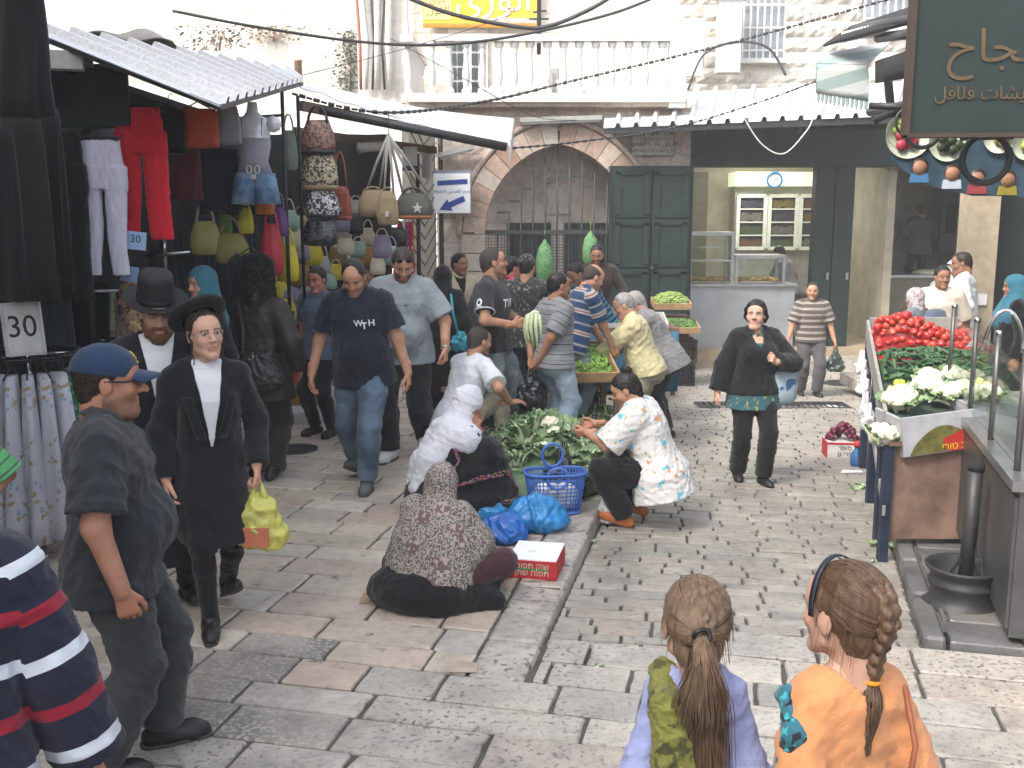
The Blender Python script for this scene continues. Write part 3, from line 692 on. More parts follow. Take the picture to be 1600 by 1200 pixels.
def unit_slab(seed,nchip=3,cham=.02,dep=.06,rough=.012):
 """a stone of 1 x 1, worn outline, chamfered edge, top at z=0"""
 g=random.Random(seed);out=[]
 for(x0,y0,x1,y1)in((-.5,-.5,.5,-.5),(.5,-.5,.5,.5),(.5,.5,-.5,.5),(-.5,.5,-.5,-.5)):
  for t in(0.03,.35,.68,.97):
   x,y=x0+(x1-x0)*t,y0+(y1-y0)*t;k=g.uniform(0,rough*2)+(.03 if g.random()<nchip*.03 else 0);out.append((x*(1-k),y*(1-k)))
 n=len(out);b=MB();vs=[(x,y,-dep)for x,y in out]+[(x,y,-.007)for x,y in out]
 vs+=[(x*(1-cham),y*(1-cham*1.6),g.uniform(-.0015,.0015))for x,y in out]+[(0,0,g.uniform(0,.003))]
 fs=[(i+k,(i+1)%n+k,(i+1)%n+n+k,i+n+k)for k in(0,n)for i in range(n)]+[(2*n+i,2*n+(i+1)%n,3*n)for i in range(n)]
 return b.add(vs,fs,False).mesh('worn_stone')
SLABS=[unit_slab(i)for i in range(8)];SETTS=[unit_slab(i+20,1,.03,.06,.006)for i in range(8)]
def with_mat(me,m):
 k=me.name+m.name
 if k not in MATS:
  c=me.copy();c.materials.clear();c.materials.append(m);MATS[k]=c
 return MATS[k]
def inview(x,y,z,mg=260):
 d=np.array((x,y,z-CAMZ));t=d@FW
 if t<.4:return False
 px=800+1600*d[0]/t;py=600-1600*(d@UP)/t;return-mg<px<1600+mg and-mg<py<1200+mg
def kerbx(Y):return .11+.205*(Y-4.59)
def guttx(Y):return 2.03+.285*(Y-4.67)
gr=MB();gr.grid(lambda u,v:(-60+120*u,-30+130*v,-1.3),3,3);gr.build('ground',M_JOINT,kind='structure')
pav=MB();ys=np.concatenate((np.linspace(-2,4.55,8),np.linspace(4.551,30,27)))
pav.add([(.1,4.5,-.03),(6,4.5,-.03),(6,4.86,-.03),(.1,4.86,-.03)],[(0,1,2,3)])
for i in range(34):
 y0,y1=ys[i],ys[i+1]
 k0,k1=(kerbx(y0)if y0>4.55 else 9),(kerbx(y1)if y0>4.55 else 9)
 k0,k1=min(k0,3.2 if y0>5 else 9),min(k1,3.2 if y0>5 else 9)
 pav.add([(-9,y0,-.014),(k0-.04,y0,-.014),(k1-.04,y1,-.014),(-9,y1,-.014)],[(0,1,2,3)])
PAV=pav.build('pavement',M_JOINT,kind='structure')
rd=MB();rd.grid(lambda u,v:((-.2+10.5*u),4.3+26*v,roadz(0,4.3+26*v)-.019),4,40);ROAD=rd.build('road',M_JOINT,kind='structure')
def lay(parent,name,ang,u0,u1,v0,v1,rowh,leng,test,matfn,zfn,gap=.012,lim=None,limit=300,jit=.003,kit=None):
 kit=kit or SLABS
 ca,sa=math.cos(R(ang)),math.sin(R(ang));U=np.array((ca,-sa));V=np.array((sa,ca));g=random.Random(int(ang*100)+len(name));items=[]
 v=v0
 while v<v1:
  hgt=g.uniform(*rowh);ivs=lim(v+hgt/2,ca,sa)if lim else(u0,u1)
  for us,ue in(ivs if isinstance(ivs,list)else[ivs]):
   u=max(u0,us-leng[1]*2)-g.uniform(0,leng[1])
   while u<ue-.02:
    L=g.uniform(*leng)*(1.35 if g.random()<.15 else 1)
    if u+L<us+.03:u+=L;continue
    if u<us:L-=us-u;u=us
    if ue-u-L<.09:L=ue-u
    L=min(L,ue-u);c=U*(u+L/2)+V*(v+hgt/2)
    if test(c[0],c[1])and inview(c[0],c[1],zfn(c[0],c[1])):items.append((c[1],c[0],L-gap,hgt-gap,g.random(),g.randrange(8),g.uniform(-jit,jit)))
    u+=L
  v+=hgt
 items.sort(key=lambda t:t[0]*t[0]+t[1]*t[1]);rest=MB()
 for i,(y,x,L,hh,rn,k,jz)in enumerate(items):
  z=zfn(x,y)+jz;sl=(zfn(x,y+.1)-zfn(x,y-.1))/.2;m=matfn(x,y,rn)
  if i<limit:link(name,with_mat(kit[k],m),None,parent,(x,y,z),(math.atan(sl),0,-R(ang)),(L,hh,1))
  else:
   me=kit[k];M=Matrix.LocRotScale(Vector((x,y,z)),Matrix.Rotation(-R(ang),3,'Z').to_quaternion(),Vector((L,hh,1)))
   rest.add([M@q.co for q in me.vertices],[tuple(p.vertices)for p in me.polygons if p.index>=16])
 if rest.v:rest.build(name,matfn(99,99,.5),parent,kind='stuff')
 return len(items)
def px_of(x,y,z):
 d=np.array((x,y,z-CAMZ));t=d@FW;return 800+1600*d[0]/t,600-1600*(d@UP)/t
def m_plat(x,y,r):
 if x<90:
  a,b=px_of(x,y,0)
  if 235<a<470 and 998<b<1135:return M_PIT
  if y<4.4:return M_NEAR
  if x>.1 and y<5.2:return M_NEAR
 return M_SLAB
CU=lambda y:0
def cross(v,ca,sa,x0,k,y0):
 return(x0+k*(v*ca-y0)-v*sa)/(ca+k*sa)
def lim_plat(v,ca,sa):
 ue=cross(v,ca,sa,.11-.295,.205,4.59)
 return[(-9,ue),(ue+.31,4.5)]if v*ca-ue*sa>4.43 else(-9,4.5)
def lim_road(v,ca,sa):
 us=cross(v,ca,sa,.11+.0,.205,4.59);ue=cross(v,ca,sa,2.03-.03,.285,4.67);y=v*ca-ue*sa
 return(us,ue if y<10.8 else 9.)
nA=lay(PAV,'paving_slab',13.,-9,4,2.,18,(.22,.30),(.32,.72),lambda x,y:y<4.80 or x<kerbx(y),m_plat,lambda x,y:0.,lim=lim_plat)
kv=nrm((.205,1.));y=4.42
while y<16.5:
 L=rnd.uniform(.32,.62);y1=y+L;yc=(y+y1)/2;zb=roadz(0,yc)-.05
 b=MB();hgt=.003-zb;g=.008
 b.box((0,0,-hgt/2),(.285,L*1.02-g,hgt));me=b.mesh('kerbstone');
 for q in me.vertices:
  if q.co.x>0 and q.co.z>-.01:q.co.z-=rnd.uniform(.005,.02);q.co.x-=rnd.uniform(.0,.03)
 o=link('kerb_stone',me,M_KERB,PAV,(kerbx(yc)-.145,yc,.004),(0,0,-math.atan(.205)))
 md=o.modifiers.new('worn','BEVEL');md.width=.022;md.segments=2
 y=y1
nB=lay(ROAD,'paver',8.5,-1,9,4.3,18,(.105,.135),(.18,.36),lambda x,y:y>4.77,lambda x,y,r:M_COB,lambda x,y:roadz(x,y),gap=.015,jit=.005,lim=lim_road,kit=SETTS)
RS_=MB();RS_.grid(lambda u,v:(guttx(4.9+5.6*v)+.0+3.4*u,4.9+5.6*v,.02-.035*max(0,4.9+5.6*v-5.5)),2,8);RSP=RS_.build('right_hand_pavement',M_JOINT,kind='structure')
lay(RSP,'paving_slab',14,0,9,2,12,(.28,.42),(.4,.85),lambda x,y:4.74<y<10.3,lambda x,y,r:M_DARKSLAB,lambda x,y:.035-.035*max(0,y-5.5),lim=lambda v,ca,sa:(cross(v,ca,sa,2.03+.09,.285,4.67),cross(v,ca,sa,2.03+1.7,.285,4.67)))
for i in range(9):
 y0=4.75+i*.62;b=MB();b.box((0,0,0),(.1,.6,.14));o=b.build('edge_stone',M_DARKSLAB,RSP,loc=(guttx(y0+.3)+.03,y0+.3,-.03-.035*max(0,y0+.3-5.5)),rot=(-.035,0,-math.atan(.285)))
 o.modifiers.new('worn','BEVEL').width=.015
M_IRON=plain('old_iron',(.06,.06,.062),.55,.6,bmp=.3,bscale=40);M_BLACK=plain('flat_black',(.012,.012,.013),.9)
def grate(px0,px1,py,dep,label):
 a,b_=G(px0,py,True),G(px1,py,True);c=(a+b_)/2;Wd=b_[0]-a[0];t=empty('drain_grate',(c[0],c[1],roadz(c[0],c[1])+.006),0,label,'drain grate','drain grates across the road')
 f=MB();f.box((0,-dep/2,0),(Wd,.03,.02));f.box((0,dep/2,0),(Wd,.03,.02));f.box((-Wd/2-.015,0,0),(.03,dep+.03,.02));f.box((Wd/2+.015,0,0),(.03,dep+.03,.02));f.build('frame',M_IRON,t)
 f=MB();f.box((0,0,-.006),(Wd,dep-.03,.006));f.build('pit',M_BLACK,t)  # flat black plate stands in for the shaded pit under the bars
 k=int(Wd/.075)
 for i in range(k):q=MB();q.box((-Wd/2+Wd*(i+.5)/k,0,.002),(.032,dep-.03,.014));q.build('bar',M_IRON,t)
grate(1092,1205,634,.42,'iron drain grate in the road just left of the striped-shirt man\'s feet')
grate(1212,1320,634,.42,'iron drain grate below the striped-shirt man, with a scrap of paper on it')
def cover(px,py,r,label,road=True):
 c=G(px,py,road);b=MB();b.lathe([(r*.9,.0),(r,.0),(r,.012),(r*.93,.014),(r*.9,.009),(.0,.011)],n=24,cap=False)
 t=b.build('manhole_cover',M_IRON,None,label,'manhole cover',loc=(c[0],c[1],c[2]+.004));
 for i in range(5):
  q=MB();w_=r*1.5*math.cos((i-2)*.45);q.box((0,(i-2)*r*.32,.012),(w_,r*.1,.008));q.build('tread_rib',M_IRON,t)
cover(1322,600,.34,'round iron manhole cover on the road right of the striped-shirt man')
cover(462,703,.2,'small round cover set in the paving behind the navy shirt man',False)
cover(1330,697,.18,'small grey round cover in the road beside the box of plums')
YA=17.;M_GREEN=plain('green_paint',(.009,.023,.020),.55,var=.3,scale=6,bmp=.2);M_DGREEN=plain('dark_green_paint',(.008,.018,.017),.6,var=.3)
bA=empty('arch_building',(0,YA,0),0,'pink limestone building with a wide pointed arch closed by iron bars','building')
def loc(o,p):o.location=(o.location.x-p[0],o.location.y-p[1],o.location.z-p[2]);return o
def PA(px,py,Y=YA):p=P(px,py,Y);return np.array((p[0],0,p[2]))
cA=PA(872,363);hw=PA(986,363)[0]-cA[0];rise=PA(872,225)[2]-cA[2];rad=(hw*hw+rise*rise)/(2*hw);ox=rad-hw
ztop=PA(800,168)[2];xl=PA(682,300)[0];xr=PA(1078,300)[0]
def arc(sgn,r,t):
 ap=math.acos(ox/r)if r>ox else 0;a=ap*t
 return np.array((cA[0]+sgn*(-ox+r*math.cos(a)),0,cA[2]+r*math.sin(a)))
def arch_x(z,r):
 if z<cA[2]:return hw+(r-rad)
 q=r*r-(z-cA[2])**2;return-ox+math.sqrt(q)if q>ox*ox else 0
out=[(xl,-.4),(cA[0]-hw-.2,-.4)]+[(arc(-1,rad+.2,t)[0],arc(-1,rad+.2,t)[2])for t in np.linspace(0,1,10)]
out2=[(arc(1,rad+.2,t)[0],arc(1,rad+.2,t)[2])for t in np.linspace(1,0,10)]+[(cA[0]+hw+.2,-.4),(xr,-.4)]
am=MB();am.prism(out+[(cA[0],ztop),(xl,ztop)],.05,.5);am.prism([(cA[0],ztop)]+out2+[(xr,ztop)],.05,.5);am.build('wall',M_PINK,bA)
BLK=[]
for sd_ in range(6):
 g=random.Random(sd_);b=MB();vs=[];nn=5
 b.grid(lambda u,v:(u-.5,-(.0 if min(u,v,1-u,1-v)<.01 else .5+g.uniform(-.28,.28)),v-.5),nn,nn,smooth=False)
 ring=[(0,i)for i in range(nn)]+[(i,nn-1)for i in range(1,nn)]+[(nn-1,i)for i in range(nn-2,-1,-1)]+[(i,0)for i in range(nn-2,0,-1)]
 m_=len(b.v);ids=[a*nn+c for a,c in ring];b.v+=[(b.v[i][0],.9,b.v[i][2])for i in ids]
 for k in range(len(ids)):b.f.append((ids[k],m_+k,m_+(k+1)%len(ids),ids[(k+1)%len(ids)]));b.sm.append(False)
 BLK.append(b.mesh('stone_block'))
def blocks(parent,x0,x1,z0,z1,bh,bl,m,y=0.,dep=.035,gap=.014,spans=None,seed=3,name='stone_block',rotz=0.,org=None):
 g=random.Random(seed);z=z0
 while z<z1-.08:
  hh=min(g.uniform(*bh),z1-z)
  for(a,c)in(spans(z,z+hh)if spans else[(x0,x1)]):
   x=a
   while x<c-.03:
    L=g.uniform(*bl);L=c-x if c-x-L<.14 else L
    p=(x+L/2,y,z+hh/2)
    if org is not None:p=tuple(np.array(org)+rz_(math.degrees(rotz))@np.array((x+L/2,y,0))+np.array((0,0,z+hh/2)))
    link(name,with_mat(g.choice(BLK),m),None,parent,p,(0,0,rotz),(L-gap,dep*g.uniform(.7,1.25),hh-gap));x+=L
  z+=hh
RO=rad+.36
def spA(z0,z1):
 z=z0;w_=arch_x(z1,RO-.06)
 if z0<cA[2]:w_=hw+.34
 r=[]
 if w_<=.05:r=[(xl,xr)]
 else:
  if cA[0]-w_>xl+.05:r.append((xl,cA[0]-w_))
  if xr>cA[0]+w_+.05:r.append((cA[0]+w_,xr))
 return r
blocks(bA,xl,xr,-.3,ztop,(.3,.42),(.4,.8),M_PINK,y=.043,dep=.03,spans=spA,seed=11)
nv=9
for s_ in(-1,1):
 for i in range(nv):
  t0,t1=(i+.02)/nv,(i+.98)/nv;q=[arc(s_,rad,t0),arc(s_,rad,(t0+t1)/2),arc(s_,rad,t1),arc(s_,RO,t1*.985),arc(s_,RO,(t0+t1)/2*.985),arc(s_,RO,t0*.985)]
  b=MB();b.prism([(p[0],p[2])for p in q],-.02-rnd.uniform(0,.015),.42);b.build('voussoir',M_ARCH,bA)
 z=cA[2]-.03;k=0
 while z>-.2:
  hh=rnd.uniform(.28,.4);b=MB();wd=rnd.uniform(.32,.4);b.box((cA[0]+s_*(hw+wd/2),.2,z-hh/2),(wd,.46,hh-.015));b.build('jamb_stone',M_ARCH,bA);z-=hh
 b=MB();b.tube([arc(s_,RO+.07,t)+np.array((0,-.0,0))for t in np.linspace(-.02,.985,22)],.055,8);b.build('hood_moulding',M_PINK,bA)
rc=MB();rc.box((cA[0],.95,1.7),(hw*2+.6,.1,4.6));rc.build('recess_wall',M_RECESS,bA)
blocks(bA,cA[0]-hw-.1,cA[0]+hw+.1,1.55,cA[2]+rise,(.3,.4),(.35,.7),M_RECESS,y=.893,dep=.02,seed=5)
MGL=plain('dark_glass',(.02,.028,.03),.12,spec=.6,bmp=0);M_BAR=plain('window_iron',(.045,.052,.05),.6,.3)
for(a,b_)in((793,862),(886,954)):
 p0,p1=PA(a,350),PA(b_,520);f=MB();f.box(((p0[0]+p1[0])/2,.87,(p0[2]+p1[2])/2),(p1[0]-p0[0],.06,p0[2]-p1[2]));wn=f.build('window',MGL,bA)
 f=MB()
 for i in range(7):x=p0[0]+(p1[0]-p0[0])*i/6;f.box((x,.82,(p0[2]+p1[2])/2),(.025,.025,p0[2]-p1[2]))
 for i in range(6):z=p1[2]+(p0[2]-p1[2])*i/5;f.box(((p0[0]+p1[0])/2,.82,z),(p1[0]-p0[0],.02,.025))
 f.build('grille',M_BAR,wn)
f=MB();q=PA(868,267);f.box((q[0],.86,q[2]),(.36,.05,.3));pl=f.build('inscription_plaque',M_RECESS,bA)
f=MB();q=PA(862,315);f.box((q[0]+.1,.87,q[2]),(.42,.04,.4));f.build('blind_panel',M_RECESS,bA)
M_INK=plain('black_letter_paint',(.02,.02,.02),.6,bmp=0)
for i,tx in enumerate(('زاوية','الشيخ')):
 q=PA(870,262+i*14);lettering(arabic(tx.replace('ة','ه').replace('خ','ح')),plain('carved_grey',(.12,.1,.09),.9,bmp=0),pl,(q[0],.828,q[2]),.13)
bars=[(795,330,520),(814,300,520),(833,265,520),(853,240,520),(872,225,520),(891,240,520),(911,250,520),(930,270,520),(950,285,520),(777,360,520)]
for(x,a,b_)in bars:p,q=PA(x,a),PA(x,b_);f=MB();f.tube([(p[0],.12,p[2]),(p[0],.12,q[2])],.016,6);f.build('arch_bar',M_BAR,bA)
for(x0,x1,y_)in((777,795,332),(795,814,314),(814,833,295),(833,911,277),(911,930,291),(930,950,309)):p,q=PA(x0,y_),PA(x1,y_);f=MB();f.box(((p[0]+q[0])/2,.12,p[2]),(q[0]-p[0],.025,.03));f.build('cross_bar',M_BAR,bA)
f=MB();p,q=PA(758,363),PA(986,363);f.box(((p[0]+q[0])/2,.1,p[2]),(q[0]-p[0],.05,.07));f.build('transom_bar',M_BAR,bA)
f=MB()
for i in range(46):x=p[0]+(q[0]-p[0])*i/45;f.box((x,.13,p[2]-.9),(.008,.008,1.8))
for i in range(36):f.box(((p[0]+q[0])/2,.135,p[2]-i*.05),(q[0]-p[0],.008,.008))
f.build('wire_mesh',M_BAR,bA,kind='stuff')
def batten(p,q,Y,label):
 a,b_=P(*p,Y),P(*q,Y);t=empty('lamp_batten',(a+b_)/2,0,label,'lamp','unlit tube lamps on the arch wall');c=(a+b_)/2
 f=MB();f.bar(a-c,b_-c,.16,.07);f.build('housing',plain('lamp_grey',(.30,.30,.28),.5),t);f=MB();f.tube([a-c+np.array((0.03,-.03,-.05)),b_-c+np.array((-.03,-.03,-.05))],.02,8);f.build('tube',plain('lamp_white',(.6,.6,.56),.3),t)
batten((812,188),(940,184),YA-.14,'long unlit tube lamp above the arch, level');batten((685,243),(742,229),YA-.14,'short tilted lamp batten above the white arrow sign')
M_WPAINT=plain('white_paint',(.6,.6,.585),.6,var=.1)
bal=empty('balcony',(0,YA,0),0,'white balcony with turned balusters over the arch','balcony')
zf=ztop;b=MB();xL,xR=PA(640,160)[0],PA(1066,160)[0];b.box(((xL+xR)/2,1.3,zf+.06),(xR-xL+.1,3.,.12));b.build('floor_slab',M_PINK,bal)
b=MB();b.box(((xL+xR)/2,-.12,zf+.13),(xR-xL,.3,.14));b.build('base_rail',M_WPAINT,bal)
zr=P(870,62,YA)[2]
b=MB();b.box(((xL+xR)/2+.2,-.12,zr),(xR-xL-.4,.22,.1));b.build('hand_rail',M_WPAINT,bal)
prof=[(.075,0),(.075,.08),(.05,.1),(.045,.14),(.06,.24),(.068,.32),(.055,.46),(.04,.6),(.038,.72),(.055,.8),(.04,.83),(.07,.86),(.075,.95)]
hB=zr-.05-(zf+.2);mb=MB();mb.lathe([(r,z/.95*hB)for r,z in prof],n=12);mbal=mb.mesh('baluster')
for i,x in enumerate((676,703,729,754,780,804,828,855,880,904,930,955,981,1007,1033)):link('baluster',mbal,M_WPAINT,bal,(PA(x,100)[0],-.12,zf+.2))
b=MB();b.box((xR-.12,-.12,(zf+zr)/2+.06),(.26,.26,zr-zf+.16));b.build('end_post',M_WPAINT,bal)
for i in range(9):link('baluster',mbal,M_WPAINT,bal,(xL-.02+.0*i,.15+i*.3,zf+.2))
b=MB();b.box((xL-.02,1.3,zr),(.2,2.9,.1));b.build('side_hand_rail',M_WPAINT,bal)
b=MB();b.box((xL-.02,1.3,zf+.13),(.2,2.9,.14));b.build('side_base_rail',M_WPAINT,bal)
YH=20.
up=empty('upper_house',(0,YH,0),0,'sunlit white stone house behind the balcony with a twin arched window','house')
def PH(px,py,Y=YH):p=P(px,py,Y);return np.array((p[0],0,p[2]))
x0,x1=PH(556,0)[0],PH(1075,0)[0];b=MB();b.box(((x0+x1)/2,.3,5.2),(x1-x0,.5,5.));b.build('wall',M_PLASTER,up)
blocks(up,PH(640,0)[0],x1,zf+.1,7.2,(.28,.36),(.45,.9),M_WHITE,y=.043,dep=.012,gap=.01,seed=21)
q=PH(731,95);wt=empty('window',(q[0],-.03,q[2]),parent=up);
f=MB();f.box((0,.03,-.06),(.74,.08,1.3));f.build('frame',M_WPAINT,wt)
for s_ in(-1,1):
 for k in range(4):f=MB();f.box((s_*.2-.07,-.02,-.5+k*.26),(.12,.02,.22));f.build('pane',MGL,wt);f=MB();f.box((s_*.2+.07,-.02,-.5+k*.26),(.12,.02,.22));f.build('pane',MGL,wt)
f=MB();f.prism([(.34*math.cos(a),.5+.2*math.sin(a))for a in np.linspace(0,math.pi,10)],-.03,.05);f.build('fanlight',M_RECESS,wt)
ys_=empty('shop_sign',P(750,10,YH-.12),0,'yellow sign with white Arabic writing on the sunlit upper house','sign')
f=MB();f.box((0,0,.25),(2.12,.06,1.25));f.build('board',plain('yellow_board',(.72,.42,.03),.5,var=.12),ys_)
f=MB();f.box((0,-.033,-.33),(2.12,.02,.05));f.build('trim',plain('orange_trim',(.6,.2,.02),.5),ys_)
M_WL=plain('white_letter',(.75,.75,.73),.5,bmp=0);M_GL=plain('grey_letter',(.35,.33,.3),.6,bmp=0)
lettering(arabic('الوزى'),M_WL,ys_,(.25,-.04,.12),.68,ext=.004);lettering(arabic('غرق'),plain('red_letter',(.45,.08,.02),.5,bmp=0),ys_,(-.78,-.04,.12),.2);lettering(arabic('القول'),M_INK,ys_,(-.78,-.04,-.08),.2)
f=MB();f.box((-.78,-.035,.06),(.5,.012,.6));f.build('inset_panel',plain('pale_yellow',(.72,.55,.2),.5),ys_)
f=MB();f.box((.55,-.034,-.26),(1.0,.01,.1));f.build('grey_band',M_GL,ys_)
t=empty('iron_pole',P(842,75,YA+.3),0,'dark iron pole with a bracket rising behind the balusters','pole');f=MB();f.tube([(0,0,-.1),(0,0,3)],.035,8);f.build('shaft',M_IRON,t);f=MB();f.bar((-.16,0,.45),(.16,0,.45),.03);f.bar((-.1,0,.55),(.12,0,.58),.03);f.build('bracket',M_IRON,t)
for i,(x,w_,hh)in enumerate(((800,1.1,.45),(845,.8,.6),(880,.9,.4))):
 q=P(x,140,YA+.8);b=MB();b.rings([(0,0,0,w_/2,.3),(0,0,hh*.5,w_*.42,.28),(.05,0,hh,w_*.2,.12)],12,.06,5,i);b.build('tarpaulin_heap',M_WHITE,None,('low grey heap under white sheeting behind the left balusters','pointed heap under white sheeting behind the middle balusters','heap of white sheeting beside the dark square hole on the balcony')[i],'heap',loc=(q[0],q[1],zf+.12))
YR=19.6;hr=empty('stone_house',(0,YR,0),0,'rough cut limestone house with white barred windows above the shops','house')
def PR(px,py,Y=YR):p=P(px,py,Y);return np.array((p[0],0,p[2]))
xa,xb=PR(1060,0)[0],PR(1640,0)[0];zb=PR(1100,150)[2];b=MB();b.box(((xa+xb)/2,.35,(zb+7.6)/2),(xb-xa,.5,7.6-zb));b.build('wall',M_JOINT if False else M_WHITE,hr)
W1=(PR(1152,0)[0],PR(1228,0)[0],PR(0,92)[2]);W2=(PR(1352,0)[0],PR(1436,0)[0],PR(0,42)[2])
def spR(z0,z1):
 r=[(xa,xb)]
 for(a,c,zz)in(W1,W2):
  if z1>zz:r=[p for(s0,s1)in r for p in((s0,min(s1,a)),(max(s0,c),s1))if p[1]-p[0]>.05]if True else r
 return r
blocks(hr,xa,xb,zb,7.4,(.24,.3),(.3,.55),M_WHITE,y=.093,dep=.075,gap=.022,spans=spR,seed=31)
for(a,c,zz)in(W1,W2):
 wn=empty('window',((a+c)/2,.02,zz),parent=hr);f=MB();f.box((0,.06,.75),(c-a,.03,1.5));f.build('pane',plain('pale_pane',(.32,.34,.36),.2,bmp=0),wn)
 f=MB();f.box((0,-.02,-.04),(c-a+.1,.2,.08));f.build('sill',M_WPAINT,wn);f=MB()
 for i in range(8):f.box((-(c-a)/2+(c-a)*i/7,-.03,.75),(.025,.025,1.5))
 for i in range(4):f.box((0,-.03,.15+i*.4),(c-a,.02,.03))
 f.build('grille',M_WPAINT,wn)
q=P(1138,65,YR-.5);t=empty('duct',q,0,'tall grey metal duct with a flat cap in front of the stone house','duct');f=MB();f.box((0,0,.1),(.4,.3,1.3));f.build('shaft',plain('duct_grey',(.42,.43,.42),.5,.2),t);f=MB();f.box((.02,0,.8),(.62,.42,.14));f.build('cap',plain('duct_grey'),t)if False else f.build('cap',MATS['duct_grey'],t)
q=P(1080,75,YR-.4);f=MB();f.box((0,0,0),(.38,.2,1.0));f.build('meter_box',M_WPAINT,None,'pale meter cabinet at the end of the balcony','cabinet',loc=q)
fw_=empty('far_house',(-6,28,0),0,'overexposed whitewashed house wall beyond the awnings','house');f=MB();f.box((0,0,4.2),(12,.5,9.4));f.build('wall',M_PLASTER,fw_)
blocks(fw_,-5.6,2.6,4.4,8.4,(.3,.4),(.5,.9),M_WHITE,y=-.257,dep=.012,seed=41)
M_PIPER=plain('red_pipe',(.35,.13,.09),.6);M_PIPEG=plain('grey_pipe',(.5,.48,.45),.6)
for i,(x,m_,r_)in enumerate(((564,M_PIPER,.03),(572,M_PIPEG,.04),(582,M_BAR,.02),(590,M_PIPEG,.06),(601,M_IRON,.02),(612,M_PIPEG,.07),(640,M_PIPEG,.03))):
 q=P(x,140,YH-.1);f=MB();f.tube([(0,0,0),(.05*math.sin(i),0,.8),(-.04*math.cos(i),0,1.6),(0,0,3.)],r_,8);f.build('wall_pipe',m_,None,('rust red pipe, leftmost on the white wall corner','pale pipe just right of the rust red one','thin black cable pipe on the white wall corner','thick pale drain pipe on the white wall corner','thin dark conduit between two pale drain pipes','thickest pale drain pipe, right of the thin dark conduit','thin pale pipe nearest the balcony corner')[i],'pipe','pipes on the white wall corner',loc=q)
def leafmat(name,c):return plain(name,c,.6,var=.4,scale=14,bmp=.1)
def scrub(c,w_,h_,n,m,label,seed,wood=None):
 g=random.Random(seed);t=empty('wall_shrub',c,0,label,'shrub');b=MB()
 for i in range(n):
  p=np.array((g.gauss(0,w_*.4),g.gauss(0,.12),g.uniform(-h_/2,h_/2)));d=nrm((g.gauss(0,1),g.gauss(0,1),g.gauss(0,.8)));u=nrm(np.cross(d,(g.random(),.3,.5)));L=g.uniform(.05,.13)
  b.add([p-u*L*.3,p+d*L*.5,p+u*L*.3,p-d*L*.5],[(0,1,2,3)])
 b.build('foliage',m,t,kind='stuff');b=MB();b.tube([(0,.1,-h_/2),(.05,.05,0),(-.03,.05,h_/2)],[.03,.02,.01],6);b.build('stem',M_PIPER if wood is None else wood,t)
scrub(P(545,95,27.6),.55,1.5,700,leafmat('shrub_green',(.07,.09,.03)),'green caper shrub hanging on the far white wall',1)
scrub(P(425,52,27.6),1.1,.35,300,leafmat('dry_grass',(.3,.22,.12)),'dry brown tuft on the ledge of the far white wall',2);scrub(P(340,60,24),1.0,.5,300,leafmat('dry_twigs',(.2,.15,.1)),'dry twigs behind the metal awning',3)
q=P(466,108,24);f=MB();f.lathe([(.09,-.2),(.085,.15),(.1,.16),(.1,.2),(.07,.2)],n=12);f.build('chimney_pot',plain('rust',(.3,.17,.1),.8),None,'small rusty chimney pot behind the metal awning','chimney pot',loc=q)
lb=empty('left_building',(-5.6,3,0),0,'tall stone building behind the clothes stalls at the left edge','building');f=MB();f.box((-1,-.5,4.9),(2,20,11.));f.build('wall',M_PINK,lb)
blocks(lb,3.0,9.2,3.1,5.4,(.35,.5),(.5,1.),M_PINK,y=-.007,dep=.03,seed=51,rotz=R(90),org=(0.0,.0,0))
for i in range(3):f=MB();f.tube([(.06,8.4+i*.22,2.6),(.06,8.4+i*.22,9)],.05,8);f.build('drain_pipe',(M_PIPEG,M_PIPER,M_IRON)[i],lb)
YS=18.;ZS=-.24;M_DARK=plain('dark_fascia',(.024,.028,.028),.7,var=.3);M_CREAMW=plain('cream_wall',(.34,.31,.23),.8,var=.2,scale=3);M_STEEL=plain('steel',(.42,.43,.44),.38,.75,var=.15,bscale=20);M_TILE=plain('shop_tile',(.30,.24,.16),.6)
sh=empty('shop_building',(0,YS,0),0,'row of two open shops with dark green posts under a corrugated roof','building')
def PS(px,py,Y=YS):p=P(px,py,Y);return np.array((p[0],0,p[2]))
zl=PS(1180,260)[2];ztp=PS(1200,196)[2];X0,X1,X2,X3,X4=PS(1073,0)[0],PS(1288,0)[0],PS(1352,0)[0],PS(1512,0)[0],PS(1640,0)[0]
f=MB();zfa=PS(1180,172)[2];f.box(((X0+X4)/2,.3,(zl+zfa)/2),(X4-X0,.5,zfa-zl));f.build('fascia_wall',M_DARK,sh)
f=MB();f.box(((X0+X3)/2,.0,zl+.1),(X3-X0+.2,.14,.2));f.build('lintel',M_DGREEN,sh)
for i in range(2):f=MB();w_=(X2-X1)/2;f.box((X1+w_*(i+.5),.1,(zl+ZS)/2),(w_-.02,.24,zl-ZS));pl=f.build('door_post',M_DGREEN,sh);f=MB();f.box((X1+w_*(i+.5)+.1,-.04,1.0),(.04,.04,.12));f.build('latch',M_STEEL,pl)
f=MB();f.box((X0-.05,.1,(zl+ZS)/2),(.1,.3,zl-ZS));f.build('side_post',M_DGREEN,sh)
f=MB();f.box(((X0+X4)/2,1.6,ZS-.2),(X4-X0+.2,4.2,.4));f.build('floor',M_TILE,sh);f=MB();f.box(((X1+X2)/2+.3,-.75,ZS-.25),(2.6,.8,.3));f.build('door_step',M_KERB,sh)
f=MB();f.box(((X0+X4)/2,3.7,1.6),(X4-X0+.3,.1,4.));f.build('back_wall',M_CREAMW,sh);f=MB();f.box(((X0+X4)/2,1.9,3.55),(X4-X0+.3,3.7,.08));f.build('ceiling',M_CREAMW,sh)
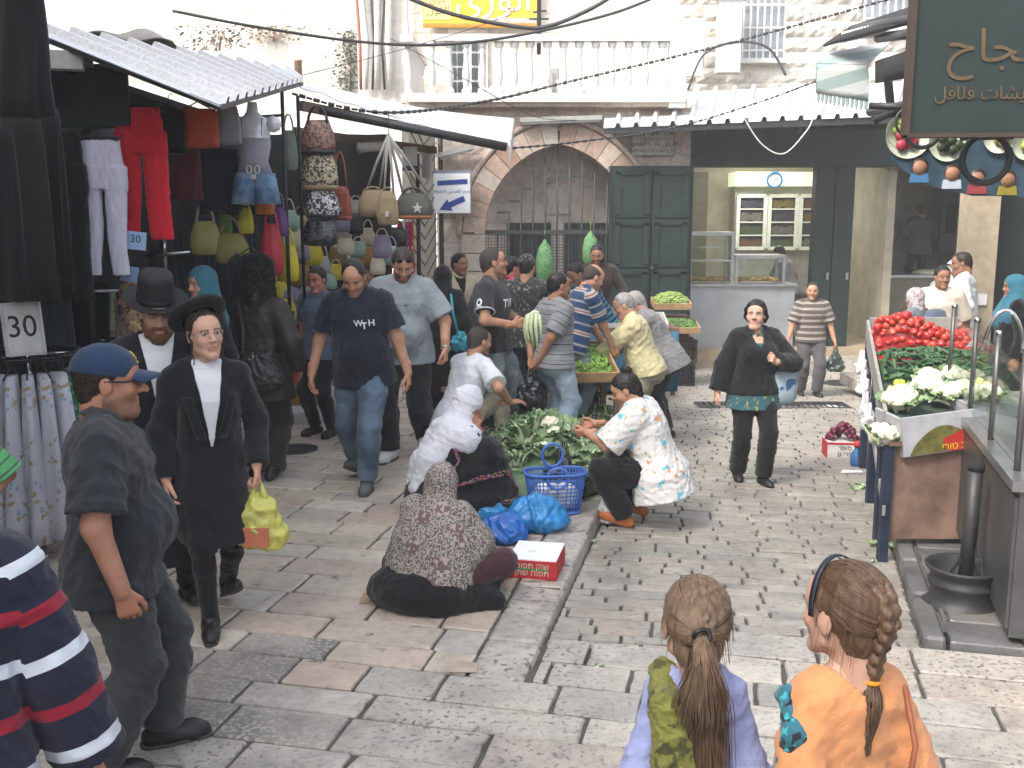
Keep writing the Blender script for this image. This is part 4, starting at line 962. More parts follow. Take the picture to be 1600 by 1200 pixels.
for x_,w_ in((X0-.1,.1),(6.66,.14),(X4,.1)):f=MB();f.box((x_,2.,1.6),(w_,3.5,4.));f.build('partition',M_CREAMW,sh)
fr=empty('fridge',(0,YS+3.1,0),0,'wall of three glass door fridges in the lit shop','fridge')
def PF(px,py,Y=YS+3.1):p=P(px,py,Y);return np.array((p[0],0,p[2]))
a,c=PF(1150,290),PF(1300,460);f=MB();f.box(((a[0]+c[0])/2,.3,(a[2]+c[2])/2),(c[0]-a[0],.5,a[2]-c[2]));f.build('body',plain('fridge_grey',(.36,.35,.31),.5),fr)
a,c=PF(1147,269),PF(1300,291);f=MB();f.box(((a[0]+c[0])/2,.2,(a[2]+c[2])/2),(c[0]-a[0],.7,a[2]-c[2]));f.build('light_box',plain('lit_panel',(.7,.72,.55),.5,emis=((.85,.95,.6,1),.22),bmp=0),fr)
PROD=[plain('stock_'+str(i),c_,.5,var=.5,scale=30,bmp=0)for i,c_ in enumerate(((.12,.06,.03),(.06,.09,.03),(.14,.13,.11),(.04,.04,.06),(.15,.11,.03)))]
M_FR=plain('glowing_cream_frame',(.64,.66,.58),.5,emis=((.75,.8,.6,1),.06),bmp=0)  # faint emission added to fridge frames and shelves to look lit
for i in range(3):
 a,c=PF(1154+49*i,306),PF(1193+49*i,388);d=empty('fridge_door',((a[0]+c[0])/2,-.02,(a[2]+c[2])/2),parent=fr);W_,H_=c[0]-a[0],a[2]-c[2]
 f=MB();f.box((-W_/2,0,0),(.07,.06,H_));f.box((W_/2,0,0),(.07,.06,H_));f.box((0,0,H_/2),(W_,.06,.07));f.box((0,0,-H_/2),(W_,.06,.07));f.build('frame',M_FR,d)
 f=MB();f.box((0,.06,0),(W_-.06,.02,H_-.06));f.build('interior',plain('fridge_dark',(.05,.055,.06),.3),d)
 for k in range(3):f=MB();f.box((0,.02,-H_/2+H_*(k+1)/4),(W_-.07,.05,.025));f.build('shelf',M_FR,d)
 for k in range(4):
  f=MB();g=random.Random(i*7+k)
  for j in range(7):f.box((-W_/2+.1+j*(W_-.2)/6,.03,-H_/2+H_*k/4+.1),(.06,.04,g.uniform(.1,.2)))
  f.build('bottles',PROD[(i+k)%5],d,kind='stuff')
q=P(1210,281,YS+2.9);t=empty('wall_clock',q,0,'round wall clock with a blue rim over the fridges','clock');f=MB();Mx=rx_(90);f.lathe([(.0,0),(.14,0),(.14,.02)],n=24,M=Mx,cap=False);f.build('dial',M_WL,t);f=MB();f.tube([(.145*math.cos(a),-.01,.145*math.sin(a))for a in np.linspace(0,2*math.pi,28)[:-1]],.022,6,closed=True);f.build('rim',plain('blue_rim',(.02,.16,.45),.4),t);f=MB();f.bar((0,-.03,0),(.06,-.03,.05),.012);f.bar((0,-.03,0),(-.03,-.03,-.06),.012);f.build('hands',M_INK,t)
ll=bpy.data.lights.new('shop_lamp','AREA');ll.energy=26;ll.size=1.4;ll.color=(1,.98,.88);lo_=bpy.data.objects.new('shop_lamp',ll);COL.objects.link(lo_);lo_.location=(4.7,YS+2.,3.3)
q0,q1=PF(1076,275,YS+3.6),PF(1106,400,YS+3.6);f=MB();f.box((PF(1091,0,YS+3.6)[0],3.6,(q0[2]+q1[2])/2-.4),(.62,.08,2.6));f.build('inner_door',plain('olive_door',(.12,.11,.07),.6),sh)
YC=YS-.1;ct=empty('shop_counter',P(1160,545,YC),0,'steel shop counter with two glass display cases on top','counter');o_=np.array(P(1160,545,YC));rel=lambda px,py,Y=YC:P(px,py,Y)-o_
a,c=rel(1078,447),rel(1237,562);f=MB();f.box(((a[0]+c[0])/2,.3,(a[2]+c[2])/2),(c[0]-a[0],.6,a[2]-c[2]));f.build('cabinet',plain('counter_steel',(.40,.42,.44),.42,.55,var=.15,scale=3,bscale=12),ct)
f=MB();f.box(((a[0]+c[0])/2,.28,a[2]+.02),(c[0]-a[0]+.06,.7,.04));f.build('worktop',M_STEEL,ct)
M_GLASS,n_,b_=newmat('clear_glass');b_.inputs['Transmission Weight'].default_value=1.;b_.inputs['Roughness'].default_value=.03;b_.inputs['IOR'].default_value=1.06;b_.inputs['Base Color'].default_value=(.9,.97,.94,1);b_.inputs['Specular IOR Level'].default_value=1.
for k,(xa_,xb_,yt)in enumerate(((1078,1145,368),(1150,1226,404))):
 a,c=rel(xa_,yt),rel(xb_,446);W_,H_=c[0]-a[0],a[2]-c[2];d=empty('display_case',((a[0]+c[0])/2,.28,c[2]+.03),parent=ct)
 f=MB()
 for sx in(-1,1):
  for sy in(-1,1):f.box((sx*(W_/2-.02),sy*.25,H_/2),(.045,.045,H_))
 f.box((0,0,H_),(W_+.02,.56,.06));
 if k==0:f.box((0,0,H_*.45),(W_-.04,.5,.02));f.box((0,0,H_*.72),(W_*.6,.4,.02))
 f.build('frame',M_STEEL,d);f=MB();f.box((0,-.25,H_/2),(W_-.08,.006,H_-.05));f.build('pane',M_GLASS,d)
 f=MB();g=random.Random(k)
 for j in range(10):f.lathe([(.03,0),(.07,.02),(.06,.07),(.02,.09)],(-W_/2+.12+j*(W_-.24)/9,g.uniform(-.1,.1),.02),8)
 f.build('food_trays',plain('food_tan',(.4,.24,.09),.6),d,kind='stuff')
q=P(1425,455,YS+2.);t=empty('kitchen_bench',(q[0],q[1],ZS),0,'long dull kitchen bench in the right hand shop','bench');f=MB();f.box((0,0,.55),(2.2,.6,1.1));f.build('cabinet',plain('bench_olive',(.14,.13,.1),.6),t);f=MB();f.box((0,0,1.13),(2.3,.7,.05));f.build('top',M_STEEL,t)
f=MB();f.lathe([(0,0),(.3,0),(.33,.04),(.2,.08),(0,.09)],n=20,cap=False);f.build('bread_tray',plain('pale_bread',(.5,.5,.38),.7),None,'round pale tray on the kitchen bench','tray',loc=(q[0]+.28,q[1]-.05,ZS+1.16))
q=P(1485,345,YS+3.2);t=empty('oven',q,0,'dark oven cabinet in the back of the right hand shop','oven');f=MB();f.box((0,0,.0),(.6,.5,1.35));f.build('body',plain('oven_dark',(.06,.06,.06),.4),t);f=MB();f.box((0,-.27,.05),(.4,.03,.6));f.build('door',MGL,t)
YD=16.88;q0,q1=P(958,264,YD),P(1073,500,YD);gd=empty('green_double_door',((q0[0]+q1[0])/2,YD,0),0,'tall dark green panelled double door between arch and shop','door')
W_,zt=q1[0]-q0[0],q0[2];zb=-.4
for s_ in(-1,1):
 lf_=MB();lf_.box((s_*W_/4,0,(zt+zb)/2),(W_/2-.02,.07,zt-zb));L_=lf_.build('door_leaf',M_GREEN,gd)
 for k in range(4):
  hz=(zt-zb)/4;f=MB();z=zb+hz*(k+.5)
  for(dx,dz,a_,b2)in((0,hz/2-.05,W_/2-.1,.09),(0,-hz/2+.05,W_/2-.1,.05),(-W_/4+.08,0,.09,hz-.1),(W_/4-.08,0,.09,hz-.1)):f.box((s_*W_/4+dx,-.05,z+dz),(a_,.04,b2))
  f.build('panel_moulding',M_GREEN,L_)
f=MB();f.tube([(0.03,-.06,1.2),(.03,-.1,1.2)],.03,8);f.build('lock',M_IRON,gd)
f=MB();f.box((0,.06,(zt+zb)/2),(W_+.1,.08,zt-zb+.1));f.build('frame',M_DGREEN,gd)
q=P(1020,224,YA-.02);sp=empty('street_sign',q,0,'small stone street name plate in three scripts right of the arch','sign');M_PLQ=plain('plaque',(.40,.375,.33),.7)
f=MB();f.box((0,0,.16),(.66,.05,.17));f.box((0,0,-.06),(.66,.05,.24));f.build('plate',M_PLQ,sp)
f=MB();f.box((0,.02,.05),(.72,.05,.5));f.build('surround',plain('frame_grey',(.25,.22,.2),.8),sp)
M_BL=plain('street_blue',(.05,.06,.08),.6,bmp=0)
lettering(heb('דרך שער שכם'),M_BL,sp,(0,-.03,.16),.11);lettering(arabic('طريق باب العمود'),M_BL,sp,(0,-.03,0),.12);lettering('DAMASCUS GATE RD',M_BL,sp,(0,-.03,-.12),.082)
YW=16.7;q=P(706,302,YW);ws=empty('direction_sign',q,R(3),'white square sign with a blue bar, Arabic line and blue arrow','sign');a=P(677,272,YW);c=P(735,334,YW);W_,H_=c[0]-a[0],a[2]-c[2]
f=MB();f.box((0,0,0),(W_,.04,H_));f.build('board',plain('sign_white',(.78,.79,.80),.35,var=.03,bmp=0),ws)
f=MB();f.box((0,.03,.02),(W_+.05,.05,H_+.06));f.build('frame',plain('sign_back',(.2,.22,.26),.5),ws)
M_BLUE=plain('sign_blue',(.02,.06,.27),.4,bmp=0);f=MB();f.prism([(-.23,.12),(.25,.15),(.25,.225),(-.23,.195)],-.026,-.021);f.build('bar_mark',M_BLUE,ws)
f=MB();A,B=np.array((.2,-.08)),np.array((-.2,-.26));d=nrm(B-A);p_=np.array((-d[1],d[0]));h_=A+(B-A)*.58
f.prism([tuple(x)for x in(A+p_*.045,h_+p_*.045,h_+p_*.1,B,h_-p_*.1,h_-p_*.045,A-p_*.045)],-.026,-.021);f.build('arrow_mark',M_BLUE,ws)
lettering(arabic('الحرم القدسي الشريف'),M_BLUE,ws,(0,-.024,.035),.074,ext=.001)
a,c=P(640,300,14.6),P(681,300,16.9);ls=empty('lattice_shutter',(a[0],a[1],0),math.atan2(c[1]-a[1],c[0]-a[0]),'beige roller shutter with diagonal lattice ribs beside the handbag stall','shutter');L_=math.hypot(c[0]-a[0],c[1]-a[1]);zt_=P(660,205,15.5)[2]
f=MB();f.box((L_/2,.05,zt_/2),(L_,.1,zt_));f.build('backing',plain('shutter_beige',(.40,.36,.28),.7),ls)
for k in range(16):
 z=.1+k*.2;f=MB();f.bar((0.02,-.01,z+.35),(L_*.5,-.01,z),.014,.014);f.bar((L_*.5,-.01,z),(L_-.02,-.01,z+.3),.014,.014);f.build('lattice_rib',plain('rib_grey',(.12,.11,.1),.6),ls)
f=MB();f.tube([(L_+.02,-.08,0),(L_+.02,-.08,zt_+.3)],.04,8);f.build('conduit',M_IRON,ls)
M_ZINC=plain('galvanised',(.68,.69,.70),.45,.3,var=.18,scale=40,bmp=.1,bscale=60);M_ZINCW=plain('weathered_sheet',(.58,.58,.57),.55,.25,var=.22,scale=7,bmp=.15)
def corrug(name,A,B,Cc,D,n,amp,m,label,trap=True,sheets=1,cat='roof',th=.006):
 """A-B top edge, D-C eave, ribs run from top to eave"""
 A,B,Cc,D=[np.array(v,float)for v in(A,B,Cc,D)];nn=nrm(np.cross(B-A,D-A));nn=nn if nn[2]>0 else-nn
 t=empty(name,(A+B+Cc+D)/4,0,label,cat);o=np.array(t.location)
 for s_ in range(sheets):
  u0,u1=s_/sheets,(s_+1)/sheets;b=MB();k=n//sheets
  prof=[]
  for i in range(k):
   for(f_,h_)in((0,0),(.62,0),(.70,1),(.86,1),(.94,0)):prof.append(((i+f_)/k,h_*amp))
  prof.append((1,0));vs=[]
  for v in(0,.5,1.):
   for(f_,h_)in prof:u=u0+(u1-u0)*f_;vs.append(A+(B-A)*u+(D-A+(Cc-B-D+A)*u)*v*(1+.01*math.sin(s_*3))+nn*(h_+.004*s_)-o)
  m_=len(prof);N_=len(vs);fs=[(r*m_+i,r*m_+i+1,(r+1)*m_+i+1,(r+1)*m_+i)for r in range(2)for i in range(m_-1)]
  vs2=[v-nn*th for v in vs];b.add(vs+vs2,fs+[tuple(N_+i for i in f_[::-1])for f_ in fs]+[(2*m_+i,2*m_+i+1,N_+2*m_+i+1,N_+2*m_+i)for i in range(m_-1)]+[(i+1,i,N_+i,N_+i+1)for i in range(m_-1)])
  b.build('sheet',m,t)
 return t
r2=corrug('corrugated_roof',P(948,150,18.4),P(1420,128,18.4),P(1400,182,16.3),P(943,200,16.3),16,.07,M_ZINCW,'weathered corrugated roof over the two shops',sheets=4)
f=MB();f.bar(P(945,204,16.35)-np.array(r2.location),P(1400,187,16.35)-np.array(r2.location),.06,.1);f.build('eave_beam',M_DARK,r2)
f=MB()
for x in(960,1100,1250):f.bar(P(x,206,16.4)-np.array(r2.location),P(x,190,18.)-np.array(r2.location),.06)
f.build('rafters',M_DARK,r2)
# ================================================================== PEOPLE
T_SK=(.43,.24,.155);D_SK=(.33,.175,.11);L_SK=(.53,.33,.245)
HB=hairmat('black_hair',(.012,.010,.009));HD=hairmat('dark_brown_hair',(.03,.019,.013));HG=hairmat('grey_hair',(.28,.27,.26),.6);HBR=hairmat('brown_hair',(.085,.05,.03));HRED=hairmat('red_beard',(.13,.055,.025));HBUZZ=hairmat('cropped_hair',(.05,.042,.038),.8)
F_NAVY=fabric('navy_knit',(.008,.013,.026));F_CHAR=fabric('charcoal_knit',(.023,.027,.032));F_GREY=fabric('grey_blue_jersey',(.24,.27,.29));F_BLACK=fabric('black_cloth',(.0065,.0065,.008));F_COAT=fabric('black_wool',(.0075,.008,.0105));F_WHITE=fabric('white_cotton',(.62,.635,.67),var=.05)
F_JEANS=fabric('blue_denim',(.045,.075,.115),fade=((.16,.22,.30,1),4.));F_LJEANS=fabric('light_denim',(.20,.27,.35),fade=((.36,.43,.5,1),4.));F_OJEANS=fabric('washed_denim',(.11,.15,.16),fade=((.25,.29,.28,1),4.));F_DJEANS=fabric('green_black_denim',(.03,.034,.037),fade=((.058,.064,.066,1),3.));F_DKTR=fabric('dark_grey_trouser',(.013,.014,.015));F_GTR=fabric('grey_trouser',(.07,.068,.072));F_KHAKI=fabric('khaki_trouser',(.25,.235,.17))
M_LEATH=plain('black_leather',(.015,.014,.014),.42,var=.3,bmp=.2,bscale=120);M_GSHOE=plain('grey_shoe',(.10,.10,.095),.7);M_WSHOE=plain('white_trainer',(.6,.6,.58),.5);M_SOLE=plain('shoe_sole',(.05,.048,.045),.7);M_GOLD=plain('pale_metal',(.5,.48,.44),.3,.9,bmp=0);M_LENS=plain('sunglass_lens',(.008,.008,.01),.08,spec=.8,bmp=0)
M_PRINT=plain('white_print',(.68,.70,.72),.7,var=.05,bmp=0)
def at(px,Y,z=0.):p=P(px,400,Y);return np.array((p[0],Y,roadz(p[0],Y)if z=='r' else z))
def hat_lathe(p,prof,name,m,c=(0,0,0),tilt=0.,n=28,sy=1.18,parent=None):
 b=MB();M=p.Mh@rx_(tilt)@np.diag((1,sy,1));b.lathe([(r*p.hs*p.sc,z*p.hs*p.sc)for r,z in prof],p.H(*c),n,M=M,cap=False);return p.put(b,name,m,parent)
p=Fig('balding man in a navy polo and faded jeans walking forward, looking down',G(572,757),172,1.80,g=1.12,belly=.08,lean=4,side=3,head=(4,32,0),stubble=.35,skin=T_SK,lw=(-.36,.04,.86),rw=(.37,.10,.86),lf=(-.06,.17,.085),rf=(.13,-.24,.12),rfp=-22,lfy=6,rfy=-10,lc=22,rc=26,ld=(-.05,.12,-1),rd=(.0,.15,-1),seed=11).body()
p.trousers(F_JEANS,e0=.02,e1=.028,hem=.075,wr=.009);p.top(F_NAVY,'polo_shirt',.72,.022,-.15,.022,collar=F_NAVY,wr=.009,flare=.036);S_=p.S;p.shoes(M_GSHOE,sole=M_SOLE);p.hair(HB,'receding',.008)
p.decal(S_,'W  H',M_PRINT,(-.085,.2,.34),(0,1,.1),(0,0,1),.066,'chest_print');p.decal(S_,'T',M_PRINT,(-.085,.2,.32),(0,1,.1),(0,0,1),.07,'chest_print')
p=Fig('heavy man in a pale grey tee with sunglasses pushed up on his hair',G(634,712),168,1.84,g=1.22,belly=.16,lean=3,head=(24,28,0),stubble=.75,skin=T_SK,lw=(-.40,.16,.93),ld=(-.02,.2,-1),rw=(.40,0,.88),lf=(-.12,-.2,.11),lfp=-18,rf=(.08,.16,.085),lc=45,seed=23).body()
p.trousers(F_DKTR,e0=.024,e1=.035,hem=.085,wr=.012);p.top(F_GREY,'tee_shirt',.85,.022,-.13,.03,wr=.010,neck=.074,flare=.035);S_=p.S;p.shoes(M_WSHOE,sole=M_SOLE,big=1.1);p.hair(HD,'short',.01);p.glasses(M_IRON if False else M_LEATH,M_LENS,up=.085,name='sunglasses')
sw=bpy.data.meshes.new('swoosh');sw.from_pydata([(-.028,.004,0),(-.02,-.008,0),(.0,-.004,0),(.034,.016,0),(-.004,.003,0),(-.018,.0,0)],[],[(0,1,5),(1,2,4,5),(2,3,4)]);p.decal(S_,'',M_INK,(-.09,.2,.36),(0,1,.1),(0,0,1),.05,'chest_mark',me=sw)
b=MB();c=p.wr[-1];d=nrm(p.wr[-1]-p.el[-1]);u=nrm(np.cross(d,(1,0,0)));v=np.cross(d,u);b.tube([(c-d*.01+(u*math.cos(a)+v*math.sin(a))*.034)*p.sc for a in np.linspace(0,2*math.pi,16)[:-1]],.009,6,closed=True);b.box((c-d*.01+np.array((-.036,.004,0)))*p.sc,(.014,.03,.032));p.put(b,'wrist_watch',M_GOLD)
p=Fig('stout man in a blue cap, sunglasses and charcoal polo at front left',G(198,1192),-74,1.63,g=1.28,belly=.12,lean=0,curve=.01,head=(2,2,0),hs=1.16,stubble=.5,skin=(.40,.205,.135),neck=.15,rw=(.34,.06,.87),rd=(-.02,.22,-1),rc=50,re=(.6,-.8,-.2),lw=(-.42,.10,.85),lc=40,rt=(0,1,.2),lf=(-.13,.14,.085),rf=(.12,-.08,.085),seed=31).body()
p.trousers(F_DJEANS,'jeans',e0=.022,e1=.035,hem=.088,wr=.010);p.top(F_CHAR,'polo_shirt',.82,.024,-.15,.03,collar=F_CHAR,wr=.012,wf=20.,flare=.036);p.shoes(M_LEATH,sole=M_SOLE,big=1.1);p.hair(HD,'crop',.005);p.glasses(M_LEATH,M_LENS,name='sunglasses')
CAPB=fabric('cap_blue',(.014,.034,.08),.85,var=.15)
S=Sdf(.01);S.ell(p.hp(0,-.014,.05),np.array((.087,.109,.088))*p.hs,p.Mh);S.cut(p.hp(0,0,.036),p.Mh@nrm((0,-.1,-1)));cp=skin_obj('cap',[S.mesh(p.rh)],CAPB,p.root,p.sc,.0015,30.)
b=MB();b.grid(lambda u,v:p.H(.076*math.sin((u-.5)*2.5),.072+.02*math.cos((u-.5)*2.5)+v*.078*math.cos((u-.5)*2.2),.048-.014*v-.024*(2*u-1)**2),15,6,.006);p.put(b,'peak',CAPB,cp)
M_YEL=plain('yellow_thread',(.62,.47,.03),.7,bmp=0);b=MB()
def capf(a,e):v=np.array((math.sin(a)*math.cos(e),math.cos(a)*math.cos(e),math.sin(e)));return p.H(*(np.array((0,-.014,.05))+v*np.array((.0885,.1105,.0895))))
for(a0,e0,r)in((-.25,.5,.2),):b.tube([capf(a0+r*math.cos(t),e0+r*.85*math.sin(t))for t in np.linspace(0,2*math.pi,14)[:-1]],.0035,5,closed=True)
for t in(0.4,1.5,2.6,3.6,4.7,5.6):b.tube([capf(-.25,.5),capf(-.25+.19*math.cos(t),.5+.16*math.sin(t))],.004,5)
b.tube([capf(-.5,.22),capf(.0,.24)],.006,5);p.put(b,'embroidered_badge',M_YEL,cp)
b=MB();b.tube([capf(0,1.57)+np.array((0,0,.004)),capf(0,1.57)+np.array((0,0,.01))],.008,8);p.put(b,'cap_button',CAPB,cp)
def kapote(p,hemz,fl=.26):
 z0=hemz;hp_=p.hip[2];g=.5+.5*p.g
 p.gown(F_COAT,'long_coat',(z0,.6,hp_-.05,hp_+.14,hp_+.3),(fl,.225,.2*g,.178*g,.18*g),(.27,.21,.16*g,.14*g,.14*g),cy=(0,.01,.01,.012,.012),wr=.012,wf=12.,top=.1,e=.018,sleeve=1.97,loose=.014,neck=.07)
p=Fig('red bearded man in spectacles, tall black hat and long black coat',G(268,946),202,1.75,g=1.02,lean=4,head=(6,14,0),stubble=.1,skin=L_SK,rw=(.26,.24,.98),rd=(-.2,.8,-.5),rc=35,rt=(-.6,.3,.5),lw=(-.3,.05,.87),lf=(-.1,-.12,.09),rf=(.1,.1,.085),seed=41).body(brow=(.12,.06,.03))
kapote(p,.3);p.inset(F_WHITE,w=.085,z0=.16,z1=.55,e=.032,tip=.005,r=.05);p.trousers(F_BLACK,e0=.015,e1=.02);p.shoes(M_LEATH,sole=M_SOLE);p.hair(HRED if False else HD,'short',.006);p.beard(HRED,1.3);p.glasses(M_GOLD)
M_FELT=plain('black_felt',(.012,.012,.013),.75,var=.25,bmp=.25,bscale=200);o=hat_lathe(p,[(.0,.135),(.05,.137),(.078,.125),(.083,.1),(.0865,.0),(.0875,-.012),(.11,-.014),(.15,-.006),(.156,.002),(.15,-.001),(.11,-.009),(.08,-.008)],'tall_hat',M_FELT,(0,-.01,.078),-6)
hat_lathe(p,[(.0885,.022),(.0895,.02),(.09,-.008),(.088,-.009)],'hat_band',plain('black_ribbon',(.02,.02,.022),.4),(0,-.01,.078),-6,parent=o)
p=Fig('young man with side curls and wide black hat carrying a yellow bag',G(340,968),204,1.62,neck=.172,g=.84,lean=3,head=(14,-2,4),hs=1.1,skin=L_SK,lw=(-.235,.12,.90),ld=(0,.1,-1),lc=70,rw=(.24,.06,.86),rc=30,lf=(-.1,-.26,.13),lfp=-25,rf=(.06,.18,.085),seed=53).body(brow=(.05,.03,.02))
kapote(p,.50,.19);p.inset(F_WHITE,w=.075,z0=.1,z1=.54,e=.034,tip=.004,r=.053);p.trousers(F_BLACK,'stockings',e0=.012,e1=.008);p.shoes(M_LEATH,sole=M_SOLE);p.hair(HD,'crop',.005);p.glasses(M_GOLD)
o=hat_lathe(p,[(.0,.062),(.05,.064),(.078,.055),(.085,.03),(.088,.0),(.11,.003),(.138,.012),(.144,.022),(.139,.02),(.11,.011),(.085,-.004)],'round_hat',M_FELT,(0,-.05,.085),36)
for q in(-1,1):
 b=MB();b.tube([p.H(q*(.078+.004*math.sin(t*14)),.016+.006*math.cos(t*14),.03-.17*t)for t in np.linspace(0,1,18)],[.0065-.0035*t for t in np.linspace(0,1,18)],6);p.put(b,'side_curl',HD)
b=MB()
for k in range(3):
 q_=p.tp(0,p.ry[3]+.045,.26-.09*k)
for q in(-1,1):b.grid(lambda u,v:(p.tp(q*(.03+.065*v+.05*u),p.ry[4]+.046-.02*u,.16+.24*v))*p.sc,4,6,.006)
p.put(b,'lapels',F_COAT);young=p
p=Fig('woman with black curls in a dark leather jacket walking away',G(415,745),-12,1.70,'f',g=1.12,lean=2,head=(-6,4,0),lw=(-.32,.08,.9),rw=(.3,.06,.92),lf=(-.1,.02,.085),rf=(.1,-.1,.1),rfp=-15,seed=61,skin=D_SK).body()
F_LEA=plain('brown_leather',(.02,.014,.012),.55,var=.3,bmp=.15,bscale=22,dist=.01);p.trousers(fabric('dark_brown_trouser',(.022,.017,.015)),e0=.025,e1=.04,hem=.105);p.top(F_LEA,'leather_jacket',1.95,.03,-.26,.02,collar=F_LEA,wr=.007,flare=.05,wf=18);p.shoes(M_LEATH)
g_=np.random.RandomState(4);S=Sdf(.03);S.ell(p.hp(0,-.015,.05),(.084,.103,.092));S.cap(p.hp(0,-.05,.0),p.hp(0,-.06,-.13),.085,.095);S.ell(p.hp(0,.13,0),(.065,.09,.09),sub=True);hb_=skin_obj('curly_hair',[S.mesh(p.rh*1.4)],HB,p.root,p.sc,.006,60.,3);cu_=[]
for i in range(520):
 a=g_.uniform(-2.75,2.75)+math.pi;zt=g_.uniform(-.1,.13);ph=g_.uniform(0,6);L=g_.uniform(.12,.22);fr=g_.uniform(14,22);rr=g_.uniform(.9,1.1)
 cu_.append([p.H(math.sin(a)*(.088+.03*t)*rr+.007*math.sin(fr*t+ph),-.02+math.cos(a)*(.105+.02*t)*rr+.007*math.cos(fr*t+ph),max(zt,-.1)-L*t+.03*(1-t))for t in np.linspace(0,1,16)])
strand_mesh('hair_curls',cu_,.0038,.0022,HB,hb_,4)['kind']='stuff'
leather=p
F_TEAL=fabric('teal_scarf',(.035,.15,.20));p=Fig('woman in a plain teal headscarf looking left behind the tall black hat',at(318,7.7),120,1.72,'f',head=(20,6,0),seed=71,skin=L_SK).body();p.gown(F_BLACK,'robe',(.05,.6,1.05,1.25),(.3,.25,.19,.18),(.25,.2,.15,.14),top=.1,sleeve=1.95);p.scarf(F_TEAL,drape=[(p.hp(0,-.02,-.06),p.tp(0,0,.42),.1,.17),(p.tp(-.1,.02,.44),p.tp(.1,.02,.44),.09,.09)])
F_PATS=fabric('tan_print_scarf',(.26,.17,.1),spots=[(26,.55,(.12,.03,.02,1)),(22,.58,(.35,.28,.12,1))]);p=Fig('woman in a brown print headscarf half hidden left of the tall hat',at(212,7.2),100,1.66,'f',head=(10,10,0),seed=73,skin=T_SK).body();p.gown(F_PATS,'robe',(.05,.6,1.05,1.25),(.3,.25,.19,.18),(.25,.2,.15,.14),top=.1,sleeve=1.95);p.scarf(F_PATS,drape=[(p.hp(0,-.02,-.06),p.tp(0,0,.42),.1,.17)])
p=Fig('flush faced man glimpsed just behind the balding man\'s right shoulder',at(496,9.6),150,1.62,head=(10,10,0),seed=81,skin=(.5,.22,.16)).body();p.trousers(F_DKTR);p.top(fabric('blue_check',(.1,.14,.22)));p.hair(HB)
p=Fig('dark haired woman in black stooping between the handbag stall and the grey t-shirt man',at(588,11.2),150,1.62,'f',lean=14,head=(0,20,0),seed=83,skin=T_SK).body();p.trousers(F_BLACK);p.top(F_BLACK,'jacket',1.95,.02);p.hair(HB,'short',.015)
p=Fig('woman in black abaya and headscarf from behind with a turquoise strap',G(694,655),-18,1.58,'f',g=1.12,head=(-10,0,0),seed=91,skin=T_SK).body();p.gown(F_BLACK,'abaya',(.02,.5,.9,1.1,1.28),(.34,.29,.25,.22,.2),(.28,.24,.21,.19,.17),top=.08,sleeve=1.95,e=.03,loose=.05)
p.scarf(F_BLACK,open_=.05,e=.014,drape=[(p.hp(0,-.03,-.05),p.tp(0,-.03,.4),.1,.17),(p.tp(-.12,-.02,.4),p.tp(.12,-.02,.4),.1,.1)])
M_TURQ=plain('turquoise_plastic',(.04,.33,.42),.35,trans=.15);b=MB();b.tube([p.tp(.02,.03,.57)*p.sc,p.tp(.14,-.1,.5)*p.sc,p.tp(.2,-.2,.3)*p.sc,p.tp(.27,-.16,0)*p.sc],.014,6);abaya_strap=(p,b)
p=Fig('dark haired man in an open beige shirt over a black vest near the wall',at(716,11.6),205,1.66,g=1.02,head=(22,4,0),seed=101,skin=D_SK,stubble=.3).body();p.trousers(F_DKTR);p.top(fabric('beige_shirt',(.46,.42,.29)),'shirt',1.9,.018,-.16,collar=fabric('beige_shirt',0));p.inset(F_BLACK,'vest',w=.07,z0=.3,e=.024);p.hair(HB)
p=Fig('balding older man in a dark grey shirt behind the young man with the cauliflower',at(773,10.9),215,1.64,g=1.05,head=(0,4,0),seed=103,skin=(.5,.25,.18)).body();p.trousers(F_DKTR);p.top(fabric('slate_shirt',(.07,.075,.085)),'shirt',1.9,.016,collar=fabric('slate_shirt',0));p.hair(HG,'ring',.006)
p=Fig('young man in a white tee sitting low with his back turned',at(712,8.75),-48,1.74,hip=(0,0,.36),lean=20,curve=.03,head=(-8,6,0),seed=111,skin=T_SK,stubble=.3,lf=(-.16,.42,.085),rf=(.2,.36,.085),lw=(-.08,.34,.98),le=(-.4,-.3,-1),ld=(.2,.3,1),lc=50,rw=(.36,.30,.50),rd=(.3,.9,0),re=(1,-.6,-.2)).body()
p.trousers(fabric('beige_trouser',(.3,.27,.2)));p.top(F_WHITE,'tee_shirt',.8,.018,-.2,.025,wr=.007);p.shoes(M_GSHOE);p.hair(HBUZZ,'short',.005,line=.004,bumpy=.001);sitter=p
p=Fig('crop haired young man in a black printed tee holding up a cauliflower',at(770,9.25),-108,1.80,g=.98,head=(26,-6,0),seed=121,skin=T_SK,stubble=.25,rw=(.17,.24,1.10),re=(.9,-.8,-.1),rd=(-.75,.6,.05),rc=30,rt=(-.1,0,1),lw=(-.12,.30,1.08),ld=(.1,1,0),lc=35,lt=(0,0,1),lf=(-.12,.1,.085),rf=(.1,-.1,.085),le=(-.6,-.6,-.5)).body()
p.trousers(F_OJEANS,'jeans',e0=.024,e1=.038,hem=.088,wr=.012);p.top(fabric('black_tee',(.03,.031,.033)),'tee_shirt',.72,.017,-.08,.02,wr=.008);S_=p.S;p.shoes(M_GSHOE);p.hair(HBUZZ,'short',.005,bumpy=.001)
p.decal(S_,'TYR',M_PRINT,(.03,.2,.34),(.1,1,0),(0,0,1),.10,'chest_print')
b=MB();c0=p.sh[1]+(p.el[1]-p.sh[1])*.42;d=nrm(p.el[1]-p.sh[1]);rg=bpy.data.meshes.new('ring');k=14
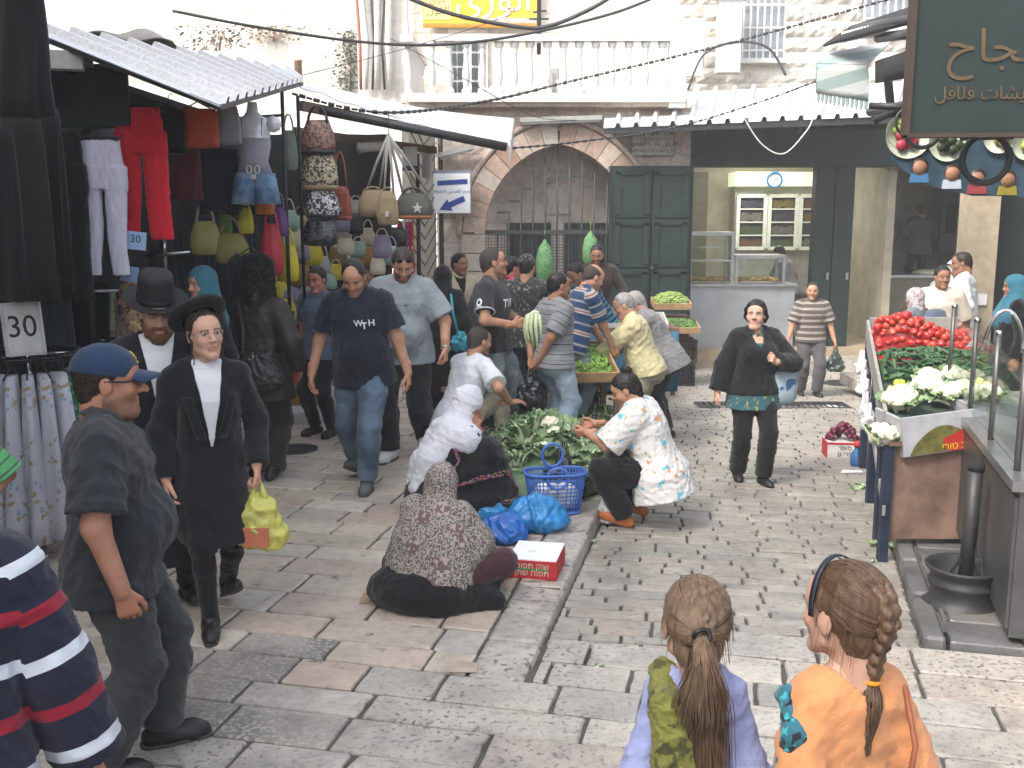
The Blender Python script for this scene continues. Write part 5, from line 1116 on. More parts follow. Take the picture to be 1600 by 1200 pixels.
rg.from_pydata([(r*math.cos(a),r*1.2*math.sin(a),0)for r in(.016,.029)for a in np.linspace(0,2*math.pi,k+1)[:-1]],[],[(i,(i+1)%k,k+(i+1)%k,k+i)for i in range(k)]);p.decal(S_,'',M_PRINT,c0,(1,-.2,.1),-d,.05,'sleeve_print',me=rg,rel=False);p.decal(S_,'TYR',M_PRINT,c0+d*.052,(1,-.2,.1),-d,.036,'sleeve_print',rel=False)
a=p.sh[1];d=nrm(p.el[1]-a);e=a+(p.el[1]-a)*.715;u=nrm(np.cross(d,(0,1,0)));v=np.cross(d,u);b=MB();b.tube([(e+(u*math.cos(t)+v*math.sin(t))*.087)*p.sc for t in np.linspace(0,2*math.pi,20)[:-1]],.005,5,closed=True);p.put(b,'sleeve_trim',M_PRINT)
b=MB();b.rings([(0,0,z,.19*p.sc,.14*p.sc)for z in(0,.02,.035)],20);o=p.put(b,'belt',M_LEATH);o.location=tuple(p.tp(0,0,.02)*p.sc);b=MB();b.box(p.tp(.19,.03,.0)*p.sc,(.05,.14,.16));p.put(b,'belt_pouch',M_LEATH);shout=p
p=Fig('man in a bright pink polo shirt mostly hidden behind the patterned shirt man',at(797,11.0),-60,1.65,head=(0,6,0),seed=131,skin=(.42,.2,.14)).body();p.trousers(F_DKTR);p.top(fabric('pink_polo',(.5,.04,.09)),'polo_shirt',.75,.018,collar=fabric('pink_polo',0));p.hair(HB)
F_STRK=fabric('streaked_shirt',(.035,.036,.038),spots=[(30,.58,(.22,.22,.2,1),4)]);p=Fig('man in a black and grey streaked shirt with a dark bandana, back turned',at(822,10.3),-14,1.70,g=1.02,head=(-6,8,0),seed=133,skin=T_SK,rw=(.26,.34,1.28),re=(1,-.3,-.6),rd=(-.5,.3,.8),rc=60,lw=(-.22,.2,1.05),le=(-1,-.4,-.4)).body()
p.trousers(F_JEANS);p.top(F_STRK,'shirt',.95,.02,-.14,.022);p.hair(HB,'crop',.006);S=Sdf(.01);S.ell(p.hp(0,-.015,.045),np.array((.084,.104,.094))*p.hs,p.Mh);S.cut(p.hp(0,0,.02),p.Mh@nrm((0,-.25,-1)));skin_obj('bandana',[S.mesh(p.rh)],fabric('bandana_cloth',(.018,.018,.022),spots=[(60,.6,(.2,.2,.2,1))]),p.root,p.sc,.003,50.)
GS=C(30,32,40);GG=(.23,.235,.25,1);F_STG=fabric('grey_stripe_tee',(.2,.2,.2),stripes=(.085,[(0,GG),(.42,GS),(.5,GG),(.82,(.16,.165,.18,1)),(.9,GG)]));p=Fig('short haired man in a grey striped tee and light blue jeans',at(868,9.0),-62,1.60,g=1.04,lean=2,head=(-6,4,0),seed=141,skin=D_SK,lw=(-.12,-.2,.93),le=(-1,-.5,0),rw=(.05,-.2,.92),re=(.8,-.6,0)).body()
p.trousers(F_LJEANS,'jeans',e0=.022,e1=.032,hem=.08,wr=.01);p.top(F_STG,'tee_shirt',.85,.02,-.1,.025,wr=.006,flare=.055);p.shoes(M_GSHOE);p.hair(HB,'short',.006);stripeman=p
F_BLU=fabric('blue_stripe_polo',(.03,.07,.16),stripes=(.2,[(0,(.02,.05,.13,1)),(.4,(.4,.38,.36,1)),(.47,(.25,.06,.06,1)),(.53,(.35,.35,.34,1)),(.62,(.02,.05,.13,1)),(.9,(.3,.3,.28,1))]));p=Fig('shaven headed man in a blue striped polo reaching over the crate of green peas',at(897,9.75),-70,1.66,lean=16,head=(0,26,0),seed=151,skin=T_SK,stubble=.2,rw=(.12,.42,.80),re=(.6,-.4,-.8),rd=(-.1,.5,-.9),lw=(-.14,.42,.84)).body()
p.trousers(F_OJEANS,'jeans');p.top(F_BLU,'polo_shirt',.8,.018,-.1,.022,collar=F_BLU);p.shoes(M_GSHOE);p.hair(HBUZZ,'ring',.003,bumpy=.001)
F_BRN=fabric('brown_shirt',(.045,.03,.027));p=Fig('bearded vendor in a dark brown shirt standing in front of the green double door',at(933,13.2),178,1.72,g=1.08,lean=8,head=(-8,16,0),seed=161,skin=D_SK,stubble=.75,lw=(-.34,.22,.95),rw=(.36,.25,.95)).body();p.trousers(F_DKTR);p.top(F_BRN,'shirt',1.9,.018,collar=F_BRN);p.hair(HB)
F_BST=fabric('teal_black_stripe',(.05,.2,.3),stripes=(.06,[(0,(.04,.2,.32,1)),(.5,(.015,.015,.02,1))]));p=Fig('man in a blue and black striped shirt bending low over the vegetable table',at(943,12.0),118,1.66,lean=34,head=(4,34,0),seed=163,skin=D_SK,lw=(-.1,.62,.85),rw=(.22,.55,.88)).body();p.trousers(F_DKTR);p.top(F_BST,'shirt',.85,.018);p.hair(HB)
F_YEL=fabric('pale_yellow_shirt',(.56,.50,.29),var=.1);pos=at(1014,10.0,'r');p=Fig('old grey haired man in a pale yellow shirt leaning over the pile',pos,84,1.64,g=1.14,belly=.04,lean=15,curve=.05,head=(4,26,0),seed=171,skin=(.48,.27,.2),lw=(-.06,.58,.97),le=(-.5,-.6,-.8),ld=(.2,1,-.15),lc=40,rw=(.12,.6,.93),re=(.6,-.6,-.8),rd=(.1,1,-.2),rc=40,lf=(-.12,.06,.085),rf=(.12,-.1,.085)).body(brow=(.3,.28,.26))
p.trousers(F_KHAKI,e0=.026,e1=.035,hem=.08,wr=.01);p.top(F_YEL,'shirt',1.93,.026,-.08,.03,collar=F_YEL,wr=.012,flare=.045);p.shoes(M_GSHOE);p.hair(HG,'short',.006,line=.006);oldman=p
F_GRJ=fabric('grey_jacket',(.19,.19,.195));pos=at(1046,10.75,'r');p=Fig('stooping grey haired man in a grey jacket behind the yellow shirt',pos,76,1.68,g=1.1,lean=25,curve=.06,head=(0,34,0),seed=173,skin=(.45,.25,.18),lw=(-.05,.72,.86),rw=(.2,.7,.86)).body(brow=(.2,.19,.18))
p.trousers(F_DKTR,e0=.024,e1=.03);p.top(F_GRJ,'jacket',1.95,.03,-.16,.025,collar=F_GRJ,wr=.012,flare=.05);p.shoes(M_LEATH);p.hair(HG,'short',.008)
F_FLO=fabric('floral_tunic',(.62,.60,.58),var=.05,spots=[(12.,.61,(.55,.27,.12,1),3),(13.5,.62,(.12,.42,.55,1),3),(26,.66,(.45,.38,.16,1),2),(20,.67,(.5,.3,.22,1),3)]);bs=G(1004,817,True);bs[2]=roadz(bs[0],bs[1])
p=Fig('woman with a black bun squatting in a white floral tunic',bs,70,1.62,'f',g=1.24,hip=(0,-.12,.44),lean=14,curve=.08,head=(10,30,0),seed=181,skin=T_SK,lf=(-.17,.10,.1),rf=(.17,.06,.1),lfp=-16,rfp=-16,lk=(-.5,1,.5),rk=(.5,1,.5),lw=(-.1,.44,.72),ld=(.1,1,-.2),rw=(.16,.44,.74),rd=(-.1,1,-.2),le=(-.8,-.3,-.8),re=(.8,-.3,-.8),lc=40,rc=40).body()
p.trousers(F_BLACK,e0=.024,e1=.035,hem=.085,wr=.010,z1=.02);p.top(F_FLO,'tunic',.98,.05,-.20,.02,wr=.010,flare=.05,neck=.085);p.hair(HB,'short',.012)
S=Sdf(.01);S.ell(p.hp(0,-.075,.13),(.04,.04,.035));skin_obj('hair_bun',[S.mesh(p.rh)],HB,p.root,p.sc,.008,90.)
p.shoes(plain('orange_sandal',(.42,.12,.03),.6));croucher=p
F_EMB=fabric('embroidered_black',(.012,.012,.014),spots=[(34,.64,(.25,.12,.07,1),3),(30,.67,(.1,.16,.06,1),3)]);F_WSC=fabric('white_scarf',(.60,.61,.66),var=.04)
p=Fig('woman in a long white headscarf and black embroidered dress, seated',np.array((-.46,7.1,0)),-62,1.60,'f',g=1.22,hip=(0,-.06,.2),lean=16,curve=.05,head=(-6,12,0),seed=191,skin=D_SK,lf=(-.16,.34,.09),rf=(.14,.42,.09),lk=(-.5,.4,1),rk=(.3,.5,1),rw=(.10,.20,.67),re=(.1,.6,-.8),rd=(-.2,.05,1),rc=24,rt=(0,1,.2),lw=(-.2,.3,.5)).body()
S=Sdf(.06);p.torso(S,.035,-.12,.45,sh=False);S.cap(p.tp(-.14,0,.42),p.tp(.14,0,.42),.085)
for q in(-1,1):p.arm(S,q,.012,.03,1.8 if q>0 else 1.95)
p.pelvis(S,.06);p.legs(S,.06,.06,1.95);S.ell((0,.12,.12),(.38,.44,.17),k=.08);S.ell((.05,.2,.28),(.26,.28,.16),k=.08);S.cut((0,0,.004),(0,0,-1));S.cap(p.nb,p.nb+(p.hc-p.nb)*.9,.07,sub=True,k=.01);drs=skin_obj('embroidered_dress',[S.mesh(p.rg)],F_BLACK,p.root,p.sc,.016,15.,5,rl=1)
EMC=[plain('thread_'+n_,c_,.8,bmp=0)for n_,c_ in(('red',(.4,.04,.07)),('pink',(.5,.22,.2)),('green',(.1,.22,.07)),('violet',(.2,.08,.3)))]
def band(pts,w_,n,seed):
 g=random.Random(seed);me=[MB()for _ in EMC];pts=[np.array(q,float)for q in pts]
 for i in range(n):
  t=i/(n-1.)*(len(pts)-1);k=min(int(t),len(pts)-2);c=pts[k]+(pts[k+1]-pts[k])*(t-k)+np.array((g.uniform(-w_,w_),)*3)*.5
  for _ in range(14):dv=float(S.ev(c[None])[0]);gr=np.array([float(S.ev((c+e)[None])[0])-dv for e in np.eye(3)*.004])/.004;c=c-nrm(gr)*np.clip(dv,-.03,.03)*.8
  me[g.randrange(4)].lathe([(0,-.003),(.007,-.002),(.006,.004),(0,.006)],(c+nrm(gr)*.008)*p.sc,5,cap=False)
 for m_,k_ in zip(me,EMC):
  if m_.v:m_.build('embroidery',k_,drs,kind='stuff')
band([(.24,-.06,.55),(.22,.0,.45),(.20,-.05,.32)],.014,60,1);band([(.2,.06,.68),(.26,.02,.6)],.014,34,2);band([(.25,.5,.2),(.28,.36,.34),(.3,.12,.32),(.3,-.12,.26)],.04,170,3);band([(.1,.34,.76),(.16,.3,.7)],.03,24,4);band([(.3,.1,.08),(.3,.3,.1),(.25,.5,.08)],.05,110,5)
p.scarf(F_WSC,'white_headscarf',e=.018,open_=.055,wr=.010,wf=26,drape=[(p.hp(0,-.04,-.04),p.tp(0,-.04,.44),.09,.15),(p.tp(.05,-.07,.42),p.tp(.03,-.15,.2),.14,.12),(p.tp(.03,-.15,.2),p.tp(.0,-.19,-.04),.12,.07),(p.tp(-.1,-.07,.42),p.tp(-.13,-.14,.14),.12,.1),(p.tp(-.13,-.14,.14),p.tp(-.14,-.17,-.02),.1,.06),(p.tp(-.16,.02,.45),p.tp(.14,.0,.42),.11,.135)])
m,n,b_=newmat('paisley_scarf');v=coords(n);vr=N(n,'ShaderNodeTexVoronoi',i_Scale=7.5);n.links.new(v,vr.inputs['Vector']);nz=N(n,'ShaderNodeTexNoise',i_Scale=95.,i_Detail=2.);n.links.new(v,nz.inputs['Vector'])
fine=ramp(n,nz.outputs[0],[(.44,(.075,.058,.052)),(.52,(.30,.27,.24))]);wv=N(n,'ShaderNodeMath',operation='SINE');ml=N(n,'ShaderNodeMath',operation='MULTIPLY');ml.inputs[1].default_value=85.;n.links.new(vr.outputs['Distance'],ml.inputs[0]);n.links.new(ml.outputs[0],wv.inputs[0])
nz2=N(n,'ShaderNodeTexNoise',i_Scale=42.,i_Detail=2.);n.links.new(v,nz2.inputs['Vector']);flw=mix(n,ramp(n,nz2.outputs[0],[(.5,(0,0,0)),(.54,(1,1,1))]),(.12,.082,.08,1),(.34,.28,.26,1));n.links.new(mix(n,ramp(n,vr.outputs['Distance'],[(.33,(1,1,1)),(.37,(0,0,0))]),fine,flw),b_.inputs['Base Color']);b_.inputs['Roughness'].default_value=.9;n3=N(n,'ShaderNodeTexNoise',i_Scale=30.,i_Detail=4.);n.links.new(v,n3.inputs['Vector']);bump(n,b_,n3.outputs[0],.3,.01);F_PAIS=m
p=Fig('woman in a brown flowered shawl sitting on the paving, back turned',G(680,935),-24,1.40,'f',g=1.25,hip=(0,-.05,.14),lean=10,curve=.04,head=(-6,8,0),hs=1.12,seed=201,skin=D_SK,lf=(-.12,.5,.1),rf=(.26,.46,.1),lk=(-1,.5,.0),rk=(1,.35,.5),lw=(-.12,.42,.3),rw=(.14,.42,.34)).body()
p.trousers(fabric('maroon_trouser',(.05,.02,.025)),e0=.025,e1=.03)
S=Sdf(.08);S.ell((0,.1,.09),(.42,.42,.17));S.ell((-.05,-.12,.10),(.38,.28,.2));S.cap((.1,-.1,.08),(.46,.02,.04),.15,.07);S.cap((-.1,.1,.1),(-.4,.3,.08),.14,.1);S.cut((0,0,.006),(0,0,-1));skin_obj('black_skirt',[S.mesh(p.rg)],F_BLACK,p.root,p.sc,.016,15.,5,rl=1)
S=Sdf(.05);S.ell(p.hp(0,-.012,.035),(.098,.12,.11),p.Mh);S.cap(p.hp(0,-.02,.0),p.tp(0,-.01,.5),.1,.13);zs=(-.03,.1,.3,.44,.52);S.loft(p.hip,p.Mt,zs,(.33,.335,.315,.26,.13),(.24,.24,.22,.18,.12),(-.02,-.01,.0,.01,0),n=2.2,k=.06);S.ell(p.tp(.25,.1,.25),(.14,.16,.2));p.arm(S,1,.05,.06,1.5);p.arm(S,-1,.05,.06,1.5);S.ell(p.hp(0,.14,-.01),(.06,.09,.085),p.Mh,sub=True);skin_obj('shawl',[S.mesh(p.rg)],F_PAIS,p.root,p.sc,.016,12.,8,rl=1)
bs=G(1172,752,True);p=Fig('dark haired woman in a black zip jacket walking down the road',bs,184,1.57,'f',g=1.12,head=(-24,-4,0),hs=1.12,seed=211,skin=L_SK,rw=(.36,.02,.88),rc=40,lw=(-.13,.22,1.2),le=(-1,-.2,-.6),ld=(.5,.5,.4),lc=65,lt=(0,0,1),lf=(-.08,.14,.085),rf=(.1,-.1,.085),lips=(.42,.14,.13)).body(brow=(.02,.014,.012))
F_JKT=fabric('black_fleece',(.007,.008,.010));p.trousers(F_BLACK,e0=.018,e1=.026,hem=.082,wr=.008);p.top(fabric('teal_top',(.03,.10,.12),spots=[(24,.6,(.35,.28,.05,1))]),'teal_top',0,.024,-.2,z1=.36,wr=.008);p.top(F_JKT,'zip_jacket',1.9,.032,-.06,.02,vneck=.2,wr=.009,neck=.07);p.shoes(M_LEATH)
p.inset(fabric('teal_top',0),'teal_neckline',w=.04,z0=.28,z1=.43,e=.02);S=Sdf(.02);S.chain((p.hp(0,-.1,.02),p.hp(0,-.12,-.06),p.hp(.0,-.1,-.16)),(.035,.04,.02));[S.chain((p.hp(q*.05,.052,.098),p.hp(q*.076,.03,.05),p.hp(q*.08,-.02,-.01),p.hp(q*.06,-.08,-.04)),(.018,.02,.024,.03))for q in(-1,1)];p.hair(HB,'short',.015,line=-.003);skin_obj('pony_tail',[S.mesh(p.rh*1.2)],HB,p.root,p.sc,.004,90.)
S=Sdf(.03);S.cap(p.tp(-.12,-.09,.5),p.tp(.12,-.09,.5),.05);S.cap(p.tp(-.1,-.04,.53),p.tp(-.09,.04,.5),.03);S.cap(p.tp(.1,-.04,.53),p.tp(.09,.04,.5),.03);skin_obj('hood',[S.mesh(p.rg)],F_JKT,p.root,p.sc,.008,30.);walker=p
bs=G(1262,618,True);F_STR=fabric('brown_stripe_polo',(.1,.08,.07),stripes=(.082,[(0,(.09,.07,.065,1)),(.52,(.36,.33,.29,1)),(.66,(.12,.1,.09,1)),(.74,(.36,.33,.29,1)),(.88,(.09,.07,.065,1))]));p=Fig('man in a brown striped polo and grey trousers carrying bags',bs,182,1.60,g=1.1,head=(-18,4,0),hs=1.1,seed=221,skin=T_SK,stubble=.3,lw=(-.34,.1,.86),rw=(.36,.05,.86),lc=60,rc=60,lf=(-.1,.1,.085),rf=(.1,-.08,.085)).body()
p.trousers(F_GTR,e0=.022,e1=.035,hem=.085,wr=.01);p.top(F_STR,'polo_shirt',.9,.02,-.1,.03,collar=F_STR,wr=.006);p.shoes(M_LEATH);p.hair(HD,'short',.005,line=.006);farman=p
p=Fig('shop worker in a grey t-shirt bending over the counter of the lit shop',at(1236,18.75,ZS),50,1.78,lean=18,head=(0,24,0),seed=231,skin=T_SK,lw=(-.1,.48,1.0),rw=(.2,.2,.95)).body();p.trousers(F_BLACK);p.top(fabric('grey_tee',(.3,.3,.31)),'tee_shirt',.8,.018);p.hair(HB)
f=MB();q=P(1432,400,21.1);f.box((0,0,.36),(1.9,.9,.72));f.build('raised_floor',M_TILE,sh,loc=(q[0]-0,q[1]-YS+.1,ZS))
p=Fig('cook in a dark checked shirt seen from behind in the right hand shop',np.array((q[0],21.0,.48)),4,1.80,g=1.05,head=(10,18,0),seed=233,skin=T_SK,lw=(-.38,.15,1.0),rw=(.3,.25,1.0)).body();p.trousers(F_BLACK);p.top(fabric('dark_check',(.06,.075,.075),spots=[(40,.55,(.1,.11,.11,1))]),'shirt',1.8,.025,-.18);p.hair(HB)
p=Fig('man in a cream short sleeved shirt behind the tomatoes, face turned left',at(1473,11.6,-.2),150,1.72,g=1.1,head=(26,4,0),seed=241,skin=D_SK,stubble=.3).body();p.trousers(F_GTR);p.top(fabric('cream_shirt',(.52,.45,.37)),'shirt',.95,.02,-.16,.03,collar=fabric('cream_shirt',0));p.inset(F_WHITE,'vest',w=.06,z0=.36,e=.026);p.hair(HB)
p=Fig('tall man in a long white robe seen from behind by the beige pillar',at(1508,12.7,-.2),62,1.84,g=1.05,head=(10,14,0),seed=243,skin=D_SK).body();p.gown(fabric('white_robe',(.60,.62,.62),var=.05),'robe',(.1,.6,.95,1.15,1.3),(.3,.27,.23,.2,.2),(.24,.22,.19,.17,.16),top=.1,sleeve=1.92,wr=.014);p.hair(HD,'short',.005)
p=Fig('old man in a white keffiyeh with a black cord',at(1490,13.3,-.2),160,1.70,head=(20,4,0),seed=245,skin=D_SK,stubble=.5).body();p.gown(fabric('grey_robe',(.3,.3,.3)),'robe',(.1,.6,.95,1.15,1.3),(.3,.27,.23,.2,.2),(.24,.22,.19,.17,.16),top=.1,sleeve=1.92);p.scarf(F_WHITE,'keffiyeh',drape=[(p.hp(0,-.03,-.05),p.tp(0,-.03,.4),.1,.17)]);b=MB();b.tube([p.H(.09*math.cos(t),-.012+.112*math.sin(t),.08)for t in np.linspace(0,2*math.pi,20)[:-1]],.01,6,closed=True);p.put(b,'head_cord',M_LEATH)
F_FSC=fabric('flowered_scarf',(.38,.36,.36),spots=[(28,.56,(.25,.1,.16,1)),(24,.6,(.2,.2,.22,1))]);F_GRC=fabric('grey_coat',(.12,.14,.16));p=Fig('woman in a grey flowered headscarf and grey coat with a backpack behind the tomatoes',at(1437,11.2,-.2),40,1.50,'f',g=1.1,head=(10,8,0),seed=251,skin=T_SK).body();p.gown(F_GRC,'coat',(.1,.6,1.0,1.2),(.28,.25,.2,.19),(.24,.2,.16,.15),top=.1,sleeve=1.95);p.scarf(F_FSC);b=MB();b.rings([(0,0,0,.14,.07),(0,0,.04,.17,.1),(0,0,.25,.17,.1),(0,0,.36,.13,.07),(0,0,.38,.06,.03)],16,sup=3.);o=p.put(b,'backpack',fabric('pack_blue',(.07,.09,.13)));o.location=tuple(p.tp(0,-.26,.12)*p.sc)
p=Fig('dark haired woman in black sitting with bowed head right behind the tomatoes',at(1474,10.6,-.2),120,1.66,'f',hip=(0,0,.5),lean=24,head=(0,40,0),seed=253,skin=T_SK,lf=(-.12,.4,.085),rf=(.12,.4,.085)).body();p.trousers(F_BLACK);p.top(F_BLACK,'jacket',1.95,.03,-.2);p.hair(HB,'short',.014);S=Sdf(.02);S.cap(p.hp(0,-.08,.0),p.tp(0,-.1,.3),.07,.05);skin_obj('long_hair',[S.mesh(.014)],HB,p.root,p.sc,.006,80.)
F_TSC=fabric('blue_striped_scarf',(.05,.19,.27),stripes=(.035,[(0,(.05,.2,.28,1)),(.5,(.1,.28,.36,1))]));p=Fig('woman in a turquoise striped headscarf and black robe at the right edge',at(1592,10.6,-.2),70,1.68,'f',g=1.15,head=(10,4,0),seed=255,skin=T_SK).body();p.gown(F_BLACK,'robe',(.05,.6,1.0,1.2),(.32,.27,.22,.2),(.26,.22,.18,.17),top=.1,sleeve=1.95);p.scarf(F_TSC,drape=[(p.hp(0,-.03,-.05),p.tp(0,.02,.36),.1,.2),(p.tp(-.12,.02,.4),p.tp(.1,.1,.28),.11,.1)])
JN=(.014,.016,.035,1);F_JMP=fabric('striped_jumper',(.02,.02,.04),stripes=(.235,[(0,JN),(.36,(.28,.012,.03,1)),(.5,JN),(.86,(.62,.66,.72,1))]),var=.08)
p=Fig('person in a navy jumper with red and white stripes, cut off',at(-205,2.15),14,1.63,g=1.22,lean=10,curve=.05,head=(30,30,0),seed=261,rw=(.38,.12,.80),re=(.8,-.8,.1),skin=T_SK).body();p.trousers(F_DKTR);p.top(F_JMP,'striped_jumper',1.95,.03,-.16,.03,wr=.009);p.hair(HD)
F_GRN=fabric('green_stripe_tee',(.1,.4,.14),stripes=(.05,[(0,(.13,.46,.18,1)),(.8,(.08,.16,.1,1))]));p=Fig('child in a light green striped t-shirt at the left edge',at(-98,5.05),170,1.2,g=1.1,hs=1.25,seed=263,lw=(-.3,.1,1.0),skin=D_SK).body();p.trousers(F_WHITE);p.top(F_GRN,'tee_shirt',1.0,.03,-.2,.04);p.hair(HB)
# ================================================================== the two girls in front
def scalp_strands(p,E,n,seed,target=None,lift=.008,cx=(.079,.102,.09)):
 """strands combed over the skull from the hairline to E (local head coords)"""
 g=np.random.RandomState(seed);out=[];c0=np.array((0,-.016,.042));rad_=np.array(cx)
 for i in range(n):
  a=g.uniform(-math.pi,math.pi);fz=math.cos(a)
  zl=.5+.42*fz if fz>0 else .28*fz*2.1-.05+.5*(1-abs(fz))*.3
  zl+=g.uniform(0,.35)
  d0=nrm((math.sin(a),math.cos(a),zl-.12));tgt=np.array(target(d0)if target else E);d1=nrm((tgt-c0)/rad_)
  om=math.acos(np.clip(d0@d1,-1,1));so=math.sin(om)+1e-6;pts=[];wob=g.normal(size=3)*.02;lf_=lift+g.uniform(-.003,.0035)
  for t in np.linspace(0,1,9):
   d=(math.sin((1-t)*om)*d0+math.sin(t*om)*d1)/so;d=nrm(d+wob*math.sin(math.pi*t));pts.append(p.H(*(c0+d*(rad_+lf_*(.4+.6*math.sin(math.pi*min(t*1.2,1)))))))
  out.append(pts)
 return out
def girlhair(p,m,k=.007):
 S=Sdf(.01);hs=p.hs;S.ell(p.hp(0,-.018,.042),(np.array((.0745,.098,.085))+k)*hs,p.Mh);S.ell(p.hp(0,-.055,-.02),np.array((.062,.055,.07))*hs,p.Mh);S.cut(p.hp(0,.06,.088),p.Mh@nrm((0,.85,-.5)));S.ell(p.hp(0,.115,.0),np.array((.062,.07,.085))*hs,p.Mh,sub=True)
 for q in(-1,1):S.ell(p.hp(q*.085,.005,-.012),np.array((.03,.024,.036))*hs,p.Mh,k=.006,sub=True)
 return skin_obj('hair',[S.mesh(p.rh)],m,p.root,p.sc,.003,80.)
HG1=hairmat('light_brown_hair',(.175,.115,.075),.34);HG2=hairmat('chestnut_hair',(.12,.072,.045),.34);F_LAV=fabric('lavender_tee',(.30,.33,.56),var=.08);F_ORG=fabric('orange_tee',(.60,.26,.11),var=.08)
top1=P(1092,905,2.28);p=Fig('girl with a long light brown ponytail in a lavender top, seen from behind',np.array((P(1088,1000,2.28)[0],2.28,0)),-2,top1[2]/1.03,'f',g=.68,hs=1.34,head=(-3,0,0),seed=271,skin=L_SK,fem=False,shw=.12,neck=.165).body();p.f=False
p.top(F_LAV,'lavender_top',1.9,.018,-.12,.02,neck=.075,wr=.012,wf=22.);S_=p.S;p.trousers(F_JEANS);h_=girlhair(p,HG1);E=(0,-.128,.035)
strand_mesh('hair_strand_layer',scalp_strands(p,E,2200,1),.0013,.001,HG1,h_,3)['kind']='stuff'
g_=np.random.RandomState(5);tail=[]
for i in range(900):
 a,r=g_.uniform(0,6.28),math.sqrt(g_.uniform(0,1));x,y=math.cos(a)*r,math.sin(a)*r;sp=g_.normal()*.012;L=g_.uniform(.75,1.05);side=g_.normal()*.03
 tail.append([p.H(x*.014+(x*.034+sp+side*t)*min(1,t*2.4)*(1-.35*t)+.012*t,-.128+y*.012-.022*math.sin(math.pi*min(1,t*1.6))+(.03*t if t>.5 else 0)+y*.022*min(1,t*2),.035+.014*math.sin(math.pi*min(1,t*4))*.8-.40*t*L)for t in np.linspace(0,1,11)])
strand_mesh('ponytail',tail,.0016,.0008,HG1,h_,3)['kind']='stuff'
fly=[[p.H(*(np.array((0,-.016,.042))+nrm((math.sin(a),math.cos(a)*.8-.2,zz))*np.array((.085,.108,.096))*(1+.12*t*g_.uniform(.3,1))+np.array((0,0,-.06*t))))for t in np.linspace(0,1,5)]for a,zz in zip(g_.uniform(-3,3,60),g_.uniform(-.9,.6,60))];strand_mesh('loose_strands',fly,.0009,.0006,HG1,h_)['kind']='stuff'
b=MB();b.tube([p.H(.019*math.cos(t),-.132+.004*math.sin(2*t),.036+.016*math.sin(t))for t in np.linspace(0,2*math.pi,16)[:-1]],.0055,6,closed=True);p.put(b,'hair_elastic',M_LEATH,h_)
F_OLV=fabric('olive_satin',(.17,.17,.035),.4,spots=[(26,.56,(.06,.06,.02,1),3)]);S2=Sdf(.01);S2.ops=list(S_.ops)
S=Sdf(.02);S.chain([p.tp(-.10,.09,.5),p.tp(-.11,0,.545),p.tp(-.115,-.12,.49),p.tp(-.12,-.165,.3),p.tp(-.10,-.17,.08)],(.03,.042,.052,.034,.03));S.ell(p.tp(-.06,-.15,.47),(.06,.03,.05));S.chain([p.tp(-.07,-.16,.4),p.tp(-.02,-.17,.2),p.tp(.06,-.16,.02)],(.03,.028,.06));skin_obj('olive_sash',[S.mesh(.006)],F_OLV,p.root,p.sc,.012,45.)
girl1=p
top2=P(1325,893,2.12);p=Fig('girl with a braid, dark headband and orange top at the front right, looking left',np.array((P(1326,1000,2.12)[0],2.12,0)),18,top2[2]/1.01,'f',g=.72,hs=1.2,head=(14,0,0),seed=281,skin=L_SK,fem=False,shw=.14,neck=.17).body();p.f=False
p.top(F_ORG,'orange_top',.9,.016,-.12,.02,neck=.08,wr=.011,wf=22.);S_=p.S;p.trousers(F_JEANS);h_=girlhair(p,HG2)
def tg(d):zz=np.clip(.075-.1*(1-d[2])*.8,-.06,.08);return(0,-.112+.01*zz,zz)
strand_mesh('hair_strand_layer',scalp_strands(p,None,2200,2,target=tg),.0013,.001,HG2,h_,3)['kind']='stuff'
spine=[np.array(q)for q in((0,-.102,.088),(0,-.118,.06),(0,-.124,.03),(0,-.118,0),(0,-.105,-.03),(0,-.094,-.062),(0,-.09,-.095),(0,-.088,-.125))]
S=Sdf(.006)
for i in range(len(spine)-1):
 for q in(-1,1):
  a=spine[i]+np.array((q*.021*(1-.05*i),.004,.01));b2=(spine[i]+spine[i+1])/2+np.array((-q*.004,-.008,-.012));S.cap(p.hp(*a),p.hp(*((a+b2)/2+np.array((q*.006,-.006,0)))),.013*(1-.05*i)*p.hs,.015*(1-.05*i)*p.hs);S.cap(p.hp(*((a+b2)/2+np.array((q*.006,-.006,0)))),p.hp(*b2),.015*(1-.05*i)*p.hs,.009*p.hs)
skin_obj('braid',[S.mesh(.004/p.sc)],HG2,h_,p.sc,.0025,160.)
g_=np.random.RandomState(9);tail=[]
for i in range(520):
 a,r=g_.uniform(0,6.28),math.sqrt(g_.uniform(0,1));x,y=math.cos(a)*r,math.sin(a)*r;L=g_.uniform(.7,1.05)
 tail.append([p.H(x*.012+x*.02*math.sin(math.pi*min(1,t*1.3))-.022*t,-.088+y*.012-.012*t+y*.016*math.sin(math.pi*min(1,t*1.2)),-.133-.165*t*L)for t in np.linspace(0,1,8)])
strand_mesh('braid_tail',tail,.0016,.0008,HG2,h_,3)['kind']='stuff'
fly=[[p.H(*(np.array((0,-.016,.042))+nrm((math.sin(a),math.cos(a),zz))*np.array((.085,.106,.095))*(1+.16*t*g_.uniform(.3,1))+np.array((0,.01*t,-.09*t))))for t in np.linspace(0,1,5)]for a,zz in zip(g_.uniform(-2.4,-1.3,22),g_.uniform(-.9,.3,22))];strand_mesh("loose_strands",fly,.0006,.0003,HG2,h_)['kind']='stuff'
b=MB();b.tube([p.H(.016*math.cos(t),-.088+.015*math.sin(t),-.130)for t in np.linspace(0,2*math.pi,16)[:-1]],.006,6,closed=True);p.put(b,'hair_tie',plain('orange_elastic',(.7,.24,.02),.7),h_)
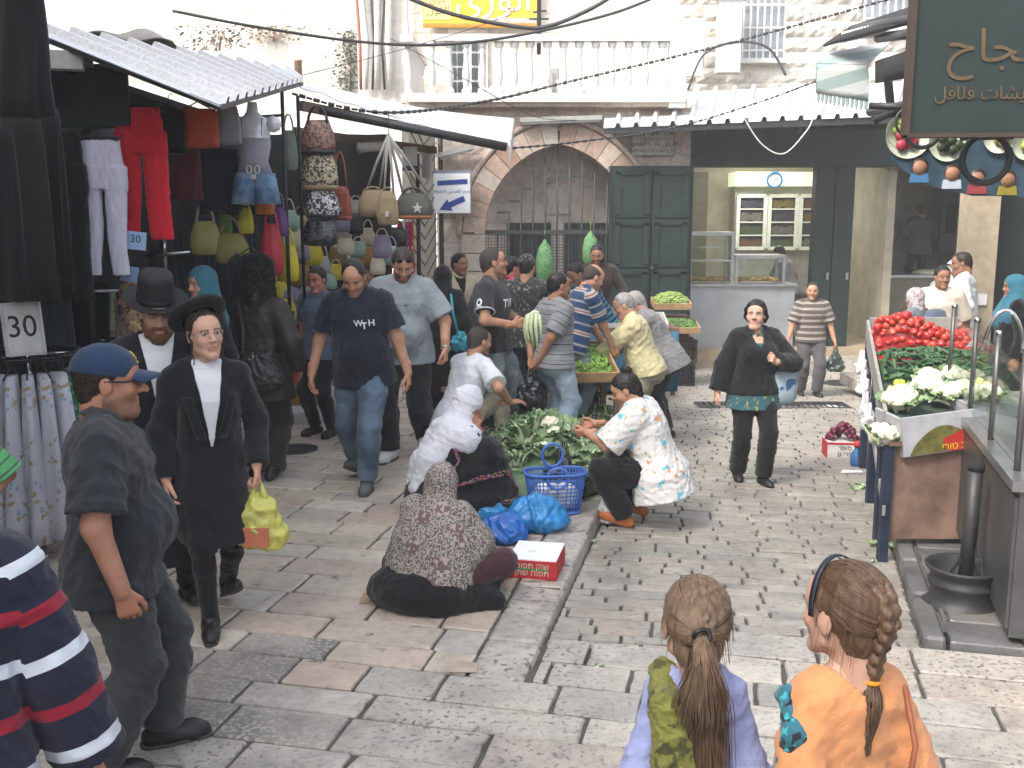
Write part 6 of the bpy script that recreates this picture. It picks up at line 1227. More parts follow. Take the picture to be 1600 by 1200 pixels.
b=MB();b.grid(lambda u,v:p.H(.088*math.cos(math.pi*u),.018+.014*v+.012*math.sin(math.pi*u),.01+.129*math.sin(math.pi*u)),20,3,.003);p.put(b,'headband',plain('navy_band',(.012,.016,.028),.5),h_)
b=MB();b.tube([p.tp(.03,.1,.5)*p.sc,p.tp(.105,.03,.548)*p.sc,p.tp(.14,-.08,.50)*p.sc,p.tp(.13,-.15,.36)*p.sc,p.tp(.1,-.16,.2)*p.sc],.006,6);p.put(b,'thin_strap',plain('rust_cord',(.3,.1,.05),.7))
S=Sdf(.02);S.chain([p.tp(-.14,.09,.44),p.tp(-.165,.02,.47),p.tp(-.2,-.05,.4),p.tp(-.24,-.04,.2)],(.03,.036,.034,.03));skin_obj('print_scarf',[S.mesh(.006)],fabric('peacock_print',(.03,.13,.17),spots=[(40,.55,(.05,.35,.42,1)),(36,.58,(.02,.02,.03,1))]),p.root,p.sc,.005,40.)
girl2=p
# ================================================================== STALLS AND GOODS, LEFT SIDE
rs=np.random.RandomState(12)
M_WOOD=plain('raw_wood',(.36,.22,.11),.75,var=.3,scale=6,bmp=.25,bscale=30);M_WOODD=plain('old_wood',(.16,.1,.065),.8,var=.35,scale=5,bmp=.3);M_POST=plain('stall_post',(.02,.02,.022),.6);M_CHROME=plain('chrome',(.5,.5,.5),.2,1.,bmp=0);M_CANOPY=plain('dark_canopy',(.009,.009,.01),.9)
aw1=corrug('corrugated_awning',P(20,36,6.7),P(452,112,10.6),P(472,128,9.7),P(342,166,6.05),13,.045,M_ZINC,'galvanised corrugated awning sloping over the clothes stall',sheets=3,cat='awning')
f=MB();o_=np.array(aw1.location);f.bar(P(342,168,6.1)-o_,P(472,131,9.7)-o_,.025,.03);f.bar(P(20,42,6.75)-o_,P(342,168,6.1)-o_,.025,.03);f.build('frame_bar',M_IRON,aw1)
can=empty('stall_shade_canopy',(-3.8,6.8,3.05),0,'added canopy roof that darkens the stall behind the metal awning','canopy');f=MB();f.box((0,0,0),(1.7,9,.05));f.build('cover',M_CANOPY,can)  # unseen roof added so the inside of the stall stays dark
bd=empty('stall_back_shade',(-4.45,7,1.5),0,'added black lining at the back of the clothes stall','backdrop');f=MB();f.grid(lambda u,v:(.04*math.sin(u*60),-4.6+10.8*u,-1.5+3.1*v),60,4,.01);f.build('infill',M_CANOPY,bd)  # black sheet added as the shade deep inside the stall
b2=empty('stall_end_shade',(-3.0,12.9,1.6),0,'added dark sheet standing for shade at the far end of the handbag stall','backdrop');f=MB();f.grid(lambda u,v:(-1.6+3.1*u,.04*math.sin(u*50),-1.6+3.05*v),50,4,.01);f.build('infill',M_CANOPY,b2)  # added dark sheet hides the bright wall beyond, passing for stall shade
for(x,y0,Y,lab)in((440,130,8.6,'thin dark hanging rod between the mannequin and the animal print bags'),(465,150,9.6,'dark hanging rod right behind the stack of animal print bags'),(118,120,7.3,'dark stall post behind the white leggings'),(652,240,12.2,'dark post at the right end of the handbag stall')):
 q=P(x,y0,Y);hang=x in(440,465);zb=1.25 if hang else 0.;f=MB();f.tube([(0,0,zb),(0,0,q[2])],.016 if hang else .025,8);t=empty('stall_post',(q[0],q[1],0),0,lab,'post','posts of the left stalls');f.build('shaft',M_POST,t);f=MB();f.box((0,0,zb+.02),(.06 if hang else .12,.06 if hang else .12,.04));f.build('foot',M_POST,t)
def bar_between(a,b_,r,m,name,label,cat,parent=None):
 c=(np.array(a)+b_)/2;f=MB();f.tube([a-c,b_-c],r,8);return f.build(name,m,parent,label,cat,loc=c)
bar_between(P(60,205,6.9),P(440,180,8.6),.012,M_POST,'hanging_rail','long thin rail carrying the hung trousers and shorts','rail')
bar_between(P(-40,200,5.6),P(140,205,7.),.012,M_POST,'hanging_rail','thin rail carrying the black garments at the left edge','rail')
t=empty('green_board',P(137,152,7.2),0,'dark green hanging board under the metal awning','board');f=MB();f.box((0,0,0),(.56,.03,.38));f.build('board',M_DGREEN,t);f=MB();f.box((0,-.02,.2),(.6,.03,.03));f.build('top_batten',M_POST,t)
t=empty('flood_lamp',P(103,95,6.6),.3,'grey box lamp fixed under the left end of the awning','lamp');f=MB();f.box((0,0,0),(.2,.12,.11));f.build('housing',plain('lamp_grey',(.30,.30,.28),.5),t);f=MB();f.box((.13,0,0),(.05,.1,.05));f.build('bracket',M_IRON,t)
CLOTH={}
def cl(name,c,**k):
 return fabric('cloth_'+name,c,**k)
def hanger(parent,w_,top,m=M_POST):
 f=MB();f.tube([(-w_/2,0,top-.01),(0,0,top+.05),(w_/2,0,top-.01)],.006,5);f.tube([(0,0,top+.05),(0,0,top+.1),(.02,0,top+.12),(.03,0,top+.1)],.003,5);f.build('hanger',m,parent)
def garment(px,py0,py1,wpx0,wpx1,Y,m,label,name='garment',cat='garment',group='garments hung in the clothes stall',fold=.018,nf=7,dep=.05,rz=0.,seed=0,skew=0.,sleeves=0,hg=True):
 a,c=P(px,py0,Y),P(px,py1,Y);H_=a[2]-c[2];k=Y/1600.;t=empty(name,a,rz,label,cat,group);w0,w1=wpx0*k/2,wpx1*k/2;f=MB();n=9
 f.rings([(skew*k*s_/(n-1.),0,-H_*s_/(n-1.),(w0+(w1-w0)*(s_/(n-1.))**.8)*(.55 if s_==0 and sleeves else 1),dep*(.5+.7*s_/(n-1.)),.15+s_/(n-1.))for s_ in range(n)],28,fold,nf,seed);f.build('cloth',m,t)
 if sleeves:
  for q in(-1,1):f=MB();f.tube([(q*w0*.8,0,-.03),(q*w0*1.25,0,-H_*.2),(q*w0*1.35,0,-H_*.2-sleeves)],[.05,.06,.055],8);f.build('sleeve',m,t)
 if hg:hanger(t,w0*1.8,.0)
 return t
def leggings(px,py0,py1,wt,wb,Y,m,label,spread=.0,crotch=.36,group='garments hung in the clothes stall'):
 a,c=P(px,py0,Y),P(px,py1,Y);H_=a[2]-c[2];k=Y/1600.;t=empty('leggings',a,0,label,'leggings',group);w_=wt*k/2;l=wb*k/2
 S=Sdf(.02);S.loft((0,0,0),I3,(-H_*crotch,-H_*crotch*.6,-.04,0),(w_*1.12,w_*1.1,w_,w_),(.05,.05,.035,.025),n=2.6)
 for q in(-1,1):zs=np.linspace(-H_,-H_*crotch*.55,7);s_=(zs-zs[-1])/(zs[0]-zs[-1]);S.loft((0,0,0),I3,zs,w_*.56+(l-w_*.56)*s_**.8,.05-.018*s_,None,q*w_*(.56+spread*s_)+.008*np.sin(5*s_+q),n=2.4)
 V,F=S.mesh(.0085);V=V+vnormals(V,F)*(.007*folds(V*np.array((1,1,.35)),px,60.))[:,None];link('cloth',mesh_np('cloth',V,F),m,t)
 f=MB();f.tube([(-w_*1.1,0,.02),(w_*1.1,0,.02)],.007,6);f.box((-w_*.8,0,.0),(.03,.04,.05));f.box((w_*.8,0,0),(.03,.04,.05));f.tube([(0,0,.02),(0,0,.1)],.004,5);f.build('clip_hanger',M_POST,t)
 return t
BLK_=cl('black',(.006,.006,.007));DBR=cl('dark_brown',(.014,.009,.008));DGR=cl('bottle',(.012,.022,.02))
leggings(155,219,430,64,26,6.9,cl('lilac_white',(.55,.54,.66),var=.06),'pale lilac leggings hung in front of the clothes stall',.12);leggings(216,168,374,66,36,7.25,cl('scarlet',(.62,.012,.03),var=.1),'bright red trousers hung behind the lilac leggings',.25,.34);leggings(97,205,470,54,30,6.8,BLK_,'black trousers hung left of the lilac leggings',.1)
garment(22,-40,182,74,86,4.6,BLK_,'black coat hanging nearest, in the top left corner','coat','coat',dep=.09);garment(30,178,470,60,80,5.9,DBR,'long black brown dress at the far left below the coat','dress','dress');garment(75,170,440,30,40,6.2,BLK_,'narrow black skirt beside the left edge dresses','skirt','skirt');garment(62,380,580,44,60,6.9,DGR,'dark green top with pale scribble pattern under the black skirt','top','top');garment(-8,200,470,50,60,5.2,BLK_,'black dress cut by the left edge','dress','dress')
garment(78,320,385,12,22,6.5,cl('white',(.6,.6,.62)),'small white garment showing between black clothes','top','top',hg=False)
garment(309,170,231,54,60,7.7,cl('orange_red',(.46,.07,.03)),'orange red shorts on the rail','shorts','shorts',nf=3);garment(354,166,226,30,42,7.85,cl('grey_pale',(.26,.25,.26)),'pale grey shorts right of the orange pair','shorts','shorts',nf=3);garment(264,172,240,40,46,7.6,BLK_,'black shorts left of the orange pair','shorts','shorts',nf=3)
garment(288,236,312,46,46,8.0,cl('dark_red',(.10,.012,.016)),'dark red skirt below the orange shorts','skirt','skirt');garment(340,232,330,56,62,8.2,cl('ink',(.012,.016,.026)),'ink blue black trousers below the grey shorts','trousers','trousers');garment(392,396,470,40,76,8.1,BLK_,'black t-shirt on a hanger behind the curly haired woman','tee_shirt','shirt',sleeves=.12)
garment(250,380,520,36,50,8.4,DBR,'dark brown dress under the red trousers','dress','dress');garment(140,440,640,60,80,7.6,BLK_,'wide black robe behind the blue cap','robe','robe');garment(350,340,470,60,70,9.3,cl('ink',0),'dark garment behind the wire panel','dress','dress')
for i,(x,c_,lab)in enumerate(((8,(.02,.07,.06),'deep green'),(20,(.5,.42,.05),'yellow'),(29,(.4,.03,.03),'red'),(48,(.03,.1,.12),'petrol'),(60,(.1,.25,.18),'sea green'),(70,(.38,.13,.05),'rust'),(79,(.45,.42,.07),'mustard yellow'),(92,(.16,.12,.16),'mauve grey'),(104,(.06,.05,.06),'charcoal'),(176,(.3,.36,.26),'pale green flowered'),(192,(.10,.12,.2),'slate blue'),(202,(.28,.32,.18),'green white checked'))):
 garment(x,455,545 if x<150 else 525,9,13,7.35,cl('row_'+str(i),c_,spots=[(30,.6,(.4,.06,.04,1))]if x==176 else None),lab+' garment in the row on the rail behind the round rack','garment','garment','garments in the back row',fold=.006,hg=False)
bar_between(P(-5,455,7.35),P(215,455,7.35),.012,M_CHROME,'hanging_rail','chrome rail behind the round rack','rail')
f=MB();a=P(257,400,7.9);f.tube([(0,0,-1.6),(0,0,0)],.018,8);f.tube([(-.16,.0,0),(.2,0,.03)],.012,8);f.tube([(0,0,0),(0,0,.12)],.02,8);f.build('garment_stand',M_CHROME,None,'chrome T-shaped garment stand behind the tall hat','stand',loc=a)
garment(60,440,462,60,62,6.9,cl('sky',(.2,.36,.5)),'light blue folded top above the price board','top','top',dep=.06,hg=False)
q=P(397,240,8.1);t=empty('mannequin',q,.1,'silver grey headless mannequin in a lilac camisole and denim shorts','mannequin');f=MB();K=8.1/1600*1.12;M_SIL=plain('silver_plastic',(.66,.67,.70),.22,.1,bmp=0)
f.rings([(0,0,z*K,a_*K,b_*K)for z,a_,b_ in((68,6,5),(56,8,7),(50,12,8),(44,26,10),(34,24,12),(20,22,14),(8,21,14),(-10,16,11),(-25,22,14),(-35,24,15))],20);f.build('torso',M_SIL,t)
for s_ in(-1,1):f=MB();f.lathe([(0,.06),(.05,.04),(.065,0),(.05,-.05),(0,-.07)],(s_*27*K,0,40*K),12,cap=False);f.build('shoulder',M_SIL,t)
f=MB();f.rings([(0,0,z*K,a_*K,b_*K)for z,a_,b_ in((20,23,15),(8,22.5,15.5),(-10,18,13),(-28,24,16))],22,.004,9);f.build('camisole',cl('lilac',(.30,.28,.34)),t)
for s_ in(-1,1):f=MB();f.tube([(s_*12*K,-.06,22*K),(s_*14*K,-.05,46*K)],.005,5);f.build('strap',cl('lilac',0),t);f=MB();f.rings([(s_*12*K,0,-26*K,15*K,17*K),(s_*15*K,0,-68*K,19*K,20*K)],16,.004,5);f.build('shorts_leg',cl('denim',(.06,.13,.24),fade=((.25,.36,.48,1),9.)),t)
f=MB()
for s_ in(-1,1):f.tube([(s_*.03+.02*math.cos(a),-.09,-22*K+.03*math.sin(a))for a in np.linspace(0,6.28,10)[:-1]],.005,5,closed=True)
f.build('buckle',M_SIL,t)
def card(px,py,w_,h_,Y,m,txt,label,tilt=0.,frame=None):
 q=P(px,py,Y);t=empty('price_card',q,0,label,'price card');t.rotation_euler=(0,tilt,0);f=MB();f.box((0,0,0),(w_,.012,h_));f.build('card',m,t)
 if frame:
  f=MB()
  for(c,d)in(((0,0,h_/2),(w_+.02,.02,.02)),((0,0,-h_/2),(w_+.02,.02,.02)),((w_/2,0,0),(.02,.022,h_)),((-w_/2,0,0),(.02,.022,h_))):f.box(c,d)
  f.build('rim',frame,t)
 if txt:lettering(txt,M_INK,t,(0,-.0075,.01),h_*.62,ext=.0008)
 return t
M_CARD=plain('blue_card',(.28,.42,.62),.7,var=.05,bmp=0);card(212,376,.14,.12,6.95,M_CARD,'30','light blue card with a handwritten 30 below the red trousers',.1);card(203,428,.12,.10,6.95,plain('dull_blue_card',(.16,.25,.4),.7),None,'dull blue blank card beneath the lilac leggings',.12)
base=G(66,852);rk=empty('round_rack',base,0,'black round clothes rack with floral dresses at the left','clothes rack');zr_=P(70,553,base[1])[2];rr=.30
f=MB();f.tube([(rr*math.cos(a),rr*math.sin(a),zr_)for a in np.linspace(0,2*math.pi,36)[:-1]],.016,8,closed=True);f.build('ring',plain('rack_black',(.02,.02,.022),.25,.5,bmp=0),rk)
f=MB();f.tube([(0,0,.1),(0,0,zr_)],.018,8);f.build('column',M_CHROME,rk);
for i in range(3):a=i*2.1+.3;f=MB();f.tube([(0,0,zr_),(rr*math.cos(a),rr*math.sin(a),zr_)],.009,6);f.build('spoke',M_CHROME,rk)
for i in range(4):a=i*1.57+.5;f=MB();f.tube([(0,0,.12),(.36*math.cos(a),.36*math.sin(a),.03)],.012,6);f.build('foot',M_CHROME if i%2 else M_POST,rk)
f=MB()
for i in range(46):a=i*.1366;f.tube([(rr*math.cos(a)+.02*math.cos(a),rr*math.sin(a)+.02*math.sin(a),zr_+.018),(rr*math.cos(a)-.02*math.cos(a),rr*math.sin(a)-.02*math.sin(a),zr_+.018)],.005,5);f.tube([(rr*math.cos(a),rr*math.sin(a),zr_),(rr*math.cos(a),rr*math.sin(a),zr_-.07)],.004,5)
f.build('hanger_hooks',M_POST,rk,kind='stuff')
F_DRS=fabric('floral_dress',(.50,.50,.56),var=.06,spots=[(22,.62,(.36,.28,.16,1)),(16,.66,(.24,.34,.5,1))])
for i,(a,m_,lab,h_)in enumerate(((-.15,cl('green_print',(.02,.22,.1),spots=[(30,.56,(.4,.38,.3,1))]),'green printed dress at the right of the round rack',.75),(.15,cl('red_print',(.4,.03,.05),spots=[(26,.56,(.5,.45,.42,1))]),'red and white printed dress right of the green one',.75),(-.55,F_DRS,'pale floral dress, rightmost of five on the round rack',1.0),(-.85,F_DRS,'pale floral dress, second from the right on the round rack',1.0),(-1.15,F_DRS,'pale floral dress, middle one on the round rack',1.02),(-1.45,F_DRS,'pale floral dress, second from the left on the round rack',1.0),(-1.75,F_DRS,'pale floral dress, leftmost of five on the round rack',1.0),(-2.1,DBR,'brown dress beside the leftmost floral dress',.8),(-2.4,DBR,'brown dress, middle of three on the round rack',.8),(-2.7,DBR,'brown dress, farthest left on the round rack',.82))):
 c=base+np.array((rr*math.cos(a),rr*math.sin(a),zr_-.09));t=empty('dress',c,a+math.pi/2+.5*math.pi,lab,'dress','dresses on the round rack');f=MB();n=8
 f.rings([(0,0,-h_*s_/(n-1.),.07+.10*(s_/(n-1.))**.6,.03+.05*s_/(n-1.),.2+s_/(n-1.))for s_ in range(n)],22,.012,5,i);f.build('cloth',m_,t);hanger(t,.26,.0)
card(36,514,.215,.295,base[1]-rr-.03,plain('white_board',(.62,.60,.60),.35,bmp=0),'30','white framed board reading 30 clipped to the round rack',-.06,plain('board_rim',(.5,.5,.5),.4,bmp=0))
def bag(px,py,wpx,hpx,Y,m,label,handle=None,hl=.6,trim=None,name='handbag',group='handbags hung in the bag stall',strap=None,sup=2.8,rz=0.,top=.7,flap=False,dep=.45):
 c=P(px,py,Y);k=Y/1600.;w_,h_=wpx*k/2,hpx*k/2;t=empty(name,c,rz,label,'handbag',group);f=MB()
 f.rings([(0,0,-h_,w_*.7,w_*dep*.6),(0,0,-h_*.9,w_*.92,w_*dep*.9),(0,0,-h_*.4,w_,w_*dep),(0,0,h_*.25,w_*.93,w_*dep*.85),(0,0,h_*.8,w_*top,w_*dep*.5),(0,0,h_,w_*top*.9,w_*dep*.22)],24,w_*.025,7,px,sup);f.build('pouch',m,t)
 hm=handle or m
 for q in(-1,1):
  f=MB();f.tube([(w_*top*.8*math.cos(a),q*w_*dep*.25,h_*.8+hl*h_*2*math.sin(a))for a in np.linspace(0,math.pi,9)],max(.006,w_*.06),6);f.build('handle',hm,t)
 if trim:f=MB();f.rings([(0,0,-h_*.95,w_*.97,w_*dep*.97),(0,0,-h_*.72,w_*1.0,w_*dep*1.03)],24,0,7,0,sup);f.build('base_trim',trim,t)
 if flap:f=MB();f.box((0,-w_*dep*.92,h_*.1),(w_*1.3,.02,h_*.9));f.build('flap',trim or hm,t);f=MB();f.box((0,-w_*dep*.95-.02,-h_*.35),(w_*.3,.015,h_*.3));f.build('buckle',M_GOLD if 'M_GOLD' in globals()else M_CHROME,t)
 return t
def printm(name,base,spot,sc,thr=.5,rough=.45):
 if name in MATS:return MATS[name]
 m,n,b=newmat(name);v=coords(n);n1=N(n,'ShaderNodeTexNoise',i_Scale=sc,i_Detail=1.2,i_Distortion=1.5);n.links.new(v,n1.inputs['Vector']);n.links.new(ramp(n,n1.outputs[0],[(thr-.02,base),(thr+.02,spot)]),b.inputs['Base Color']);b.inputs['Roughness'].default_value=rough;MATS[name]=m;return m
LEO1=printm('brown_animal_print',(.06,.025,.03,1),(.25,.13,.09,1),32,.5);LEO2=printm('cream_animal_print',(.02,.015,.02,1),(.42,.35,.22,1),30,.5);LEO3=printm('black_white_print',(.012,.012,.016,1),(.6,.6,.62,1),30,.53);LEO4=printm('black_shiny_print',(.01,.011,.014,1),(.05,.055,.065,1),34,.5,.25);TAN=plain('tan_leather',(.26,.19,.10),.55,bmp=.2);KHA=plain('khaki_canvas',(.30,.225,.13),.8);OLG=plain('olive_grey_canvas',(.085,.088,.075),.85);RST=plain('rust_leather',(.26,.055,.025),.45)
ORG=plain('orange_leather',(.5,.13,.02),.5);PUR=plain('purple_leather',(.10,.035,.14),.5);YEL=plain('yellow_leather',(.48,.42,.02),.5);MNT=plain('mint_leather',(.22,.34,.28),.5);LGR=plain('pale_grey_leather',(.34,.33,.32),.5);MUS=plain('mustard_leather',(.28,.14,.02),.5);REDL=plain('red_leather',(.4,.02,.035),.5);LIM=plain('yellow_green_leather',(.36,.36,.12),.6);BKL=plain('soft_black_leather',(.014,.014,.016),.4);GGR=plain('grey_green_leather',(.13,.16,.13),.6);CRM=plain('cream_leather',(.45,.40,.3),.6)
bag(497,215,52,52,9.0,LEO1,'gathered brown animal print bag, topmost of the stack of four',BKL,.5,BKL);bag(500,268,56,58,9.0,LEO2,'cream and black leopard print bag, second of the stack of four',TAN,.25,TAN);bag(504,318,50,46,9.0,LEO3,'black and white spotted bag, third of the stack of four',BKL,.3,BKL);bag(500,362,52,44,9.0,LEO4,'shiny black patterned bag, lowest of the stack of four',BKL,.3)
bag(533,318,32,52,9.4,RST,'rust red tall shoulder bag right of the animal print bags',RST,1.1,RST,flap=True);bag(520,300,20,70,9.8,RST,'slimmer rust red bag behind the animal print stack',RST,.7)
bag(583,318,46,42,10.2,KHA,'plain khaki canvas bag under the bundle of straps',KHA,.2,sup=2.2);bag(606,325,34,52,10.0,KHA,'khaki canvas satchel with buckle, right of the plain khaki bag',KHA,.2,flap=True);sb=bag(646,322,58,40,10.2,OLG,'olive grey canvas bag with an orange trimmed flap and star',OLG,.3,plain('orange_trim2',(.4,.14,.07),.7),sup=3.4,rz=-.1)
st=[(r*math.sin(a),r*math.cos(a))for i in range(5)for r,a in((.055,i*1.2566),(.022,i*1.2566+.628))];f=MB();f.prism(st,-.168,-.160);f.build('star_badge',plain('star_cream',(.5,.48,.42),.7),sb,loc=(.07,0,-.02))
M_STRAP=plain('grey_webbing',(.30,.29,.27),.8);hk=P(607,212,10.1)
f=MB()
for(x,y,Y)in((572,300,10.2),(592,300,10.2),(600,300,10.),(615,300,10.),(630,305,10.2),(650,300,10.2),(668,300,10.2)):f.tube([(0,0,0),(P(x,y,Y)-hk)*.5+np.array((.0,0,.02)),P(x,y,Y)-hk],[.018,.014,.012],6)
f.build('strap_bundle',M_STRAP,None,'bundle of pale webbing straps fanning down to the canvas bags','straps',loc=hk)
bar_between(P(607,212,10.1),P(607,172,10.1),.004,M_POST,'hook_wire','thin wire holding the bundle of straps','wire')
bag(413,316,30,38,8.3,ORG,'small orange handbag beside the thin post',ORG,.8,flap=False);bag(438,347,24,44,8.5,PUR,'purple pouch bag right of the orange handbag',PUR,.6,sup=2.);bag(452,235,26,60,8.8,GGR,'grey green hobo bag hung on the thin post',GGR,.5,sup=2.);bag(425,390,34,80,8.4,REDL,'long red hobo bag below the orange handbag',REDL,.4,sup=2.);bag(450,410,34,60,8.7,YEL,'yellow bag right of the long red bag',YEL,.5)
bag(322,372,48,52,8.5,LIM,'yellow green tote in front of the wire panel',CRM,.6);bag(362,388,54,46,8.5,plain('olive_yellow',(.27,.24,.07),.6),'olive yellow tote right of the yellow green tote',TAN,.6);bag(384,345,24,40,8.5,YEL,'small yellow bag on the wire panel',YEL,.3);bag(352,350,22,36,8.7,plain('leaf_green_bag',(.15,.3,.06),.6),'small leaf green bag on the wire panel',CRM,.3);bag(338,315,44,30,8.6,plain('teal_print',(.06,.2,.24),.6),'teal printed bag above the wire panel',CRM,.4)
g_=random.Random(5);kinds=[(MNT,'mint green'),(LGR,'pale grey'),(MUS,'mustard'),(YEL,'yellow'),(CRM,'cream'),(plain('lavender_leather',(.2,.17,.25),.5),'lavender'),(plain('bronze_leather',(.2,.13,.05),.3,.3),'bronze'),(BKL,'black')]
spots_=[(452,345,0),(470,430,2),(505,415,1),(528,400,6),(540,385,4),(512,440,0),(492,398,3),(545,415,1),(470,395,5),(455,460,5),(486,455,1),(500,470,4),(450,485,3),(470,490,5),(560,390,0),(575,370,4),(556,350,7),(536,360,1),(575,400,2),(560,430,1),(535,345,5),(548,455,0),(525,425,3),(470,350,6),(458,375,4),(440,455,3),(430,470,7),(400,430,1),(590,415,4),(610,400,0),(597,350,7),(556,325,1),(597,385,5),(478,505,7),(445,520,7),(620,370,7)]
WH=('below the stack of animal print bags','near the far end of the bag stall','just above the balding man','at the back of the bag stall','behind the curly haired woman')
for i,(x,y,k_)in enumerate(spots_):
 m_,nm=kinds[k_];pos_='above the navy polo man' if 480<x<560 and y>380 else('between post and khaki bags' if x>550 else('beside the curly haired woman' if y>440 else 'under the animal print stack'))
 bag(x,y,g_.uniform(24,34),g_.uniform(24,36),10.4+(i%4)*.3,m_,'small %s bag %s, row %d, column %d'%(nm,pos_,1+(y-320)//30,1+(x-400)//12),m_ if i%2 else CRM,g_.uniform(.3,.7),name='handbag',group='small bags in the hanging cluster')
t=empty('wire_panel',P(350,400,8.7),0,'black wire grid panel hung with yellow and green bags','panel');K=8.7/1600
f=MB()
for i in range(14):f.box((-65*K+130*K*i/13,0,0),(.006,.006,134*K))
for i in range(14):f.box((0,.004,-67*K+134*K*i/13),(130*K,.006,.006))
f.build('wires',M_POST,t,kind='stuff');f=MB()
for(c,d)in(((0,0,67*K),(134*K,.02,.025)),((65*K,0,0),(.025,.02,134*K)),((-65*K,0,0),(.025,.02,134*K))):f.box(c,d)
f.build('frame',M_POST,t)
t=garment(380,298,336,56,56,8.55,BLK_,'folded black top printed with white capitals above the wire panel','black_top','top',fold=.002,hg=False,dep=.03);lettering('POOH',CRM,t,(0.0,-.06,-.09),.105,ext=.002)
t=empty('plastic_pipe',P(585,232,10.9),0,'pale plastic pipe lying under the canvas awning','pipe');f=MB();f.tube([(-.13,-.1,0),(.16,.1,.04)],.05,12);f.build('tube',plain('pvc',(.42,.4,.36),.5),t);f=MB();f.tube([(-.14,-.11,-.001),(-.15,-.115,-.002)],.06,12);f.build('socket',plain('pvc',0),t)
t=empty('white_lamp',P(641,245,11.2),.2,'white square lamp at the end of the bag stall','lamp');f=MB();f.box((0,0,0),(.14,.12,.2));f.build('housing',M_WPAINT,t);f=MB();f.box((0,0,-.12),(.16,.14,.05));f.build('base',M_IRON,t)
t=empty('white_canister',P(667,255,12.),0,'small white canister on the conduit left of the arrow sign','canister');f=MB();f.lathe([(.02,-.18),(.06,-.16),(.06,.1),(.03,.15),(.02,.18)],n=12);f.build('shell',M_WPAINT,t)
for i,(x,c_,nm)in enumerate(((624,(.5,.03,.08),'crimson'),(630,(.6,.5,.5),'white'),(636,(.3,.05,.2),'magenta'),(642,(.4,.04,.03),'red'))):garment(x,345,440,7,10,11.6,cl('scarfcol_'+str(i),c_,spots=[(20,.58,(.6,.5,.5,1))]),nm+' scarf hanging at the end of the bag stall','scarf','scarf','scarves at the end of the bag stall',fold=.006,hg=False)
aw=empty('canvas_awning',P(640,180,11.5),0,'white canvas awning with fringed end beyond the metal awning','awning');o_=np.array(aw.location);A,B,Cc,D=[P(*q)-o_ for q in((512,136,12.6),(803,186,12.6),(797,226,10.6),(462,134,10.4))]
M_CANV=plain('white_canvas',(.66,.66,.64),.8,var=.08,scale=3,bmp=.2,bscale=30,trans=0.);f=MB();f.grid(lambda u,v:A+(B-A)*u+(D-A+(Cc-B-D+A)*u)*v+np.array((0,0,-.10*math.sin(math.pi*u)*.6-.012*math.sin(u*40)*v)),40,8,.01);f.build('canvas',M_CANV,aw)
f=MB()
for i in range(16):u=i/15.;a=B+(Cc-B)*u;f.box(a+np.array((0.0,0,-.09-.02*math.sin(i*2))),(.012,.05,.18+.06*math.sin(i*1.7)))
f.build('fringe',M_CANV,aw,kind='stuff')
f=MB();a,c=P(500,172,10.4)-o_,P(792,230,10.5)-o_;f.tube([a,c],.045,8);f.build('front_tube',M_IRON,aw);f=MB();f.bar(P(470,165,10.2)-o_,P(620,195,11.5)-o_,.06,.09);f.bar(P(460,205,10.2)-o_,P(680,235,12.)-o_,.05,.08);f.build('timber_rafter',M_WOODD,aw)
t=empty('tarpaulin',P(205,57,10.),0,'grey tarpaulin bundled on top of the metal awning','tarpaulin');f=MB();f.grid(lambda u,v:(-.35+.8*u,.5*v-.2,.10*math.sin(math.pi*u)*math.sin(math.pi*v)+.03*math.sin(9*u+5*v)-.08*u),20,10,.01);f.build('sheet',plain('tarp_grey',(.40,.37,.33),.8),t)
for(px,py,lab)in((478,655,'low white tray of handbags on the paving, nearer one'),(492,618,'low white tray of handbags on the paving, farther one')):
 c=G(px,py);t=empty('display_tray',c,.2,lab,'tray','white trays of bags on the paving');f=MB();f.box((0,0,.02),(.55,.36,.04));f.build('bottom',M_WPAINT,t);f=MB()
 for(cc,d)in(((0,-.18,.06),(.57,.02,.1)),((0,.18,.06),(.57,.02,.1)),((.28,0,.06),(.02,.36,.1)),((-.28,0,.06),(.02,.36,.1))):f.box(cc,d)
 f.build('rim',M_WPAINT,t)
def ground_bag(px,py,w_,h_,m,label,road=False):
 c=G(px,py,road);Y=c[1];return bag(px,py-h_/2,w_,h_,Y,m,label,None,.2,group='bags on the white trays')
ground_bag(464,643,44,38,MUS,'mustard handbag with round clasp on the nearer white tray');ground_bag(480,640,18,20,plain('lime_cloth',(.3,.42,.14),.8),'small lime green pouch beside the mustard handbag');ground_bag(462,612,40,26,REDL,'red bag behind the mustard handbag');ground_bag(476,606,30,20,ORG,'orange and white bag on the farther white tray');ground_bag(505,612,22,22,plain('pink_bag',(.4,.2,.26),.6),'pale pink pouch at the farther white tray');ground_bag(448,600,26,60,BKL,'black bag standing behind the trays')
